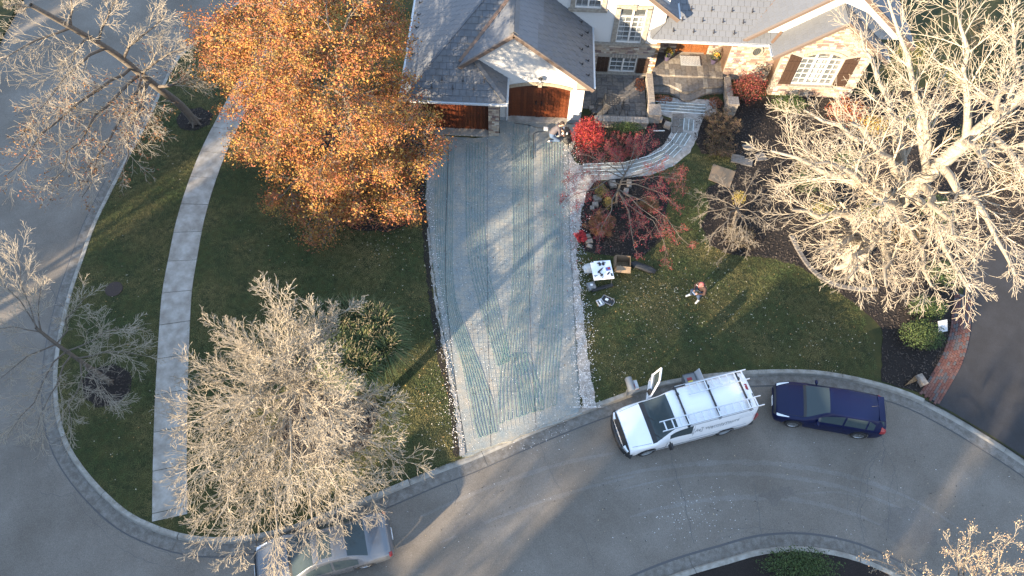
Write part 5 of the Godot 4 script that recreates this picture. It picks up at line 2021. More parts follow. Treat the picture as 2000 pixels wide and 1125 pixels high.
func build_trees() -> void:
	# wide bare tree over the front lawn
	var q := {"depth": 4, "kids": [0, 11, 7, 4, 2], "from": [0, 0.2, 0.15, 0.15, 0.2], "ratio": [1, 0.42, 0.58, 0.70, 0.75], "seg": [4, 4, 3, 2, 1], "angle": 0.60, "wob": 0.10, "lift": [0.0, 0.05, 0.05, 0.06, 0.06], "tip": 0.0066, "limb": 0.52, "sag": 0.06, "reach": 4.2}
	tree("bare_tree", "wide bare tree with dense pale twigs reaching over the grey car", "tree", [g(645, 884), g(624, 848, 1.2), g(596, 792, 2.8), g(580, 740, 4.4)], 0.20, 0.12, ends_at([[560, 690, 7.2, 0.95], [612, 690, 7.0, 0.95], [505, 735, 6.6, 0.9], [655, 745, 6.4, 0.9], [420, 840, 5.2, 0.8], [545, 585, 7.2, 1.00], [480, 680, 6.0, 0.98], [445, 650, 5.0, 0.94], [395, 730, 4.2, 0.89], [355, 830, 3.6, 0.85], [365, 940, 3.6, 0.85], [410, 1040, 3.4, 0.81], [460, 1085, 3.6, 0.81], [530, 1085, 3.4, 0.81], [610, 1015, 3.8, 0.81], [680, 1000, 3.2, 0.79], [728, 965, 3.0, 0.81], [780, 905, 3.0, 0.83], [755, 800, 4.0, 0.87], [660, 615, 6.2, 0.96], [615, 630, 6.8, 1.00], [480, 790, 6.6, 0.96], [650, 830, 6.6, 0.96], [560, 940, 6.0, 0.92], [440, 930, 5.2, 0.91], [660, 960, 5.0, 0.89]]), q, 201, "bark_pale", "twig_pale")
	# the big oak by the neighbour's drive
	q = {"depth": 3, "kids": [0, 10, 8, 5], "from": [0, 0.15, 0.12, 0.1], "ratio": [1, 0.42, 0.58, 0.60], "seg": [4, 5, 3, 2], "angle": 0.66, "wob": 0.14, "lift": [0.0, 0.02, 0.02, 0.03], "tip": 0.0066, "limb": 0.62, "sag": 0.05, "reach": 5.6}
	tree("bare_oak", "big bare pale oak with gnarled limbs spreading over beds and brick edging", "tree", [g(1660, 520), g(1700, 462, 2.0), g(1760, 392, 4.2), g(1860, 300, 7.0), g(1990, 190, 9.6), g(2110, 90, 11.6)], 0.42, 0.16, ends_at([[1505, 295, 6.0, 0.34], [1570, 215, 6.6, 0.45], [1545, 410, 4.8, 0.2], [1600, 490, 4.0, 0.18], [1655, 545, 4.0, 0.22], [1730, 560, 4.2, 0.25], [1820, 560, 5.0, 0.34], [1895, 570, 5.8, 0.4], [1985, 540, 7.2, 0.55], [2060, 420, 9.0, 0.7], [1735, 0, 10.0, 0.5], [1680, 60, 8.6, 0.4], [1870, 20, 11.5, 0.65], [1990, 40, 12.6, 0.8], [1590, 320, 7.2, 0.35], [1660, 240, 8.4, 0.42], [2080, 230, 12.0, 0.85], [1860, 460, 7.2, 0.45], [1790, 180, 9.4, 0.5], [1930, 330, 10.0, 0.65], [1700, 400, 7.0, 0.35], [1950, 160, 12, 0.75]]), q, 202, "bark_pale", "twig_oak")
	# street tree leaning over the side street, a few leaves left
	q = {"depth": 3, "kids": [0, 12, 8, 4], "from": [0, 0.15, 0.15, 0.15], "ratio": [1, 0.46, 0.55, 0.6], "seg": [4, 5, 3, 2], "angle": 0.6, "wob": 0.13, "lift": [0.0, 0.02, 0.01, 0.02], "tip": 0.0058, "limb": 0.5, "sag": 0.05, "reach": 4.6}
	var r := tree("street_tree", "tall half bare tree with rusty leaves leaning over the side street", "tree", [g(382, 240), g(352, 205, 1.2), g(300, 165, 2.8), g(225, 105, 4.8), g(150, 60, 6.6), g(60, 10, 8.4)], 0.20, 0.09, ends_at([[15, 340, 4.4, 0.45], [95, 360, 4.0, 0.4], [160, 385, 3.6, 0.35], [240, 330, 3.6, 0.35], [60, 230, 5.4, 0.6], [0, 120, 7.0, 0.8], [20, 10, 8.6, 0.95], [140, -20, 8.4, 0.8], [230, 0, 7.4, 0.65], [320, 30, 6.4, 0.5], [360, 100, 5.2, 0.4], [410, 150, 3.6, 0.3], [280, 250, 4.4, 0.4], [130, 140, 7.0, 0.7]]), q, 203, "bark", "twig_pale")
	var low := []
	for t in r[1]:
		var w: Vector3 = t[0] + r[0].position
		if w.y < 5.6 and w.z > -23.5 and w.x < -14.5:
			low.append(t)
	dress(r[0], "leaves", low, 0.17, 7, 0.20, 0.085, [Color(0.20, 0.10, 0.05), Color(0.30, 0.17, 0.07), Color(0.14, 0.075, 0.045), Color(0.22, 0.09, 0.05)])
	# young street tree
	q = {"depth": 3, "kids": [0, 10, 7, 4], "from": [0, 0.15, 0.15, 0.15], "ratio": [1, 0.46, 0.55, 0.6], "seg": [4, 4, 3, 2], "angle": 0.6, "wob": 0.12, "lift": [0.0, 0.04, 0.03, 0.03], "tip": 0.0055, "limb": 0.5, "sag": 0.05, "reach": 3.4}
	tree("young_street_tree", "young bare tree in a mulch ring at the kerb of the side street", "tree", [g(216, 748), g(190, 728, 0.9), g(150, 700, 1.9), g(110, 672, 2.8), g(70, 640, 3.8)], 0.10, 0.05, ends_at([[0, 545, 5.0, 0.95], [-30, 640, 4.6, 0.9], [0, 740, 4.0, 0.7], [15, 850, 3.6, 0.6], [70, 850, 3.2, 0.55], [140, 830, 2.6, 0.45], [225, 790, 2.2, 0.4], [285, 695, 3.0, 0.5], [250, 640, 3.6, 0.6], [170, 575, 4.2, 0.7], [80, 555, 5.0, 0.9], [30, 480, 5.6, 1.0]]), q, 204, "bark", "twig_pale")
	# orange tree
	q = {"depth": 3, "kids": [0, 10, 6, 4], "from": [0, 0.22, 0.15, 0.15], "ratio": [1, 0.42, 0.55, 0.6], "seg": [4, 4, 3, 2], "angle": 0.75, "wob": 0.18, "lift": [0.0, 0.0, -0.03, -0.05], "tip": 0.006, "limb": 0.45, "sag": 0.10, "reach": 3.6}
	r = tree("orange_tree", "dense autumn tree with orange and gold leaves beside the garage roof", "tree", [g(708, 345), g(702, 310, 1.2), g(690, 250, 3.2), g(670, 160, 6.0), g(655, 80, 8.2)], 0.22, 0.08, ends_at([[385, 40, 5.6, 0.6], [405, 110, 4.6, 0.5], [455, 190, 3.8, 0.4], [470, 290, 2.8, 0.3], [530, 300, 3.6, 0.4], [545, 390, 2.2, 0.25], [600, 440, 1.7, 0.25], [660, 440, 1.8, 0.25], [690, 400, 2.6, 0.3], [770, 400, 2.0, 0.25], [790, 405, 1.8, 0.25], [800, 330, 2.6, 0.35], [845, 290, 3.0, 0.35], [822, 225, 3.6, 0.45], [775, 160, 4.6, 0.55], [785, 60, 5.2, 0.6], [760, 0, 6.2, 0.7], [720, -30, 7.6, 0.9], [620, -30, 8.4, 1.0], [500, -30, 7.2, 0.8], [440, 20, 6.4, 0.7], [600, 110, 8.8, 0.95], [700, 120, 8.6, 0.95], [560, 230, 7.0, 0.75], [680, 260, 7.0, 0.75], [760, 240, 5.8, 0.6], [620, 350, 4.8, 0.5], [520, 150, 7.0, 0.8], [730, 330, 4.2, 0.45], [750, 60, 7.0, 0.8], [430, 70, 6.0, 0.65], [480, 140, 5.6, 0.6], [520, 70, 7.2, 0.8], [500, 215, 4.6, 0.5], [570, 20, 8.0, 0.9]]), q, 205, "bark", "twig_dark")
	dress(r[0], "leaves", r[1], 0.74, 15, 0.34, 0.092, [Color(0.36, 0.14, 0.034), Color(0.41, 0.20, 0.045), Color(0.31, 0.095, 0.034), Color(0.38, 0.235, 0.055), Color(0.25, 0.075, 0.032), Color(0.20, 0.135, 0.036), Color(0.33, 0.125, 0.062)], 0.4)
	# red maple in the island bed
	q = {"depth": 3, "kids": [0, 7, 5, 3], "from": [0, 0.25, 0.2, 0.2], "ratio": [1, 0.42, 0.5, 0.5], "seg": [4, 4, 3, 2], "angle": 0.8, "wob": 0.34, "lift": [0.0, -0.01, -0.03, -0.05], "tip": 0.005, "limb": 0.6, "sag": 0.12, "reach": 2.2}
	r = tree("red_maple", "low spreading maple with last crimson leaves over the front walk", "tree", [g(1202, 402), g(1206, 378, 0.5), g(1214, 352, 1.1), g(1226, 330, 1.5)], 0.07, 0.04, ends_at([[1242, 268, 2.3, 1.0], [1190, 292, 2.2, 0.9], [1140, 300, 2.1, 0.85], [1108, 345, 1.9, 0.8], [1102, 395, 1.6, 0.6], [1320, 338, 1.9, 0.8], [1345, 352, 1.6, 0.7], [1318, 402, 1.4, 0.6], [1300, 455, 1.2, 0.4], [1345, 478, 1.0, 0.4], [1305, 502, 0.7, 0.35], [1240, 488, 0.9, 0.35], [1170, 475, 1.1, 0.4], [1272, 270, 2.2, 0.95]]), q, 206, "bark", "twig_red")
	dress(r[0], "leaves", r[1], 0.8, 5, 0.15, 0.05, [Color(0.26, 0.025, 0.045), Color(0.20, 0.02, 0.04), Color(0.32, 0.05, 0.05), Color(0.28, 0.07, 0.045)])
	# weeping ornamental tree in the right bed
	q = {"depth": 3, "kids": [0, 7, 5, 3], "from": [0, 0.25, 0.2, 0.2], "ratio": [1, 0.45, 0.5, 0.5], "seg": [4, 4, 3, 2], "angle": 0.7, "wob": 0.3, "lift": [0.0, -0.03, -0.05, -0.05], "tip": 0.0055, "limb": 0.55, "sag": 0.22, "reach": 2.0}
	tree("weeping_tree", "small bare weeping tree with crooked tan branches at the lawn edge", "tree", [g(1431, 448), g(1434, 428, 0.5), g(1440, 408, 1.0)], 0.07, 0.05, ends_at([[1360, 430, 0.9, 1.0], [1378, 478, 0.6, 0.95], [1415, 500, 0.5, 0.95], [1465, 492, 0.5, 0.95], [1508, 445, 0.8, 1.0], [1505, 392, 1.1, 1.0], [1470, 345, 1.5, 1.0], [1405, 352, 1.4, 1.0], [1355, 392, 1.0, 1.0], [1440, 470, 1.2, 1.0]]), q, 207, "bark", "twig_dark")
	# crab apple on the island, only its top shows
	q = {"depth": 3, "kids": [0, 6, 5, 3], "from": [0, 0.3, 0.2, 0.2], "ratio": [1, 0.4, 0.5, 0.5], "seg": [4, 4, 3, 2], "angle": 0.6, "wob": 0.2, "lift": [0.0, 0.08, 0.08, 0.08], "tip": 0.006, "limb": 0.55, "sag": 0.04, "reach": 2.2}
	r = tree("crab_apple", "crab apple with pale buds on upright twigs above the island", "tree", [g(1880, 1215), g(1885, 1180, 1.2)], 0.09, 0.06, ends_at([[1848, 1055, 3.6, 1.0], [1890, 1030, 3.9, 1.0], [1930, 1060, 3.6, 1.0], [1990, 1040, 3.8, 1.0], [1960, 1110, 3.2, 1.0], [1820, 1120, 3.0, 1.0], [1700, 1090, 2.6, 0.9], [1910, 1100, 3.4, 1.0], [2020, 1100, 3.4, 1.0]]), q, 208, "bark", "twig_pale")
	dress(r[0], "buds", r[1], 0.5, 4, 0.12, 0.04, [Color(0.52, 0.40, 0.26), Color(0.46, 0.30, 0.18)], 0.0)

func shrub(called: String, label: String, at: Vector3, r: Vector3, count: int, size: float, shades: Array, lumps := 0.16, m := "leaf", category := "shrub", group := "") -> Node3D:
	var o := thing(called, label, category, at, 0, group)
	var mb := MB.new()
	for k in 7:
		var a := TAU * k / 7.0
		mb.tube([Vector3(cos(a) * 0.05, -0.03, sin(a) * 0.05), Vector3(cos(a) * r.x * 0.35, r.y * 0.7, sin(a) * r.z * 0.35), Vector3(cos(a) * r.x * 0.7, r.y * 1.3, sin(a) * r.z * 0.7)], 0.014, 0.006, 4)
	obj("stems", mb, M["twig_dark"], o)
	leafball(o, "foliage", Vector3(0, r.y, 0), r, count, size, shades, lumps, m)
	return o

# shrub of bare or nearly bare stems
func twig_shrub(called: String, label: String, at: Vector3, rad: float, h: float, stems: int, sd: int, twig: String, leaf_shades: Array, share: float) -> void:
	rng.seed = sd
	var o := thing(called, label, "shrub", at)
	var q := {"depth": 3, "kids": [0, 6, 4, 3], "from": [0, 0.3, 0.2, 0.2], "ratio": [1, 0.5, 0.5, 0.5], "seg": [3, 3, 2, 2], "angle": 0.6, "wob": 0.25, "lift": [0.0, 0.02, 0.0, 0.0], "tip": 0.0045, "limb": 0.5, "sag": 0.0, "reach": 1.0}
	var mb := MB.new()
	var tips := []
	for k in stems:
		var a := TAU * k / stems + rng.randf_range(-0.2, 0.2)
		var rr := rad * rng.randf_range(0.35, 1.0)
		var pts := limb(mb, Vector3(cos(a) * 0.06, -0.02, sin(a) * 0.06), Vector3(cos(a) * rr, h * rng.randf_range(0.6, 1.0), sin(a) * rr), 0.12, 0.013, 0.005)
		grow_on(mb, pts, 0.009, 0.005, 0.8 * rad, 1, q, tips)
	obj("stems", mb, M[twig], o)
	if leaf_shades.size():
		dress(o, "leaves", tips, share, 4, 0.10, 0.05, leaf_shades)

func build_shrubs() -> void:
	rng.seed = 301
	var red := [Color(0.28, 0.018, 0.022), Color(0.22, 0.012, 0.024), Color(0.33, 0.05, 0.02), Color(0.16, 0.012, 0.02)]
	shrub("burning_bush", "round scarlet bush between the garage pillar and the front walk", g(1145, 285), Vector3(0.78, 0.78, 0.80), 5200, 0.075, red, 0.22)
	var dull := [Color(0.17, 0.03, 0.025), Color(0.13, 0.02, 0.022), Color(0.21, 0.055, 0.035), Color(0.11, 0.055, 0.022)]
	shrub("burning_bush", "loose dark red bush under the oval window", g(1452, 196), Vector3(0.85, 0.85, 0.72), 3000, 0.08, dull, 0.3)
	shrub("burning_bush", "red and gold bush beneath the oak by the bay corner", g(1640, 235), Vector3(0.95, 0.65, 0.75), 2000, 0.09, [Color(0.22, 0.045, 0.03), Color(0.28, 0.13, 0.035), Color(0.14, 0.035, 0.022)], 0.3)
	shrub("golden_shrub", "golden yellow shrub beneath the oak beside the red and gold bush", g(1700, 262), Vector3(0.8, 0.45, 0.7), 1500, 0.09, [Color(0.44, 0.28, 0.05), Color(0.36, 0.20, 0.04), Color(0.20, 0.16, 0.04)], 0.3)
	var green := [Color(0.035, 0.060, 0.016), Color(0.045, 0.075, 0.02), Color(0.028, 0.045, 0.014), Color(0.06, 0.085, 0.022)]
	var yg := [Color(0.16, 0.15, 0.035), Color(0.11, 0.12, 0.03), Color(0.20, 0.15, 0.045), Color(0.06, 0.08, 0.02)]
	shrub("evergreen_shrub", "low dark evergreen at the end of the brick edging", g(1792, 662), Vector3(0.95, 0.42, 0.72), 4200, 0.07, green, 0.12, "needle")
	shrub("evergreen_shrub", "dark evergreen mound behind the pale sign board", g(1800, 612), Vector3(0.8, 0.45, 0.6), 2800, 0.07, green, 0.2, "needle")
	shrub("evergreen_shrub", "spreading juniper on the kerbed island", g(1555, 1108), Vector3(1.35, 0.35, 0.62), 5200, 0.07, green, 0.3, "needle")
	shrub("evergreen_shrub", "clipped green hedge inside the patio wall", g(1222, 262), Vector3(0.95, 0.35, 0.42), 2600, 0.06, green, 0.15, "needle")
	shrub("evergreen_shrub", "dark boxwood below the bay window", g(1535, 215), Vector3(0.95, 0.42, 0.6), 2600, 0.07, green, 0.2, "needle")
	var spots := [[1565, 370, 0.75, 0.5, "dark green shrub in the oak bed closest to the weeping tree"], [1600, 425, 0.7, 0.45, "yellow green shrub in the oak bed just inside the edging stones"], [1570, 330, 0.55, 0.4, "low brown shrub in the oak bed next to the grey slabs"], [1650, 330, 0.8, 0.5, "dark green shrub beneath the oak facing the bay window"], [1700, 430, 0.8, 0.45, "yellow green shrub close behind the oak trunk"], [1760, 470, 0.8, 0.5, "brown shrub under the oak limbs over the edging stones"], [1820, 420, 0.9, 0.5, "dark green shrub under the middle of the oak's crown"], [1870, 300, 1.0, 0.7, "yellow green shrub behind the oak along the dark drive"], [1930, 260, 1.0, 0.7, "brown shrub at the far end of the oak bed by the dark drive"], [1780, 240, 0.9, 0.6, "dark green shrub between golden shrub and oak limbs"], [1850, 180, 1.0, 0.7, "yellow green shrub in the oak bed well behind the golden one"], [1960, 360, 0.9, 0.6, "brown shrub at the dark drive where the brick edging is hidden"], [1830, 545, 0.8, 0.45, "dark green shrub at the upper end of the brick edging"], [1760, 130, 1.1, 0.8, "yellow green shrub beside the house wall past the bay"], [1900, 90, 1.2, 0.8, "brown shrub furthest back beyond the oak"]]
	var k := 0
	for s in spots:
		var pal := green if k % 3 == 0 else (yg if k % 3 == 1 else [Color(0.10, 0.075, 0.04), Color(0.14, 0.09, 0.045), Color(0.08, 0.08, 0.03)])
		shrub("bed_shrub", s[4], g(s[0], s[1]), Vector3(s[2], s[3], s[2] * 0.85), 1300, 0.085, pal, 0.35)
		k += 1
	var brown := [Color(0.07, 0.05, 0.026), Color(0.10, 0.065, 0.03), Color(0.05, 0.045, 0.022)]
	twig_shrub("brown_shrub", "wide brown leafed shrub at the bend of the front walk", g(1402, 258), 1.05, 0.8, 20, 311, "twig_red", brown, 0.6)
	twig_shrub("brown_shrub", "brown leafed shrub beside the cardboard sheet", g(1402, 296), 0.7, 0.55, 14, 312, "twig_red", brown, 0.5)
	twig_shrub("brown_shrub", "low rusty shrub in the maple bed beside the stacked blocks", g(1172, 450), 0.65, 0.5, 16, 313, "twig_red", [Color(0.16, 0.07, 0.035), Color(0.22, 0.10, 0.04)], 0.8)
	twig_shrub("brown_shrub", "small tawny shrub in the middle of the maple bed", g(1266, 404), 0.42, 0.4, 14, 314, "twig_red", [Color(0.20, 0.11, 0.04), Color(0.15, 0.08, 0.035)], 0.9)
	twig_shrub("brown_shrub", "tangled crimson tinted shrub between patio wall and walk", g(1210, 300), 0.9, 0.6, 18, 315, "twig_red", [Color(0.24, 0.035, 0.045), Color(0.16, 0.05, 0.04)], 0.8)
	twig_shrub("brown_shrub", "thin grey shrub in front of the weeping tree", g(1440, 470), 0.8, 0.4, 14, 316, "twig_dark", brown, 0.25)
	rng.seed = 331
	shrub("golden_shrub", "small mustard coloured shrub at the foot of the weeping tree", g(1438, 398), Vector3(0.32, 0.42, 0.34), 600, 0.06, [Color(0.30, 0.24, 0.06), Color(0.24, 0.18, 0.05)], 0.2)
	shrub("golden_shrub", "olive gold shrub at the walk corner of the maple bed", g(1172, 382), Vector3(0.34, 0.30, 0.42), 800, 0.06, [Color(0.24, 0.18, 0.045), Color(0.18, 0.13, 0.04)], 0.25)
	shrub("golden_shrub", "small olive gold shrub beside the maple trunk", g(1186, 402), Vector3(0.24, 0.26, 0.36), 500, 0.06, [Color(0.24, 0.18, 0.045), Color(0.18, 0.13, 0.04)], 0.25)
	twig_shrub("brown_shrub", "little crimson shrub beside the driveway's limestone edge", g(1134, 470), 0.26, 0.45, 10, 317, "twig_red", [Color(0.36, 0.03, 0.04)], 0.9)
	ornamental("ornamental_grass", "tall clump of green and tan ornamental grass beside the bare tree", g(716, 690), 2.0, 1.5, 6500, 321)
	ornamental("ornamental_grass", "smaller clump of ornamental grass half hidden by the bare tree's twigs", g(665, 655), 1.5, 1.3, 2600, 322)

func ornamental(called: String, label: String, at: Vector3, rad: float, h: float, blades: int, sd: int) -> void:
	rng.seed = sd
	var o := thing(called, label, "ornamental grass", at)
	var mb := MB.new().tint(Color.WHITE)
	var pl := MB.new().tint(Color.WHITE)
	var roots := []
	for k in 7:
		var ra := TAU * k / 6.0 + rng.randf() * 0.6
		roots.append(Vector3(cos(ra), 0, sin(ra)) * rad * (0.0 if k == 6 else rng.randf_range(0.38, 0.58)))
	for k in blades:
		var a := rng.randf() * TAU
		var d := Vector3(cos(a), 0, sin(a))
		var root_at: Vector3 = roots[rng.randi() % roots.size()]
		var p := root_at + d * rng.randf() * 0.16 * rad
		var reach := rng.randf_range(0.25, 1.0) * rad * 0.75
		var hh := h * rng.randf_range(0.7, 1.05)
		var s := Vector3(-d.z, 0, d.x) * 0.010
		var c := Color(0.055, 0.08, 0.028) if rng.randf() < 0.8 else Color(0.13, 0.125, 0.055)
		mb.tint(c * rng.randf_range(0.6, 1.3))
		var prev := p
		for i in 3:
			var t := (i + 1) / 3.0
			var nx := p + d * reach * t * t + Vector3(0, hh * sin(t * 2.45), 0)
			if i < 2:
				mb.quad(prev - s, prev + s, nx + s, nx - s)
			else:
				mb.tri(prev - s, prev + s, nx)
			prev = nx
		if k % 16 == 0:
			pl.tint(Color(0.26, 0.22, 0.14) * rng.randf_range(0.7, 1.2))
			var lean := Vector3(rng.randf_range(-0.1, 0.3), 0, rng.randf_range(-0.2, 0.2))
			pl.tube([p + Vector3(0, 0.5, 0), p + d * reach * 0.3 + lean * 0.5 + Vector3(0, h * 0.95, 0), p + d * reach * 0.4 + lean + Vector3(0, h * 1.08, 0)], 0.004, 0.012, 3)
	var b := obj("blades", mb, M["needle"], o)
	b.set_meta("kind", "stuff")
	b = obj("plumes", pl, M["needle"], o)
	b.set_meta("kind", "stuff")

# ---------------------------------------------------------------- vehicles
# stations: [metres from the front, half width, sill, belt, top, half width of the top]
func body_rings(st: Array, L: float, axles: Array, wr: float, count: int) -> Array:
	var rings := []
	for i in count:
		var s := L * i / (count - 1)
		var k := 0
		while k < st.size() - 2 and st[k + 1][0] < s:
			k += 1
		var t := clampf((s - st[k][0]) / (st[k + 1][0] - st[k][0]), 0, 1)
		var a := []
		for c in range(1, 6):
			var p0: float = st[maxi(k - 1, 0)][c]
			var p3: float = st[mini(k + 2, st.size() - 1)][c]
			var m1: float = (st[k + 1][c] - p0) * 0.35
			var m2: float = (p3 - st[k][c]) * 0.35
			var h := lerpf(st[k][c], st[k + 1][c], t)
			var e := cubic_interpolate(st[k][c], st[k + 1][c], p0, p3, t)
			a.append(lerpf(h, e, 0.35) + 0.0 * (m1 + m2))
		var w: float = a[0]
		var lo: float = a[1]
		for x in axles:
			var d := absf(s - x)
			if d < wr + 0.05:
				lo = maxf(lo, wr * 0.95 + sqrt(maxf(0.0, (wr + 0.05) * (wr + 0.05) - d * d)))
		var be: float = a[2]
		var to: float = a[3]
		var rw: float = a[4]
		lo = minf(lo, be - 0.14)
		var z := s - L * 0.5
		var side := [Vector2(w * 0.95, lo), Vector2(w, lo + (be - lo) * 0.35), Vector2(w * 0.998, lo + (be - lo) * 0.78), Vector2(w * 0.965, be), Vector2(lerpf(w * 0.965, rw, 0.55), lerpf(be, to - 0.05, 0.55)), Vector2(rw, to - 0.045), Vector2(rw * 0.90, to - 0.008), Vector2(rw * 0.5, to + 0.018)]
		var ring := []
		for p in side:
			ring.append(Vector3(-p.x, p.y, z))
		ring.append(Vector3(0, to + 0.026, z))
		for j in range(7, -1, -1):
			ring.append(Vector3(side[j].x, side[j].y, z))
		rings.append(ring)
	return rings

func body_mesh(rings: Array) -> MB:
	var mb := MB.new()
	mb.loft(rings)
	for e in [0, rings.size() - 1]:
		var r: Array = rings[e]
		var c := Vector3(0, (r[0].y + r[8].y) * 0.5, r[8].z + (-0.03 if e == 0 else 0.03))
		for j in r.size() - 1:
			if e == 0:
				mb.tri(c, r[j + 1], r[j])
			else:
				mb.tri(c, r[j], r[j + 1])
	return mb

func on_body(rings: Array, s: float, j: float) -> Vector3:
	var f := clampf(s, 0, 1) * (rings.size() - 1)
	var i := mini(int(f), rings.size() - 2)
	var q := clampf(j, 0, 16)
	var k := mini(int(q), 15)
	var a: Vector3 = rings[i][k].lerp(rings[i][k + 1], q - k)
	var b: Vector3 = rings[i + 1][k].lerp(rings[i + 1][k + 1], q - k)
	return a.lerp(b, f - i)

# a piece of the skin, lifted a little: from s0 to s1 along, its edges run from ja to jb at both ends
func skin(rings: Array, L: float, s0: float, s1: float, ja0: float, jb0: float, ja1: float, jb1: float, off: float, ni := 8, nj := 8) -> MB:
	var grid := []
	for i in ni + 1:
		var t := float(i) / ni
		var row := []
		for k in nj + 1:
			var j := lerpf(lerpf(ja0, ja1, t), lerpf(jb0, jb1, t), float(k) / nj)
			var s := lerpf(s0, s1, t) / L
			var p := on_body(rings, s, j)
			var du := on_body(rings, s + 0.01, j) - on_body(rings, s - 0.01, j)
			var dv := on_body(rings, s, j + 0.1) - on_body(rings, s, j - 0.1)
			row.append(p + du.cross(dv).normalized() * off)
		grid.append(row)
	var mb := MB.new()
	mb.loft(grid)
	return mb

func wheel(parent: Node3D, at: Vector3, r: float, w: float, out: float) -> void:
	var xf := Transform3D(Basis(Vector3(0, 1, 0), Vector3(out, 0, 0), Vector3(0, 0, out)).orthonormalized(), at)
	xf.basis = Basis(Vector3(0, -out, 0), Vector3(out, 0, 0), Vector3(0, 0, 1))
	var wh := Node3D.new()
	wh.name = "wheel"
	parent.add_child(wh, true)
	var mb := MB.new()
	mb.lathe([Vector2(r * 0.62, -w * 0.5), Vector2(r * 0.93, -w * 0.5), Vector2(r, -w * 0.35), Vector2(r, w * 0.35), Vector2(r * 0.93, w * 0.5), Vector2(r * 0.64, w * 0.5)], 24, xf)
	obj("tyre", mb, M["rubber"], wh)
	mb = MB.new()
	mb.lathe([Vector2(r * 0.64, w * 0.48), Vector2(r * 0.60, w * 0.38), Vector2(r * 0.58, w * 0.1), Vector2(r * 0.0, w * 0.1)], 24, xf)
	for k in 5:
		var a := TAU * k / 5.0
		var d := xf.basis * Vector3(cos(a), 0, sin(a))
		var n := xf.basis * Vector3.UP
		mb.box(at + d * r * 0.32 + n * w * 0.36, Vector3(r * 0.6, w * 0.12, r * 0.16), Basis(d, n, d.cross(n)))
	obj("rim", mb, M["steel" if r < 0.33 else "door_grey"], wh)

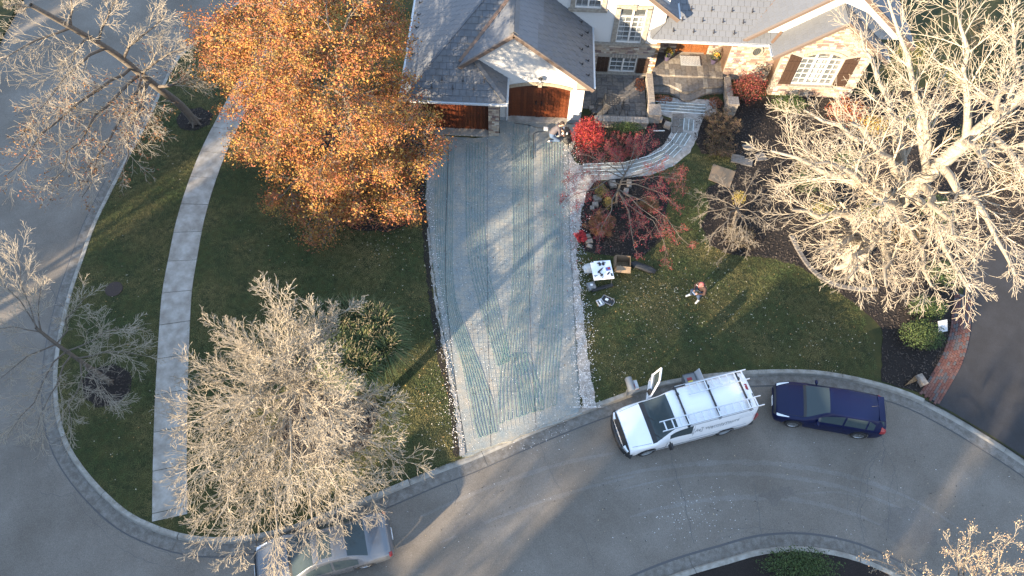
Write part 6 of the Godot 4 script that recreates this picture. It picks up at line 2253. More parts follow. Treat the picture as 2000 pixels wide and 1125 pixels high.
func build_van() -> void:
	var L := 5.1
	var st := [[0.0, 0.78, 0.36, 0.60, 0.72, 0.66], [0.12, 0.87, 0.30, 0.80, 0.93, 0.76], [0.45, 0.90, 0.27, 0.98, 1.06, 0.82], [1.0, 0.915, 0.26, 1.06, 1.15, 0.83], [1.2, 0.92, 0.26, 1.09, 1.24, 0.81], [1.75, 0.925, 0.26, 1.14, 1.78, 0.72], [1.95, 0.925, 0.26, 1.15, 1.92, 0.73], [2.4, 0.93, 0.26, 1.16, 1.97, 0.76], [4.6, 0.93, 0.26, 1.16, 1.97, 0.76], [4.95, 0.92, 0.27, 1.15, 1.93, 0.74], [5.1, 0.87, 0.32, 1.08, 1.82, 0.69]]
	var axles := [0.86, 4.06]
	var rings := body_rings(st, L, axles, 0.34, 86)
	var f := Vector2(-0.954, 0.30)
	var van := thing("work_van", "white work van with roof rack parked at the kerb, passenger door open", "van", Vector3(6.72, -0.13, -9.86), atan2(-f.x, -f.y))
	obj("body", body_mesh(rings), M["van_white"], van)
	obj("windshield", skin(rings, L, 1.16, 1.88, 5.1, 10.9, 5.7, 10.3, 0.008, 10, 14), M["screen_glass"], van)
	obj("cowl", skin(rings, L, 1.00, 1.17, 5.1, 10.9, 5.0, 11.0, 0.010, 4, 14), M["black_plastic"], van)
	obj("side_window", skin(rings, L, 1.62, 2.45, 3.5, 4.4, 3.4, 4.9, 0.008), M["screen_glass"], van)
	obj("side_window", skin(rings, L, 1.62, 2.45, 11.6, 12.5, 11.1, 12.6, 0.008), M["screen_glass"], van)
	obj("rear_window", skin(rings, L, 5.02, 5.07, 5.5, 7.6, 5.5, 7.6, 0.01), M["screen_glass"], van)
	# front: dark bumper and grille
	obj("bumper", skin(rings, L, 0.0, 0.13, 0.2, 15.8, 0.3, 15.7, 0.022, 5, 24), M["black_plastic"], van)
	var mb := MB.new()
	var arc := []
	for k in 13:
		var x := -0.94 + 1.88 * k / 12.0
		arc.append(Vector3(x, 0.52, -L * 0.5 - 0.10 + 0.30 * pow(absf(x) / 0.94, 3.0)))
	for y in [0.42, 0.50, 0.58]:
		var a2 := []
		for p in arc:
			a2.append(Vector3(p.x, y, p.z))
		mb.tube(a2, 0.065, 0.065, 6, true)
	obj("bumper", mb, M["black_plastic"], van)
	for sd in [-1, 1]:
		mb = MB.new()
		mb.box(Vector3(0.66 * sd, 0.76, -L * 0.5 + 0.06), Vector3(0.26, 0.16, 0.14), Basis(Vector3.UP, -0.35 * sd))
		obj("headlight", mb, M["lamp_clear"], van)
		# wipers
		mb = MB.new()
		mb.tube([Vector3(-0.15 + 0.35 * sd, 1.235, -1.43), Vector3(-0.45 + 0.35 * sd, 1.36, -1.24)], 0.012, 0.008, 4)
		obj("wiper", mb, M["black_plastic"], van)
		for a in axles:
			wheel(van, Vector3(0.80 * sd, 0.34, a - L * 0.5), 0.34, 0.22, sd)
		mb = MB.new()
		mb.tube([Vector3(0.92 * sd, 1.10, -0.92), Vector3(1.02 * sd, 1.15, -0.96)], 0.025, 0.025, 5)
		mb.slab(Vector3(1.11 * sd, 1.20, -0.97), Vector3(0.20, 0.26, 0.10), 0.03, Basis(Vector3.RIGHT, 0.15))
		obj("mirror", mb, M["black_plastic"], van)
		mb = MB.new()
		mb.box(Vector3(0.84 * sd, 1.2, L * 0.5 + 0.01), Vector3(0.10, 0.5, 0.03))
		obj("tail_light", mb, M["red_plastic"], van)
	mb = MB.new()
	mb.slab(Vector3(0, 0.40, L * 0.5 + 0.06), Vector3(1.75, 0.2, 0.16), 0.03)
	obj("bumper", mb, M["black_plastic"], van)
	mb = MB.new()
	mb.box(Vector3(0.12, 1.965, 2.36), Vector3(0.24, 0.03, 0.09))
	obj("brake_light", mb, M["red_plastic"], van)
	# ribs pressed into the roof, seams of bonnet and doors
	mb = MB.new()
	for k in 7:
		var x := -0.54 + 0.18 * k
		mb.box(Vector3(x, 1.995 - 0.03 * absf(x), 0.98), Vector3(0.03, 0.014, 2.7))
	obj("roof_ribs", mb, M["van_white"], van)
	mb = MB.new()
	for sd in [-1, 1]:
		mb.tube([Vector3(0.72 * sd, 1.01, -2.32), Vector3(0.80 * sd, 1.13, -1.6)], 0.006, 0.006, 4)
		mb.tube([Vector3(0.935 * sd, 0.4, -1.02), Vector3(0.925 * sd, 1.08, -1.02)], 0.007, 0.007, 4)
		mb.tube([Vector3(0.938 * sd, 0.4, -0.02), Vector3(0.90 * sd, 1.16, -0.02), Vector3(0.77 * sd, 1.86, -0.02)], 0.007, 0.007, 4)
		mb.tube([Vector3(0.935 * sd, 0.62, -1.6), Vector3(0.943 * sd, 0.62, 2.3)], 0.012, 0.012, 4)
	obj("panel_seams", mb, M["letter_grey"], van)
	# open passenger door
	var door := Node3D.new()
	door.name = "open_door"
	van.add_child(door)
	door.position = Vector3(0.93, 0, -1.0)
	door.rotation.y = deg_to_rad(62)
	mb = MB.new()
	mb.slab(Vector3(0.02, 0.75, 0.49), Vector3(0.78, 0.09, 0.98), 0.02, Basis(Vector3.BACK, PI / 2))
	obj("door_skin", mb, M["van_white"], door)
	mb = MB.new()
	for p in [[Vector3(0, 1.14, 0.02), Vector3(-0.16, 1.84, 0.42)], [Vector3(-0.16, 1.84, 0.42), Vector3(-0.16, 1.86, 0.95)], [Vector3(-0.16, 1.86, 0.95), Vector3(0, 1.14, 0.97)]]:
		mb.tube(p, 0.04, 0.04, 6, true)
	obj("window_frame", mb, M["van_white"], door)
	mb = MB.new()
	mb.quad(Vector3(0, 1.14, 0.06), Vector3(0, 1.14, 0.93), Vector3(-0.15, 1.82, 0.91), Vector3(-0.15, 1.82, 0.45))
	obj("side_window", mb, M["screen_glass"], door)
	mb = MB.new()
	mb.box(Vector3(0.07, 0.98, 0.85), Vector3(0.02, 0.04, 0.16))
	obj("handle", mb, M["black_plastic"], door)
	# rack
	var rack := Node3D.new()
	rack.name = "roof_rack"
	van.add_child(rack)
	for z in [-0.30, 0.92, 2.15]:
		mb = MB.new()
		mb.box(Vector3(0, 2.06, z), Vector3(1.60, 0.045, 0.06))
		for sd in [-1, 1]:
			mb.box(Vector3(0.76 * sd, 1.99, z), Vector3(0.05, 0.16, 0.09))
			mb.box(Vector3(0.48 * sd, 2.09, z), Vector3(0.10, 0.05, 0.10))
		obj("crossbar", mb, M["iron"], rack)
	mb = MB.new()
	mb.tube([Vector3(0.79, 2.07, -0.3), Vector3(0.79, 2.07, 2.2)], 0.02, 0.02, 6)
	mb.tube([Vector3(-0.79, 2.07, -0.3), Vector3(-0.79, 2.07, 2.2)], 0.02, 0.02, 6)
	obj("side_rail", mb, M["steel"], rack)
	# lettering on the street side
	var bdir := (Vector3(-0.76, 1.925, 0) - Vector3(-0.897, 1.16, 0)).normalized()
	var outw := Vector3(-bdir.y, bdir.x, 0)
	var tb := Basis(Vector3.BACK, bdir, Vector3.BACK.cross(bdir))
	tb = Basis(Vector3(0, 0, 1), bdir, Vector3(0, 0, 1).cross(bdir))
	var tm := TextMesh.new()
	tm.text = "WarmlyYours"
	var ft := SystemFont.new()
	ft.font_names = PackedStringArray(["Droid Sans"])
	tm.font = ft
	tm.font_size = 64
	tm.pixel_size = 0.0036
	tm.depth = 0.006
	var to := put("lettering", tm, M["letter_pale"], van)
	to.transform = Transform3D(tb, Vector3(-0.843, 1.46, 1.12) + outw * 0.014)
	mb = MB.new()
	var o0 := Vector3(-0.843, 1.45, 0.12) + outw * 0.014
	for q in [[-0.2, -0.16, -0.2, 0.16], [0.2, -0.16, 0.2, 0.16], [-0.2, -0.16, -0.12, -0.16], [0.12, -0.16, 0.2, -0.16], [-0.2, 0.16, -0.12, 0.16], [0.12, 0.16, 0.2, 0.16], [-0.1, -0.1, 0.0, 0.11], [0.0, 0.11, 0.0, -0.1], [0.03, 0.0, 0.12, 0.04], [0.12, 0.04, 0.06, -0.08], [0.06, -0.08, 0.13, -0.07]]:
		var a: Vector3 = o0 + tb.x * q[0] + tb.y * q[1]
		var b: Vector3 = o0 + tb.x * q[2] + tb.y * q[3]
		mb.tube([a, b], 0.009, 0.009, 4, true)
	obj("emblem", mb, M["letter_pale"], van)
	mb = MB.new()
	for k in 9:
		mb.box(Vector3(-0.866, 1.325, 0.62 + 0.11 * k) + outw * 0.012, Vector3(0.008, 0.035, 0.06 + 0.03 * (k % 2)), Basis(Vector3(0, 0, 1).cross(bdir), bdir, Vector3(0, 0, 1) * -1.0).orthonormalized())
	for k in 2:
		mb.tube([Vector3(-0.936, 0.93 - 0.05 * k, -0.1), Vector3(-0.936, 0.93 - 0.05 * k, 2.2)], 0.008, 0.008, 4)
	for k in 3:
		mb.tube([Vector3(-0.80 - 0.02 * k, 1.72 - 0.1 * k, 1.75), Vector3(-0.80 - 0.02 * k, 1.72 - 0.1 * k, 2.35)], 0.004, 0.004, 4)
	obj("print_lines", mb, M["pale_plastic"], van)
	# ladders lie on the rack
	var xf := van.transform
	ladder("ladder", "long aluminium ladder on the street side of the van's rack", xf * Transform3D(Basis(), Vector3(-0.56, 2.085, -1.35)), 4.0, 0.36)
	ladder("ladder", "shorter aluminium ladder on the kerb side of the van's rack", xf * Transform3D(Basis(), Vector3(0.54, 2.085, 0.1)), 2.45, 0.38)

func ladder(called: String, label: String, xf: Transform3D, L: float, w: float) -> void:
	var o := thing(called, label, "ladder", Vector3.ZERO, 0, "ladders on the van rack")
	o.transform = xf
	for sd in [-1, 1]:
		var mb := MB.new()
		mb.box(Vector3(w * 0.5 * sd, 0.03, L * 0.5), Vector3(0.03, 0.075, L))
		obj("rail", mb, M["aluminium"], o)
	var n := int(L / 0.3)
	for k in n:
		var mb := MB.new()
		mb.box(Vector3(0, 0.03, 0.16 + 0.3 * k), Vector3(w, 0.03, 0.045))
		obj("rung", mb, M["aluminium"], o)

func build_blue_car() -> void:
	var L := 4.2
	var st := [[0.0, 0.58, 0.36, 0.56, 0.62, 0.46], [0.12, 0.73, 0.24, 0.66, 0.72, 0.58], [0.5, 0.79, 0.2, 0.80, 0.86, 0.66], [1.0, 0.805, 0.19, 0.88, 0.95, 0.68], [1.22, 0.805, 0.19, 0.90, 1.03, 0.66], [1.75, 0.81, 0.19, 0.92, 1.35, 0.56], [2.0, 0.81, 0.19, 0.93, 1.42, 0.56], [2.6, 0.81, 0.19, 0.94, 1.45, 0.57], [3.4, 0.81, 0.19, 0.95, 1.42, 0.55], [3.72, 0.80, 0.19, 0.96, 1.37, 0.53], [3.98, 0.77, 0.24, 0.95, 1.10, 0.56], [4.12, 0.73, 0.28, 0.88, 0.98, 0.56], [4.2, 0.63, 0.34, 0.70, 0.80, 0.48]]
	var axles := [0.82, 3.34]
	var rings := body_rings(st, L, axles, 0.31, 80)
	var f := Vector2(-0.99, -0.14)
	var car := thing("blue_hatchback", "dark blue hatchback parked behind the white van", "car", Vector3(12.52, -0.13, -10.5), atan2(-f.x, -f.y))
	car_parts(car, rings, L, axles, "car_blue", {"ws": [1.12, 1.86], "rw": [3.74, 4.0], "sw": [[1.55, 2.45], [2.52, 3.3], [3.36, 3.62]], "r": 0.31, "tl": 0.32, "hood": [0.5, 1.08]})
	var mb := MB.new()
	mb.slab(Vector3(0, 1.40, 1.70), Vector3(1.0, 0.035, 0.22), 0.012)
	obj("spoiler", mb, M["car_blue"], car)
	mb = MB.new()
	mb.tube([Vector3(0.0, 1.46, 1.3), Vector3(0.0, 1.62, 1.5)], 0.01, 0.004, 4)
	obj("aerial", mb, M["black_plastic"], car)

func build_grey_car() -> void:
	var L := 4.7
	var st := [[0.0, 0.60, 0.34, 0.54, 0.60, 0.46], [0.12, 0.76, 0.22, 0.64, 0.70, 0.60], [0.6, 0.83, 0.19, 0.80, 0.86, 0.68], [1.15, 0.85, 0.18, 0.87, 0.94, 0.70], [1.4, 0.85, 0.18, 0.89, 1.02, 0.68], [1.95, 0.855, 0.18, 0.91, 1.32, 0.58], [2.2, 0.855, 0.18, 0.92, 1.40, 0.57], [2.8, 0.855, 0.18, 0.93, 1.42, 0.57], [3.2, 0.855, 0.18, 0.93, 1.38, 0.56], [3.5, 0.85, 0.18, 0.93, 1.24, 0.58], [3.95, 0.84, 0.19, 0.93, 1.03, 0.64], [4.4, 0.82, 0.22, 0.91, 1.00, 0.66], [4.62, 0.77, 0.26, 0.84, 0.92, 0.60], [4.7, 0.66, 0.34, 0.68, 0.76, 0.50]]
	var axles := [0.92, 3.62]
	var rings := body_rings(st, L, axles, 0.32, 84)
	var f := Vector2(-0.956, 0.292)
	var car := thing("grey_sedan", "silver grey sedan with sunroof parked under the bare tree", "car", Vector3(-6.15, -0.13, -4.42), atan2(-f.x, -f.y))
	car_parts(car, rings, L, axles, "car_grey", {"ws": [1.3, 2.06], "rw": [3.22, 3.86], "sw": [[1.75, 2.62], [2.7, 3.5]], "r": 0.32, "tl": 0.15, "hood": [0.6, 1.2]})
	var mb := skin(rings, L, 2.3, 2.72, 6.4, 9.6, 6.4, 9.6, 0.006)
	obj("sunroof", mb, M["screen_glass"], car)

func car_parts(car: Node3D, rings: Array, L: float, axles: Array, paint: String, k: Dictionary) -> void:
	obj("body", body_mesh(rings), M[paint], car)
	obj("windshield", skin(rings, L, k.ws[0], k.ws[1], 5.2, 10.8, 5.9, 10.1, 0.007, 10, 14), M["screen_glass"], car)
	obj("rear_window", skin(rings, L, k.rw[0], k.rw[1], 5.9, 10.1, 5.3, 10.7, 0.007, 8, 14), M["screen_glass"], car)
	for i in k.sw.size():
		var w: Array = k.sw[i]
		var lift0 := 4.2 if i == 0 else 4.8
		var lift1: float = 4.2 if i == k.sw.size() - 1 else 4.8
		obj("side_window", skin(rings, L, w[0], w[1], 3.15, lift0, 3.15, lift1, 0.006), M["screen_glass"], car)
		obj("side_window", skin(rings, L, w[0], w[1], 16.0 - lift0, 12.85, 16.0 - lift1, 12.85, 0.006), M["screen_glass"], car)
	for sd in [-1, 1]:
		var c: float = 8.0 + 2.9 * sd
		var d: float = 8.0 + 4.7 * sd
		if sd < 0:
			obj("headlight", skin(rings, L, 0.10, 0.52, d, c, d + 0.2, c - 1.0, 0.012), M["lamp_clear"], car)
			obj("tail_light", skin(rings, L, L - k.tl, L - 0.06, 2.2, 4.4, 2.0, 4.2, 0.014), M["red_plastic"], car)
		else:
			obj("headlight", skin(rings, L, 0.10, 0.52, c, d, c + 1.0, d - 0.2, 0.012), M["lamp_clear"], car)
			obj("tail_light", skin(rings, L, L - k.tl, L - 0.06, 11.6, 13.8, 11.8, 14.0, 0.014), M["red_plastic"], car)
		for a in axles:
			wheel(car, Vector3(0.71 * sd, k.r, a - L * 0.5), k.r, 0.19, sd)
		var mb := MB.new()
		mb.blob(Vector3(0.86 * sd, 0.97, k.ws[0] + 0.42 - L * 0.5), Vector3(0.11, 0.07, 0.06), Basis(), 10)
		obj("mirror", mb, M[paint], car)
		mb = MB.new()
		mb.tube([on_body(rings, k.hood[0] * 0.5 / L, 8.0 + 2.4 * sd) + Vector3(0, 0.004, 0), on_body(rings, k.hood[0] / L, 8.0 + 2.6 * sd) + Vector3(0, 0.004, 0), on_body(rings, k.hood[1] / L, 8.0 + 2.9 * sd) + Vector3(0, 0.004, 0)], 0.005, 0.005, 4)
		obj("hood_seam", mb, M["black_plastic"], car)
		for s in [1.5, 2.5, 3.3]:
			mb = MB.new()
			var line := []
			for q in 4:
				line.append(on_body(rings, s / L, 8.0 + sd * (5.1 + q * 0.8)) + Vector3(0.003 * sd, 0, 0))
			mb.tube(line, 0.005, 0.005, 4)
			obj("door_seam", mb, M["black_plastic"], car)
	obj("grille", skin(rings, L, 0.0, 0.07, 3.0, 13.0, 3.2, 12.8, 0.012, 4, 16), M["black_plastic"], car)
	obj("cowl", skin(rings, L, k.ws[0] - 0.10, k.ws[0] + 0.01, 5.4, 10.6, 5.2, 10.8, 0.007, 4, 12), M["black_plastic"], car)
	for e in [-1, 1]:
		var mb := MB.new()
		mb.box(Vector3(0.02 * e, 0.5, (L * 0.5 + 0.035) * e), Vector3(0.42, 0.13, 0.012))
		obj("number_plate", mb, M["white_plastic"], car)

# ---------------------------------------------------------------- people
# bones: [from, to, radius, radius, colour]; joined with a smooth minimum and meshed as surface nets
func flesh(mb: MB, bones: Array, cell: float, k: float) -> void:
	var lo := Vector3.INF
	var hi := -Vector3.INF
	for b in bones:
		var r: float = maxf(b[2], b[3]) + cell * 3.0
		for p in [b[0], b[1]]:
			lo = lo.min(p - Vector3.ONE * r)
			hi = hi.max(p + Vector3.ONE * r)
	var n := Vector3i(((hi - lo) / cell).ceil()) + Vector3i.ONE * 2
	var f := PackedFloat32Array()
	f.resize(n.x * n.y * n.z)
	f.fill(9.0)
	var who := PackedInt32Array()
	who.resize(f.size())
	var best := PackedFloat32Array()
	best.resize(f.size())
	best.fill(9.0)
	for bi in bones.size():
		var b: Array = bones[bi]
		var A: Vector3 = b[0]
		var AB: Vector3 = b[1] - A
		var l2 := maxf(AB.length_squared(), 1e-6)
		var m: float = maxf(b[2], b[3]) + cell * 2.5 + k
		var i0 := Vector3i(((A.min(b[1]) - Vector3.ONE * m - lo) / cell).floor()).clamp(Vector3i.ZERO, n - Vector3i.ONE)
		var i1 := Vector3i(((A.max(b[1]) + Vector3.ONE * m - lo) / cell).ceil()).clamp(Vector3i.ZERO, n - Vector3i.ONE)
		for z in range(i0.z, i1.z + 1):
			for y in range(i0.y, i1.y + 1):
				var row := (z * n.y + y) * n.x
				for x in range(i0.x, i1.x + 1):
					var p := lo + Vector3(x, y, z) * cell
					var t := clampf((p - A).dot(AB) / l2, 0, 1)
					var d := (p - A - AB * t).length() - lerpf(b[2], b[3], t)
					var i := row + x
					if d < best[i]:
						best[i] = d
						who[i] = bi
					var h := maxf(k - absf(f[i] - d), 0.0) / k
					f[i] = minf(f[i], d) - h * h * k * 0.25
	var vid := {}
	var step := [1, n.x, n.x * n.y]
	for z in n.z - 1:
		for y in n.y - 1:
			for x in n.x - 1:
				var i := (z * n.y + y) * n.x + x
				var c := [f[i], f[i + 1], f[i + step[1]], f[i + 1 + step[1]], f[i + step[2]], f[i + 1 + step[2]], f[i + step[1] + step[2]], f[i + 1 + step[1] + step[2]]]
				var neg := 0
				for q in c:
					if q < 0:
						neg += 1
				if neg == 0 or neg == 8:
					continue
				var s := Vector3.ZERO
				var cnt := 0
				for e in [[0, 1], [2, 3], [4, 5], [6, 7], [0, 2], [1, 3], [4, 6], [5, 7], [0, 4], [1, 5], [2, 6], [3, 7]]:
					var a: float = c[e[0]]
					var b2: float = c[e[1]]
					if (a < 0) != (b2 < 0):
						var t := a / (a - b2)
						var p0 := Vector3(e[0] & 1, (e[0] >> 1) & 1, (e[0] >> 2) & 1)
						var p1 := Vector3(e[1] & 1, (e[1] >> 1) & 1, (e[1] >> 2) & 1)
						s += p0.lerp(p1, t)
						cnt += 1
				var gr := Vector3(c[1] + c[3] + c[5] + c[7] - c[0] - c[2] - c[4] - c[6], c[2] + c[3] + c[6] + c[7] - c[0] - c[1] - c[4] - c[5], c[4] + c[5] + c[6] + c[7] - c[0] - c[1] - c[2] - c[3])
				mb.tint(bones[who[i]][4])
				vid[i] = mb.vert(lo + (Vector3(x, y, z) + s / cnt) * cell, gr.normalized())
	for i in vid.keys():
		for ax in 3:
			var u: int = step[(ax + 1) % 3]
			var w: int = step[(ax + 2) % 3]
			if (f[i] < 0) == (f[i + step[ax]] < 0):
				continue
			if not (vid.has(i - u) and vid.has(i - w) and vid.has(i - u - w)):
				continue
			var a: int = vid[i]
			var b: int = vid[i - u]
			var c: int = vid[i - u - w]
			var d: int = vid[i - w]
			if f[i] < 0:
				mb.idx.append_array([a, c, b, a, d, c])
			else:
				mb.idx.append_array([a, b, c, a, c, d])

func hand_bones(w: Vector3, dir: Vector3, palm_n: Vector3, thumb: float, c: Color) -> Array:
	var x := dir.cross(palm_n).normalized() * thumb
	var o := [[w, w + dir * 0.05, 0.026, 0.03, c], [w + dir * 0.04 + x * 0.02, w + dir * 0.08 + x * 0.022, 0.024, 0.02, c], [w + dir * 0.04 - x * 0.02, w + dir * 0.08 - x * 0.025, 0.024, 0.018, c]]
	var len := [0.036, 0.042, 0.038, 0.030]
	for k in 4:
		var k0: Vector3 = w + dir * (0.088 - 0.004 * absf(k - 1.3)) + x * (0.030 - 0.02 * k)
		var k1: Vector3 = k0 + (dir * 0.8 + palm_n * 0.6).normalized() * len[k]
		var k2: Vector3 = k1 + (dir * 0.1 + palm_n).normalized() * len[k] * 0.8
		o.append([k0, k1, 0.0095, 0.009, c])
		o.append([k1, k2, 0.009, 0.008, c])
	var t0 := w + dir * 0.03 + x * 0.032
	var t1 := t0 + (dir * 0.6 + x * 0.7 + palm_n * 0.3).normalized() * 0.038
	o.append([t0, t1, 0.013, 0.010, c])
	o.append([t1, t1 + (dir * 0.8 + palm_n * 0.5 - x * 0.2).normalized() * 0.032, 0.010, 0.009, c])
	return o

func head_bones(c: Vector3, fwd: Vector3, up: Vector3, skin_c: Color) -> Array:
	var r := fwd.cross(up).normalized()
	return [[c + up * 0.035 - fwd * 0.02, c + up * 0.03 + fwd * 0.012, 0.094, 0.088, skin_c], [c - up * 0.045 + fwd * 0.03, c - up * 0.085 + fwd * 0.045, 0.062, 0.045, skin_c], [c + fwd * 0.095, c - up * 0.03 + fwd * 0.118, 0.010, 0.016, skin_c], [c + r * 0.092, c + r * 0.094 - up * 0.03, 0.014, 0.011, skin_c], [c - r * 0.092, c - r * 0.094 - up * 0.03, 0.014, 0.011, skin_c],
		[c + fwd * 0.09 + up * 0.025 + r * 0.03, c + fwd * 0.09 + up * 0.025 + r * 0.045, 0.012, 0.010, skin_c], [c + fwd * 0.09 + up * 0.025 - r * 0.03, c + fwd * 0.09 + up * 0.025 - r * 0.045, 0.012, 0.010, skin_c], [c + fwd * 0.096 - up * 0.058 + r * 0.018, c + fwd * 0.096 - up * 0.058 - r * 0.018, 0.012, 0.012, Color(0.36, 0.14, 0.11)]]

func eyes(parent: Node3D, c: Vector3, fwd: Vector3, up: Vector3) -> void:
	var r := fwd.cross(up).normalized()
	var mb := MB.new()
	for s in [-1, 1]:
		mb.blob(c + fwd * 0.098 + up * 0.006 + r * 0.036 * s, Vector3(0.011, 0.007, 0.008), Basis(), 6)
	obj("eyes", mb, M["black_plastic"], parent)

func build_people() -> void:
	rng.seed = 401
	var skin_c := Color(0.50, 0.30, 0.22)
	# the one who flies the drone: standing, looking down at a controller
	var jk := Color(0.052, 0.028, 0.024)
	var jn := Color(0.05, 0.075, 0.13)
	var sh := Color(0.72, 0.70, 0.64)
	var f2 := Vector2(-0.80, 0.60)
	var at := g(1361, 579)
	var P := thing("person", "person in brown jacket, salmon cap, jeans and white shoes holding a drone controller", "person", at, atan2(-f2.x, -f2.y))
	var b := [
		[Vector3(-0.11, 0.42, 0.14), Vector3(-0.17, 0.50, -0.24), 0.098, 0.068, jn], [Vector3(-0.17, 0.50, -0.24), Vector3(-0.19, 0.11, -0.10), 0.064, 0.048, jn],
		[Vector3(0.11, 0.42, 0.14), Vector3(0.18, 0.48, -0.26), 0.098, 0.068, jn], [Vector3(0.18, 0.48, -0.26), Vector3(0.21, 0.11, -0.20), 0.064, 0.048, jn],
		[Vector3(-0.19, 0.055, -0.08), Vector3(-0.23, 0.042, -0.29), 0.05, 0.042, sh], [Vector3(0.21, 0.055, -0.18), Vector3(0.26, 0.042, -0.39), 0.05, 0.042, sh],
		[Vector3(-0.08, 0.42, 0.14), Vector3(0.08, 0.42, 0.14), 0.13, 0.13, jn],
		[Vector3(-0.04, 0.52, 0.13), Vector3(0.04, 0.52, 0.13), 0.145, 0.145, jk], [Vector3(0, 0.56, 0.12), Vector3(0, 0.80, 0.05), 0.145, 0.15, jk], [Vector3(-0.14, 0.86, 0.03), Vector3(0.14, 0.86, 0.03), 0.082, 0.082, jk],
		[Vector3(-0.19, 0.86, 0.03), Vector3(-0.27, 0.62, -0.03), 0.064, 0.052, jk], [Vector3(-0.27, 0.62, -0.03), Vector3(-0.10, 0.64, -0.26), 0.05, 0.038, jk],
		[Vector3(0.19, 0.86, 0.03), Vector3(0.27, 0.62, -0.03), 0.064, 0.052, jk], [Vector3(0.27, 0.62, -0.03), Vector3(0.10, 0.64, -0.26), 0.05, 0.038, jk],
		[Vector3(0, 0.90, 0.02), Vector3(0, 0.99, -0.025), 0.055, 0.05, skin_c]]
	var mb := MB.new().tint(skin_c)
	flesh(mb, b, 0.02, 0.05)
	var fw := Vector3(0, -0.5, -0.86).normalized()
	var up := Vector3(0, 0.86, -0.5).normalized()
	var hc := Vector3(0, 1.08, -0.08)
	flesh(mb, head_bones(hc, fw, up, skin_c), 0.009, 0.025)
	flesh(mb, hand_bones(Vector3(-0.10, 0.64, -0.26), Vector3(0.35, 0.1, -0.93).normalized(), Vector3(0.9, -0.2, 0.3).normalized(), -1.0, skin_c), 0.0055, 0.012)
	flesh(mb, hand_bones(Vector3(0.10, 0.64, -0.26), Vector3(-0.35, 0.1, -0.93).normalized(), Vector3(-0.9, -0.2, 0.3).normalized(), 1.0, skin_c), 0.0055, 0.012)
	obj("body", mb, M["skin_cloth"], P)
	mb = MB.new().tint(Color(0.30, 0.085, 0.08))
	var cap := [[hc + up * 0.065 - fw * 0.02, hc + up * 0.06 + fw * 0.02, 0.096, 0.09, Color(0.30, 0.085, 0.08)], [hc + up * 0.085 + fw * 0.07, hc + up * 0.065 + fw * 0.15, 0.045, 0.03, Color(0.30, 0.085, 0.08)]]
	flesh(mb, cap, 0.012, 0.03)
	obj("cap", mb, M["skin_cloth"], P)
	mb = MB.new().tint(Color(0.05, 0.02, 0.02))
	flesh(mb, [[hc - fw * 0.05 + up * 0.01, hc - fw * 0.06 - up * 0.14, 0.082, 0.07, Color(0.06, 0.02, 0.02)], [hc - fw * 0.06 - up * 0.14, Vector3(0.02, 0.80, 0.16), 0.07, 0.04, Color(0.05, 0.018, 0.02)]], 0.012, 0.03)
	obj("hair", mb, M["skin_cloth"], P)
	eyes(P, hc, fw, up)
	mb = MB.new()
	mb.box(Vector3(0.16, 0.80, -0.09), Vector3(0.09, 0.05, 0.012), Basis(Vector3.RIGHT, -0.5))
	mb.box(Vector3(0.255, 0.78, 0.02), Vector3(0.012, 0.07, 0.05))
	obj("patch", mb, M["white_plastic"], P)
	var ct := thing("drone_controller", "white drone controller with a dark phone held by the standing person", "controller", P.transform * Vector3(0, 0.64, -0.38), P.rotation.y)
	mb = MB.new()
	mb.slab(Vector3(0, 0, 0), Vector3(0.17, 0.05, 0.10), 0.015, Basis(Vector3.RIGHT, 0.5))
	for s in [-1, 1]:
		mb.tube([Vector3(0.05 * s, 0.02, 0.0), Vector3(0.05 * s, 0.05, 0.01)], 0.009, 0.012, 6, true)
	obj("shell", mb, M["white_plastic"], ct)
	mb = MB.new()
	mb.slab(Vector3(0, 0.05, -0.08), Vector3(0.18, 0.012, 0.09), 0.004, Basis(Vector3.RIGHT, 0.6))
	obj("phone", mb, M["screen_glass"], ct)
	# the one who kneels over the tools
	var gs := Color(0.085, 0.078, 0.09)
	var dj := Color(0.06, 0.10, 0.17)
	at = g(1084, 272)
	P = thing("person", "person in grey shirt and jeans kneeling by the garage, bent over black bags", "person", at, atan2(-0.92, -0.0))
	P.rotation.y = -PI / 2 + 0.12
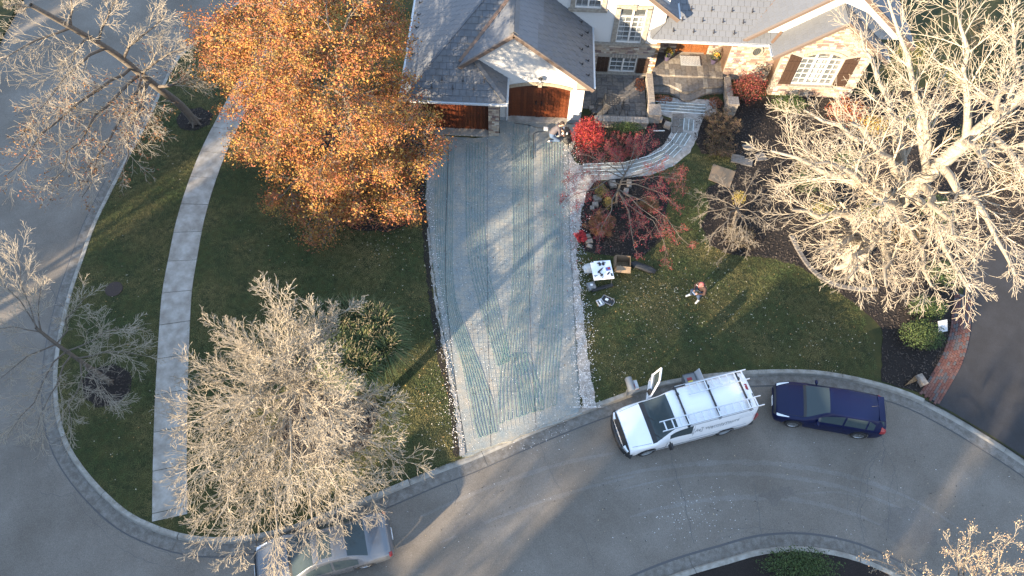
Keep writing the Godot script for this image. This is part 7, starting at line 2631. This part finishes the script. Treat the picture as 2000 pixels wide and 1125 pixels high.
	b = [
		[Vector3(-0.12, 0.40, 0.18), Vector3(-0.16, 0.42, -0.22), 0.10, 0.07, dj], [Vector3(-0.16, 0.42, -0.22), Vector3(-0.15, 0.10, -0.05), 0.068, 0.05, dj],
		[Vector3(0.12, 0.36, 0.18), Vector3(0.17, 0.10, -0.16), 0.10, 0.072, dj], [Vector3(0.17, 0.08, -0.16), Vector3(0.16, 0.10, 0.26), 0.066, 0.05, dj],
		[Vector3(-0.15, 0.05, -0.04), Vector3(-0.16, 0.045, -0.20), 0.05, 0.042, sh], [Vector3(0.16, 0.09, 0.28), Vector3(0.16, 0.045, 0.36), 0.048, 0.042, sh],
		[Vector3(-0.08, 0.40, 0.18), Vector3(0.08, 0.40, 0.18), 0.135, 0.135, dj],
		[Vector3(0, 0.48, 0.15), Vector3(0, 0.66, 0.06), 0.15, 0.155, gs], [Vector3(0, 0.66, 0.06), Vector3(0, 0.82, -0.08), 0.155, 0.14, gs], [Vector3(-0.15, 0.86, -0.12), Vector3(0.15, 0.86, -0.12), 0.08, 0.08, gs],
		[Vector3(-0.20, 0.86, -0.12), Vector3(-0.27, 0.60, -0.16), 0.062, 0.05, gs], [Vector3(-0.27, 0.60, -0.16), Vector3(-0.12, 0.46, -0.34), 0.046, 0.034, skin_c],
		[Vector3(0.20, 0.86, -0.12), Vector3(0.28, 0.60, -0.16), 0.062, 0.05, gs], [Vector3(0.28, 0.60, -0.16), Vector3(0.14, 0.42, -0.34), 0.046, 0.034, skin_c],
		[Vector3(0, 0.90, -0.13), Vector3(0, 0.98, -0.20), 0.055, 0.05, skin_c]]
	mb = MB.new().tint(skin_c)
	flesh(mb, b, 0.02, 0.05)
	fw = Vector3(0, -0.62, -0.78).normalized()
	up = Vector3(0, 0.78, -0.62).normalized()
	hc = Vector3(0, 1.06, -0.26)
	flesh(mb, head_bones(hc, fw, up, skin_c), 0.009, 0.025)
	flesh(mb, hand_bones(Vector3(-0.12, 0.46, -0.34), Vector3(0.25, -0.5, -0.8).normalized(), Vector3(0.5, -0.75, 0.3).normalized(), -1.0, skin_c), 0.0055, 0.012)
	flesh(mb, hand_bones(Vector3(0.14, 0.42, -0.34), Vector3(-0.25, -0.5, -0.8).normalized(), Vector3(-0.5, -0.75, 0.3).normalized(), 1.0, skin_c), 0.0055, 0.012)
	obj("body", mb, M["skin_cloth"], P)
	mb = MB.new().tint(Color(0.035, 0.022, 0.018))
	flesh(mb, [[hc + up * 0.055 - fw * 0.03, hc + up * 0.06 + fw * 0.03, 0.092, 0.075, Color(0.035, 0.022, 0.018)], [hc - fw * 0.05, hc - fw * 0.06 - up * 0.05, 0.08, 0.06, Color(0.035, 0.022, 0.018)]], 0.012, 0.03)
	obj("hair", mb, M["skin_cloth"], P)
	eyes(P, hc, fw, up)

# ---------------------------------------------------------------- things on lawn and beds
func soft_bag(called: String, label: String, at: Vector3, turn: float, size: Vector3, m: String, sd: int, category := "bag") -> Node3D:
	rng.seed = sd
	var o := thing(called, label, category, at, turn)
	var nz := FastNoiseLite.new()
	nz.seed = sd
	nz.frequency = 2.2
	var rings := []
	for i in 11:
		var la := PI * (i / 10.0 - 0.5)
		var ring := []
		for j in 18:
			var lo := TAU * j / 18.0
			var d := Vector3(signf(cos(lo)) * pow(absf(cos(lo)), 0.6) * cos(la), sin(la), signf(sin(lo)) * pow(absf(sin(lo)), 0.6) * cos(la))
			var w := 1.0 + 0.35 * nz.get_noise_3dv(d * 1.4)
			ring.append(d * size * 0.5 * w + Vector3(0, size.y * 0.45, 0))
		rings.append(ring)
	var mb := MB.new()
	mb.loft(rings, true)
	obj("bag_body", mb, M[m], o)
	return o

func build_props() -> void:
	rng.seed = 501
	var mb: MB
	# folding table with tools
	var c: Array = gp([1153, 512, 1193, 508, 1199, 543, 1160, 549], 0.72)
	var mid: Vector3 = (c[0] + c[1] + c[2] + c[3]) * 0.25
	var ax: Vector3 = (c[1] - c[0]).normalized()
	var turn := atan2(-ax.z, ax.x)
	var tb := thing("folding_table", "white square folding table strewn with tools on the lawn", "table", Vector3(mid.x, 0, mid.z), turn)
	mb = MB.new()
	mb.slab(Vector3(0, 0.70, 0), Vector3(0.88, 0.045, 0.88), 0.012)
	obj("table_top", mb, M["white_plastic"], tb)
	for s in [[-1, -1], [1, -1], [1, 1], [-1, 1]]:
		mb = MB.new()
		mb.tube([Vector3(0.36 * s[0], 0.68, 0.36 * s[1]), Vector3(0.40 * s[0], 0.0, 0.40 * s[1])], 0.013, 0.013, 6)
		obj("leg", mb, M["steel"], tb)
	var X := tb.transform
	# a sheet of white board under the tools
	mb = MB.new()
	mb.slab(Vector3(0, 0.004, 0), Vector3(0.72, 0.008, 0.60), 0.002)
	var sb := one("foam_board", mb, M["white_plastic"], "white board lying on the back half of the folding table", "board")
	sb.transform = X * Transform3D(Basis(Vector3.UP, -0.04), Vector3(0.06, 0.724, -0.17))
	var tools := [["cordless_drill", "black cordless drill lying on the white folding table", Vector3(-0.10, 0.735, 0.02), 0.7], ["glove_pair", "crumpled black gloves on the back of the folding table", Vector3(0.02, 0.735, -0.28), 0.0], ["battery_charger", "blue and red charger on the folding table", Vector3(0.26, 0.735, -0.02), 0.1], ["phone", "dark phone at the table corner", Vector3(0.36, 0.724, 0.27), 0.15], ["test_meter", "small black meter between charger and phone on the table", Vector3(0.23, 0.724, 0.19), 0.8], ["pliers", "open pliers near the table's front edge", Vector3(-0.32, 0.724, 0.25), 0.3], ["cable_cutter", "small hooked cutter at the table's front edge", Vector3(-0.05, 0.724, 0.33), 1.3]]
	for t in tools:
		var o := thing(t[0], t[1], "tool", X * t[2], turn + t[3])
		mb = MB.new()
		match t[0]:
			"cordless_drill":
				mb.tube([Vector3(-0.14, 0.035, 0), Vector3(0.10, 0.035, 0)], 0.035, 0.035, 8, true)
				mb.tube([Vector3(0.10, 0.035, 0), Vector3(0.20, 0.035, 0)], 0.022, 0.012, 8, true)
				mb.tube([Vector3(-0.08, 0.03, 0), Vector3(-0.12, 0.025, 0.16)], 0.024, 0.022, 8, true)
				obj("motor_body", mb, M["black_plastic"], o)
				mb = MB.new()
				mb.slab(Vector3(-0.13, 0.03, 0.19), Vector3(0.12, 0.06, 0.07), 0.01)
				obj("battery", mb, M["black_plastic"], o)
			"glove_pair":
				for s in [-1, 1]:
					mb.blob(Vector3(0.07 * s, 0.02, 0), Vector3(0.06, 0.025, 0.08), Basis(Vector3.UP, 0.5 * s), 10)
					for k in 4:
						var a: float = -0.6 + 0.4 * k + 0.5 * s
						mb.tube([Vector3(0.07 * s, 0.02, -0.03), Vector3(0.07 * s + sin(a) * 0.14, 0.02, -cos(a) * 0.14)], 0.014, 0.011, 5, true)
				obj("cloth", mb, M["black_plastic"], o)
			"battery_charger":
				mb.slab(Vector3(0, 0.03, 0), Vector3(0.20, 0.06, 0.15), 0.015)
				obj("case", mb, M["blue_print"], o)
				mb = MB.new()
				mb.slab(Vector3(0.02, 0.07, 0), Vector3(0.10, 0.03, 0.09), 0.01)
				obj("battery", mb, M["red_plastic"], o)
			"phone":
				mb.slab(Vector3(0, 0.006, 0), Vector3(0.09, 0.012, 0.15), 0.004)
				obj("case", mb, M["screen_glass"], o)
			"test_meter":
				mb.slab(Vector3(0, 0.015, 0), Vector3(0.15, 0.03, 0.06), 0.008)
				mb.tube([Vector3(0.06, 0.03, 0), Vector3(0.10, 0.02, 0.06), Vector3(0.04, 0.008, 0.12)], 0.004, 0.004, 4)
				obj("case", mb, M["black_plastic"], o)
			"pliers":
				mb.tube([Vector3(-0.08, 0.01, 0.03), Vector3(0.02, 0.012, 0.0), Vector3(0.07, 0.012, -0.01)], 0.010, 0.008, 5, true)
				mb.tube([Vector3(-0.07, 0.01, -0.05), Vector3(0.02, 0.012, 0.0), Vector3(0.07, 0.012, 0.01)], 0.010, 0.008, 5, true)
				obj("jaws", mb, M["iron"], o)
			"cable_cutter":
				mb.tube([Vector3(-0.07, 0.01, 0.0), Vector3(0.0, 0.012, 0.02), Vector3(0.05, 0.012, 0.0), Vector3(0.07, 0.012, -0.03)], 0.011, 0.007, 5, true)
				obj("handle", mb, M["iron"], o)
	# open cardboard box
	var bx := thing("cardboard_box", "open brown cardboard box standing on the lawn beside the white table", "box", g(1214, 522), -0.06)
	var w := 0.62
	var d := 0.56
	var h := 0.52
	for s in [[0, -1], [0, 1], [-1, 0], [1, 0]]:
		mb = MB.new()
		mb.box(Vector3(s[0] * w * 0.5, h * 0.5, s[1] * d * 0.5), Vector3(w if s[0] == 0 else 0.012, h, d + 0.012 if s[0] != 0 else 0.012))
		obj("side", mb, M["card"], bx)
	mb = MB.new()
	mb.box(Vector3(0, 0.01, 0), Vector3(w - 0.02, 0.012, d - 0.02))
	obj("bottom", mb, M["card"], bx)
	mb = MB.new()
	mb.box(Vector3(0.02, h - 0.045, d * 0.5 + 0.13), Vector3(w, 0.01, 0.28), Basis(Vector3.RIGHT, 0.5))
	obj("flap", mb, M["card"], bx)
	mb = MB.new()
	mb.box(Vector3(-w * 0.5 - 0.05, h - 0.09, 0), Vector3(0.2, 0.01, d), Basis(Vector3.BACK, 1.2))
	obj("flap", mb, M["card"], bx)
	for k in 2:
		mb = MB.new()
		mb.slab(Vector3(0, 0.05, 0), Vector3(0.15, 0.1, 0.12), 0.008)
		var pk := one("small_carton", mb, M["grey_plastic"], ["small grey carton at the bottom of the open cardboard box", "small grey blue carton beside another inside the open box"][k], "carton")
		pk.transform = bx.transform * Transform3D(Basis(Vector3.UP, 0.2 * k), Vector3(-0.10 + 0.22 * k, 0.016, 0.1))
	# bags and cases
	soft_bag("plastic_bag", "crumpled clear plastic bag on the grass beside the folding table", g(1149, 528), 0.3, Vector3(0.52, 0.34, 0.44), "film", 511)
	soft_bag("tool_bag", "long dark tool bag lying on the grass past the cardboard box", g(1255, 524), -0.35, Vector3(1.15, 0.2, 0.34), "black_plastic", 512)
	var cs := thing("tool_case", "square grey tool case with a white label by the table leg", "tool case", g(1154, 562), 0.35)
	mb = MB.new()
	mb.slab(Vector3(0, 0.13, 0), Vector3(0.34, 0.26, 0.30), 0.02)
	obj("case", mb, M["grey_plastic"], cs)
	mb = MB.new()
	mb.box(Vector3(0, 0.264, 0), Vector3(0.11, 0.006, 0.09), Basis(Vector3.UP, -0.2))
	obj("label_patch", mb, M["white_plastic"], cs)
	mb = MB.new()
	for s in [-1, 1]:
		mb.box(Vector3(0.1 * s, 0.2, 0.155), Vector3(0.05, 0.06, 0.02))
	obj("latch", mb, M["pale_plastic"], cs)
	mb = MB.new()
	mb.slab(Vector3(0, 0.06, 0), Vector3(0.98, 0.12, 0.15), 0.03)
	mb.tube([Vector3(-0.15, 0.12, 0), Vector3(-0.1, 0.17, 0), Vector3(0.1, 0.17, 0), Vector3(0.15, 0.12, 0)], 0.012, 0.012, 5)
	var lc := one("long_case", mb, M["black_plastic"], "long narrow black case in the grass below the folding table", "tool case")
	lc.position = g(1176, 563)
	lc.rotation.y = 0.33
	var dc := thing("drill_case", "open dark plastic drill case with grey rim on the grass", "tool case", g(1187, 588), -0.45)
	mb = MB.new()
	mb.plate(PackedVector2Array([Vector2(-0.26, -0.16), Vector2(0.2, -0.16), Vector2(0.28, -0.06), Vector2(0.26, 0.16), Vector2(-0.22, 0.16), Vector2(-0.28, 0.06)]), 0.0, 0.03)
	obj("base", mb, M["black_plastic"], dc)
	mb = MB.new()
	mb.tube([Vector3(-0.26, 0.07, -0.16), Vector3(0.2, 0.07, -0.16), Vector3(0.28, 0.07, -0.06), Vector3(0.26, 0.07, 0.16), Vector3(-0.22, 0.07, 0.16), Vector3(-0.28, 0.07, 0.06), Vector3(-0.26, 0.07, -0.16)], 0.022, 0.022, 6)
	obj("rim", mb, M["grey_plastic"], dc)
	mb = MB.new()
	mb.slab(Vector3(-0.06, 0.06, -0.02), Vector3(0.13, 0.05, 0.10), 0.01)
	obj("battery", mb, M["white_plastic"], dc)
	var ob := thing("parts_organizer", "small grey parts organizer with clear lid touching the drill case", "tool case", g(1172, 592), 0.5)
	mb = MB.new()
	mb.slab(Vector3(0, 0.05, 0), Vector3(0.26, 0.1, 0.30), 0.01)
	obj("tray", mb, M["pale_plastic"], ob)
	for k in 3:
		mb = MB.new()
		mb.slab(Vector3(-0.07 + 0.07 * k, 0.104, 0.02 * k), Vector3(0.055, 0.012, 0.2), 0.004)
		obj("compartment", mb, M[["black_plastic", "white_plastic", "grey_plastic"][k]], ob)
	# bags in front of the kneeling person
	soft_bag("tool_bag", "black open tool bag in front of the kneeling person", g(1104, 262), 0.2, Vector3(0.52, 0.36, 0.5), "black_plastic", 513)
	soft_bag("tool_bag", "black rucksack against the round scarlet bush", g(1108, 278), 0.9, Vector3(0.46, 0.4, 0.36), "black_plastic", 514)
	for k in 3:
		mb = MB.new()
		mb.lathe([Vector2(0.045, 0.0), Vector2(0.045, 0.09), Vector2(0.0, 0.1)], 10)
		var sp := one("wire_spool", mb, M["white_plastic"], ["white wire spool standing in the black tool bag", "white wire spool between tool bag and rucksack", "white wire spool next to the kneeling person's hands"][k], "spool")
		sp.position = g([1101, 1107, 1099][k], [252, 262, 262][k], 0.33) 
	mb = MB.new()
	mb.slab(Vector3(0, 0.08, 0), Vector3(0.22, 0.16, 0.18), 0.03)
	var bk := one("white_bucket", mb, M["white_plastic"], "small white box behind the kneeling person", "box")
	bk.position = g(1066, 254)
	# cardboard sheet
	c = gp([1393, 320, 1437, 335, 1425, 367, 1383, 350], 0.05)
	mb = MB.new()
	mb.plate(flat([c[0], (c[0] + c[1]) * 0.5 + Vector3(-0.004, 0, 0), (c[3] + c[2]) * 0.5 + Vector3(-0.004, 0, 0), c[3]]), 0.03, 0.052)
	var sheet := thing("cardboard_sheet", "flat folded sheet of brown cardboard lying on the lawn edge", "cardboard", (c[0] + c[2]) * 0.5 * Vector3(1, 0, 1))
	var h1 := obj("half", mb, M["card"], sheet)
	mb = MB.new()
	mb.plate(flat([(c[0] + c[1]) * 0.5 + Vector3(0.004, 0, 0), c[1], c[2], (c[3] + c[2]) * 0.5 + Vector3(0.004, 0, 0)]), 0.03, 0.056)
	var h2 := obj("half", mb, M["card"], sheet)
	h1.position = -sheet.position
	h2.position = -sheet.position
	# blocks of stone
	rng.seed = 521
	var blocks := [[1166, 390, 0.34, 0.30, 0.22, "squared stone block at the walk corner of the maple bed"], [1162, 402, 0.28, 0.22, 0.2, "tilted stone block leaning below the corner block of the maple bed"], [1156, 408, 0.2, 0.2, 0.16, "small stone block tucked under the tilted one in the maple bed"], [1228, 362, 0.22, 0.42, 0.2, "upright stone block behind the maple trunk beside the walk"], [1222, 376, 0.24, 0.34, 0.16, "flat stone block below the upright one by the maple trunk"], [1196, 362, 0.32, 0.36, 0.2, "rough stone block between maple trunk and walk"], [1147, 463, 0.28, 0.2, 0.14, "upper block of the stone stack at the driveway edge"], [1150, 473, 0.32, 0.2, 0.16, "middle block of the stone stack at the driveway edge"], [1151, 482, 0.24, 0.16, 0.14, "bottom block of the stone stack at the driveway edge"], [1287, 236, 0.30, 0.28, 0.24, "pale stone block in the bed inside the walk's bend"], [1303, 248, 0.34, 0.32, 0.26, "larger pale stone block in the bed inside the walk's bend"], [1155, 212, 0.26, 0.22, 0.14, "stone block on the patio end behind the scarlet bush"],
		[1440, 312, 0.62, 0.5, 0.10, "flat grey slab beside the cardboard sheet"], [1458, 318, 0.55, 0.42, 0.10, "second flat grey slab touching the oak twigs' shade"], [1485, 308, 0.5, 0.42, 0.10, "grey slab further into the oak bed behind the flat ones"], [1460, 288, 0.5, 0.34, 0.10, "narrow grey slab above the others in the oak bed"], [1796, 745, 0.26, 0.46, 0.28, "pale stone block at the foot of the brick edging by the kerb"]]
	for b in blocks:
		mb = MB.new()
		var tilt := Basis.from_euler(Vector3(rng.randf_range(-0.06, 0.06), rng.randf_range(-0.4, 0.4), rng.randf_range(-0.06, 0.06)))
		mb.slab(Vector3(0, b[4] * 0.5 - 0.01, 0), Vector3(b[2], b[4], b[3]), 0.02, tilt)
		var o := one("stone_slab" if b[4] < 0.12 else "stone_block", mb, M["block" if b[4] > 0.12 else "paver"], b[5], "stone")
		o.position = g(b[0], b[1])
	# stone edging round the oak bed
	var ed := thing("stone_edging", "curved line of grey edging stones between lawn and oak bed", "edging", g(1600, 530))
	var line := smooth_line(gp([1545, 462, 1560, 492, 1580, 522, 1606, 545, 1640, 560, 1680, 566, 1712, 566], 0.0), 0.30)
	for k in line.size() - 1:
		var a: Vector3 = line[k]
		var e: Vector3 = line[k + 1]
		var dd := (e - a).normalized()
		mb = MB.new()
		mb.slab((a + e) * 0.5 + Vector3(0, 0.05, 0) - ed.position, Vector3(0.2, 0.1, (e - a).length() - 0.015), 0.015, Basis(Vector3(-dd.z, 0, dd.x), Vector3.UP, -dd))
		obj("edging_stone", mb, M["paver"], ed)
	# board and light by the evergreen, timber wedge and lath
	var sg := thing("sign_board", "blank pale board on a stake beside the brick edging", "sign", g(1826, 650), 0.25)
	mb = MB.new()
	mb.slab(Vector3(0, 0.62, 0), Vector3(0.42, 0.02, 0.5), 0.004, Basis(Vector3.RIGHT, 0.7))
	obj("panel", mb, M["pale_plastic"], sg)
	mb = MB.new()
	mb.tube([Vector3(0, -0.02, 0), Vector3(0, 0.62, 0)], 0.02, 0.02, 6)
	obj("stake", mb, M["timber"], sg)
	mb = MB.new()
	mb.box(Vector3(0, 0.02, 0), Vector3(0.55, 0.03, 0.05))
	var lt := one("timber_lath", mb, M["trim_white"], "pale lath lying in the bed inside the walk's bend", "lath")
	lt.position = g(1287, 256, 0.02)
	lt.rotation.y = 0.06
	mb = MB.new()
	mb.plate(PackedVector2Array([Vector2(-0.35, 0.1), Vector2(0.35, -0.12), Vector2(0.35, 0.1)]), 0.0, 0.12)
	var wd := one("timber_wedge", mb, M["timber"], "rusty brown timber wedge beside the pale stone block at the kerb", "timber")
	wd.position = g(1776, 745)
	wd.rotation.y = 0.4
	# mailbox pair at the kerb
	var mbx := thing("mailbox", "grey rounded mailbox on a post at the kerb before the van", "mailbox", g(1222, 772), 0.25)
	mb = MB.new()
	mb.tube([Vector3(0, -0.02, 0), Vector3(0, 1.0, 0)], 0.05, 0.05, 8)
	obj("post", mb, M["grey_plastic"], mbx)
	mb = MB.new()
	var prof := []
	for k in 9:
		var a := PI * k / 8.0
		prof.append(Vector2(cos(a) * 0.13, 0.12 + sin(a) * 0.13))
	prof.append(Vector2(-0.13, 0.0))
	prof.append(Vector2(0.13, 0.0))
	var ring0 := []
	var ring1 := []
	for p in prof:
		ring0.append(Vector3(p.x, 1.0 + p.y, -0.28))
		ring1.append(Vector3(p.x, 1.0 + p.y, 0.28))
	mb.loft([ring1, ring0], true)
	for e in [[ring0, 1], [ring1, -1]]:
		for k in range(1, prof.size() - 1):
			if e[1] > 0:
				mb.tri(e[0][0], e[0][k], e[0][k + 1])
			else:
				mb.tri(e[0][0], e[0][k + 1], e[0][k])
	obj("box", mb, M["grey_plastic"], mbx)
	mb = MB.new()
	mb.box(Vector3(0.14, 1.15, 0.1), Vector3(0.012, 0.05, 0.16))
	obj("flag", mb, M["red_plastic"], mbx)
	mb = MB.new()
	mb.slab(Vector3(0.26, 0.92, -0.02), Vector3(0.16, 0.16, 0.34), 0.03)
	obj("paper_box", mb, M["pale_plastic"], mbx)
	mb = MB.new()
	mb.box(Vector3(0, 0.005, 0), Vector3(0.10, 0.01, 0.10))
	var fl := one("marker_flag", mb, M["red_plastic"], "small red marker flag lying on the verge beside the mailbox", "flag")
	fl.position = g(1245, 759, 0.05)
	# storage bin by the van's open side
	var bn := thing("storage_bin", "blue grey storage bin with red and yellow label and propped lid beside the van", "storage bin", g(1345, 752), 0.3)
	mb = MB.new()
	var lo := []
	var hi := []
	for s in [[-1, -1], [1, -1], [1, 1], [-1, 1]]:
		lo.append(Vector3(0.21 * s[0], 0, 0.28 * s[1]))
		hi.append(Vector3(0.25 * s[0], 0.45, 0.33 * s[1]))
	for k in 4:
		var m := (k + 1) % 4
		mb.quad(lo[m], lo[k], hi[k], hi[m])
	mb.quad(lo[0], lo[1], lo[2], lo[3])
	mb.quad(hi[3] - Vector3(0, 0.06, 0), hi[2] - Vector3(0, 0.06, 0), hi[1] - Vector3(0, 0.06, 0), hi[0] - Vector3(0, 0.06, 0))
	obj("tub", mb, M["grey_plastic"], bn)
	mb = MB.new()
	mb.box(Vector3(-0.02, 0.40, 0.05), Vector3(0.2, 0.02, 0.14))
	obj("label_patch", mb, M["yellow_print"], bn)
	mb = MB.new()
	mb.box(Vector3(-0.02, 0.40, -0.10), Vector3(0.2, 0.02, 0.12))
	obj("label_patch", mb, M["red_plastic"], bn)
	mb = MB.new()
	mb.slab(Vector3(0.32, 0.42, 0), Vector3(0.52, 0.03, 0.7), 0.01, Basis(Vector3.BACK, 1.15))
	obj("lid", mb, M["pale_plastic"], bn)

# ---------------------------------------------------------------- unseen houses and trees added to shade the scene
func added_spruce(label: String, at: Vector3, h: float, r: float, sd: int) -> void:
	rng.seed = sd
	var o := thing("added_spruce", label, "tree", at, 0, "conifers added out of view for shade")  # unseen conifer, added only as a shade caster
	var mb := MB.new()
	mb.tube([Vector3(0, -0.05, 0), Vector3(0, h * 0.5, 0), Vector3(0, h, 0)], 0.2, 0.02, 7)
	obj("trunk", mb, M["bark"], o)
	var cr := MB.new().tint(Color.WHITE)
	var n := int(h * 340)
	for k in n:
		var t := pow(rng.randf(), 0.7)
		var y := h * (1.0 - t * 0.95)
		var a := rng.randf() * TAU
		var rr := r * t * sqrt(rng.randf()) * 1.05
		var d := Vector3(cos(a), -0.25, sin(a))
		var p := Vector3(cos(a) * rr, y - rr * 0.2, sin(a) * rr)
		var s := Vector3(-sin(a), 0, cos(a)) * rng.randf_range(0.08, 0.16)
		cr.tint(Color(0.03, 0.05, 0.025) * rng.randf_range(0.7, 1.4))
		cr.quad(p - s, p + d * 0.16 - Vector3(0, 0.04, 0), p + s, p + d * 0.42)
	var q := obj("crown", cr, M["needle"], o)
	q.set_meta("kind", "stuff")

func caster_house(label: String, at: Vector3, turn: float, w: float, d: float, eave: float, ridge: float) -> void:
	var o := thing("added_shade_house", label, "house", at, turn)  # unseen house added to block the low sun
	var mb := MB.new()
	mb.box(Vector3(0, eave * 0.5, 0), Vector3(w, eave, d))
	obj("wall", mb, M["stucco"], o)
	mb = MB.new()
	var e := 0.5
	for s in [-1, 1]:
		var a := Vector3(-w * 0.5 - e, eave - 0.2, (d * 0.5 + e) * s)
		var b := Vector3(w * 0.5 + e, eave - 0.2, (d * 0.5 + e) * s)
		var c := Vector3(w * 0.5 + e, ridge, 0)
		var k := Vector3(-w * 0.5 - e, ridge, 0)
		if s > 0:
			mb.quad(a, b, c, k)
		else:
			mb.quad(b, a, k, c)
	mb.tri(Vector3(w * 0.5, eave, d * 0.5), Vector3(w * 0.5, eave, -d * 0.5), Vector3(w * 0.5, ridge - 0.3, 0))
	mb.tri(Vector3(-w * 0.5, eave, -d * 0.5), Vector3(-w * 0.5, eave, d * 0.5), Vector3(-w * 0.5, ridge - 0.3, 0))
	var rf := obj("roof", mb, M["slate_deep"], o)
	mb = MB.new()
	mb.box(Vector3(w * 0.2, ridge, -0.6), Vector3(0.9, 2.0, 0.7))
	obj("chimney", mb, M["brick_red"], rf)
	for k in 4:
		for j in 2:
			mb = MB.new()
			mb.box(Vector3(-w * 0.36 + w * 0.24 * k, 1.6 + 2.8 * j, d * 0.5 + 0.01), Vector3(1.1, 1.4, 0.05))
			obj("window", mb, M["screen_glass"], o)

# places of the added shade casters, given along the sun's course (a) and across it (b)
func ab(a: float, b: float) -> Vector3:
	var e := deg_to_rad(SUN_AZ)
	return Vector3(a * sin(e) + b * cos(e), 0, -a * cos(e) + b * sin(e))

func build_shade() -> void:
	var facing := deg_to_rad(-SUN_AZ)
	caster_house("unseen two storey house added to shade the side street", ab(-22, -33.6), facing, 12, 9, 6.0, 9.6)
	caster_house("unseen tall house added to shade the left lawn and sidewalk", ab(-22, -19.2), facing, 10, 9, 6.4, 10.2)
	caster_house("unseen house added to shade the street near the island", ab(-16, 16.0), facing, 16, 9, 6.4, 10.4)
	caster_house("unseen tall house added to keep the white van in shade", ab(-20, 2.0), facing, 8.6, 9, 6.8, 11.0)
	caster_house("unseen low garage shape added to shade the street near the grey car", ab(-17.5, -10.0), facing, 8.6, 6, 2.6, 4.7)  # low caster added out of view, shades the street but not the crowns
	added_spruce("slim spruce placed out of view to narrow a gap of sun", ab(-19, -26.8), 8.4, 1.7, 601)
	added_spruce("low spruce placed out of view to shade the side street", ab(-14, -41.5), 8.0, 2.6, 603)
	var q := {"depth": 4, "kids": [0, 9, 6, 4, 2], "from": [0, 0.2, 0.2, 0.2, 0.2], "ratio": [1, 0.42, 0.52, 0.55, 0.6], "seg": [4, 3, 2, 2, 2], "angle": 0.8, "wob": 0.2, "lift": [0.0, 0.05, 0.06, 0.06, 0.06], "tip": 0.012, "limb": 0.5, "sag": 0.06, "reach": 4.5}
	var spots := [[-24, -4.8, 12.0, "unseen bare tree added to filter sun on the middle of the street"], [-11, 7.2, 9.0, "unseen bare tree added to streak the sun between two added houses"], [-26, -4.0, 12.5, "unseen bare tree added to filter sun on street and right lawn"], [-14.5, -25.5, 8.5, "unseen bare tree added to weaken the sun between the added houses"], [-13.5, -29.5, 7.5, "smaller unseen bare tree added to weaken the sun on the side street"]]
	var k := 0
	for s in spots:
		var b := ab(s[0], s[1])
		var ends := []
		for j in 12:
			var a := TAU * j / 12.0
			var rr := 3.4 if j % 2 else 2.0
			ends.append([b + Vector3(cos(a) * rr, s[2] * (0.55 if j % 2 else 0.9), sin(a) * rr), 0.4 if j % 2 else 0.9])
		tree("added_shade_tree", s[3], "tree", [b, b + Vector3(0.1, 2, 0), b + Vector3(0, s[2] * 0.55, 0.1)], 0.22, 0.1, ends, q, 610 + k, "bark", "twig_dark", "bare trees added out of view to filter the sun")  # unseen trees added to break the sun into streaks
		k += 1

func _ready() -> void:
	rng.seed = 1
	setup_view()
	make_materials()
	build_ground()
	build_house()
	build_forecourt()
	build_trees()
	build_shrubs()
	build_shade()
	build_van()
	build_blue_car()
	build_grey_car()
	build_people()
	build_props()
	build_grass()
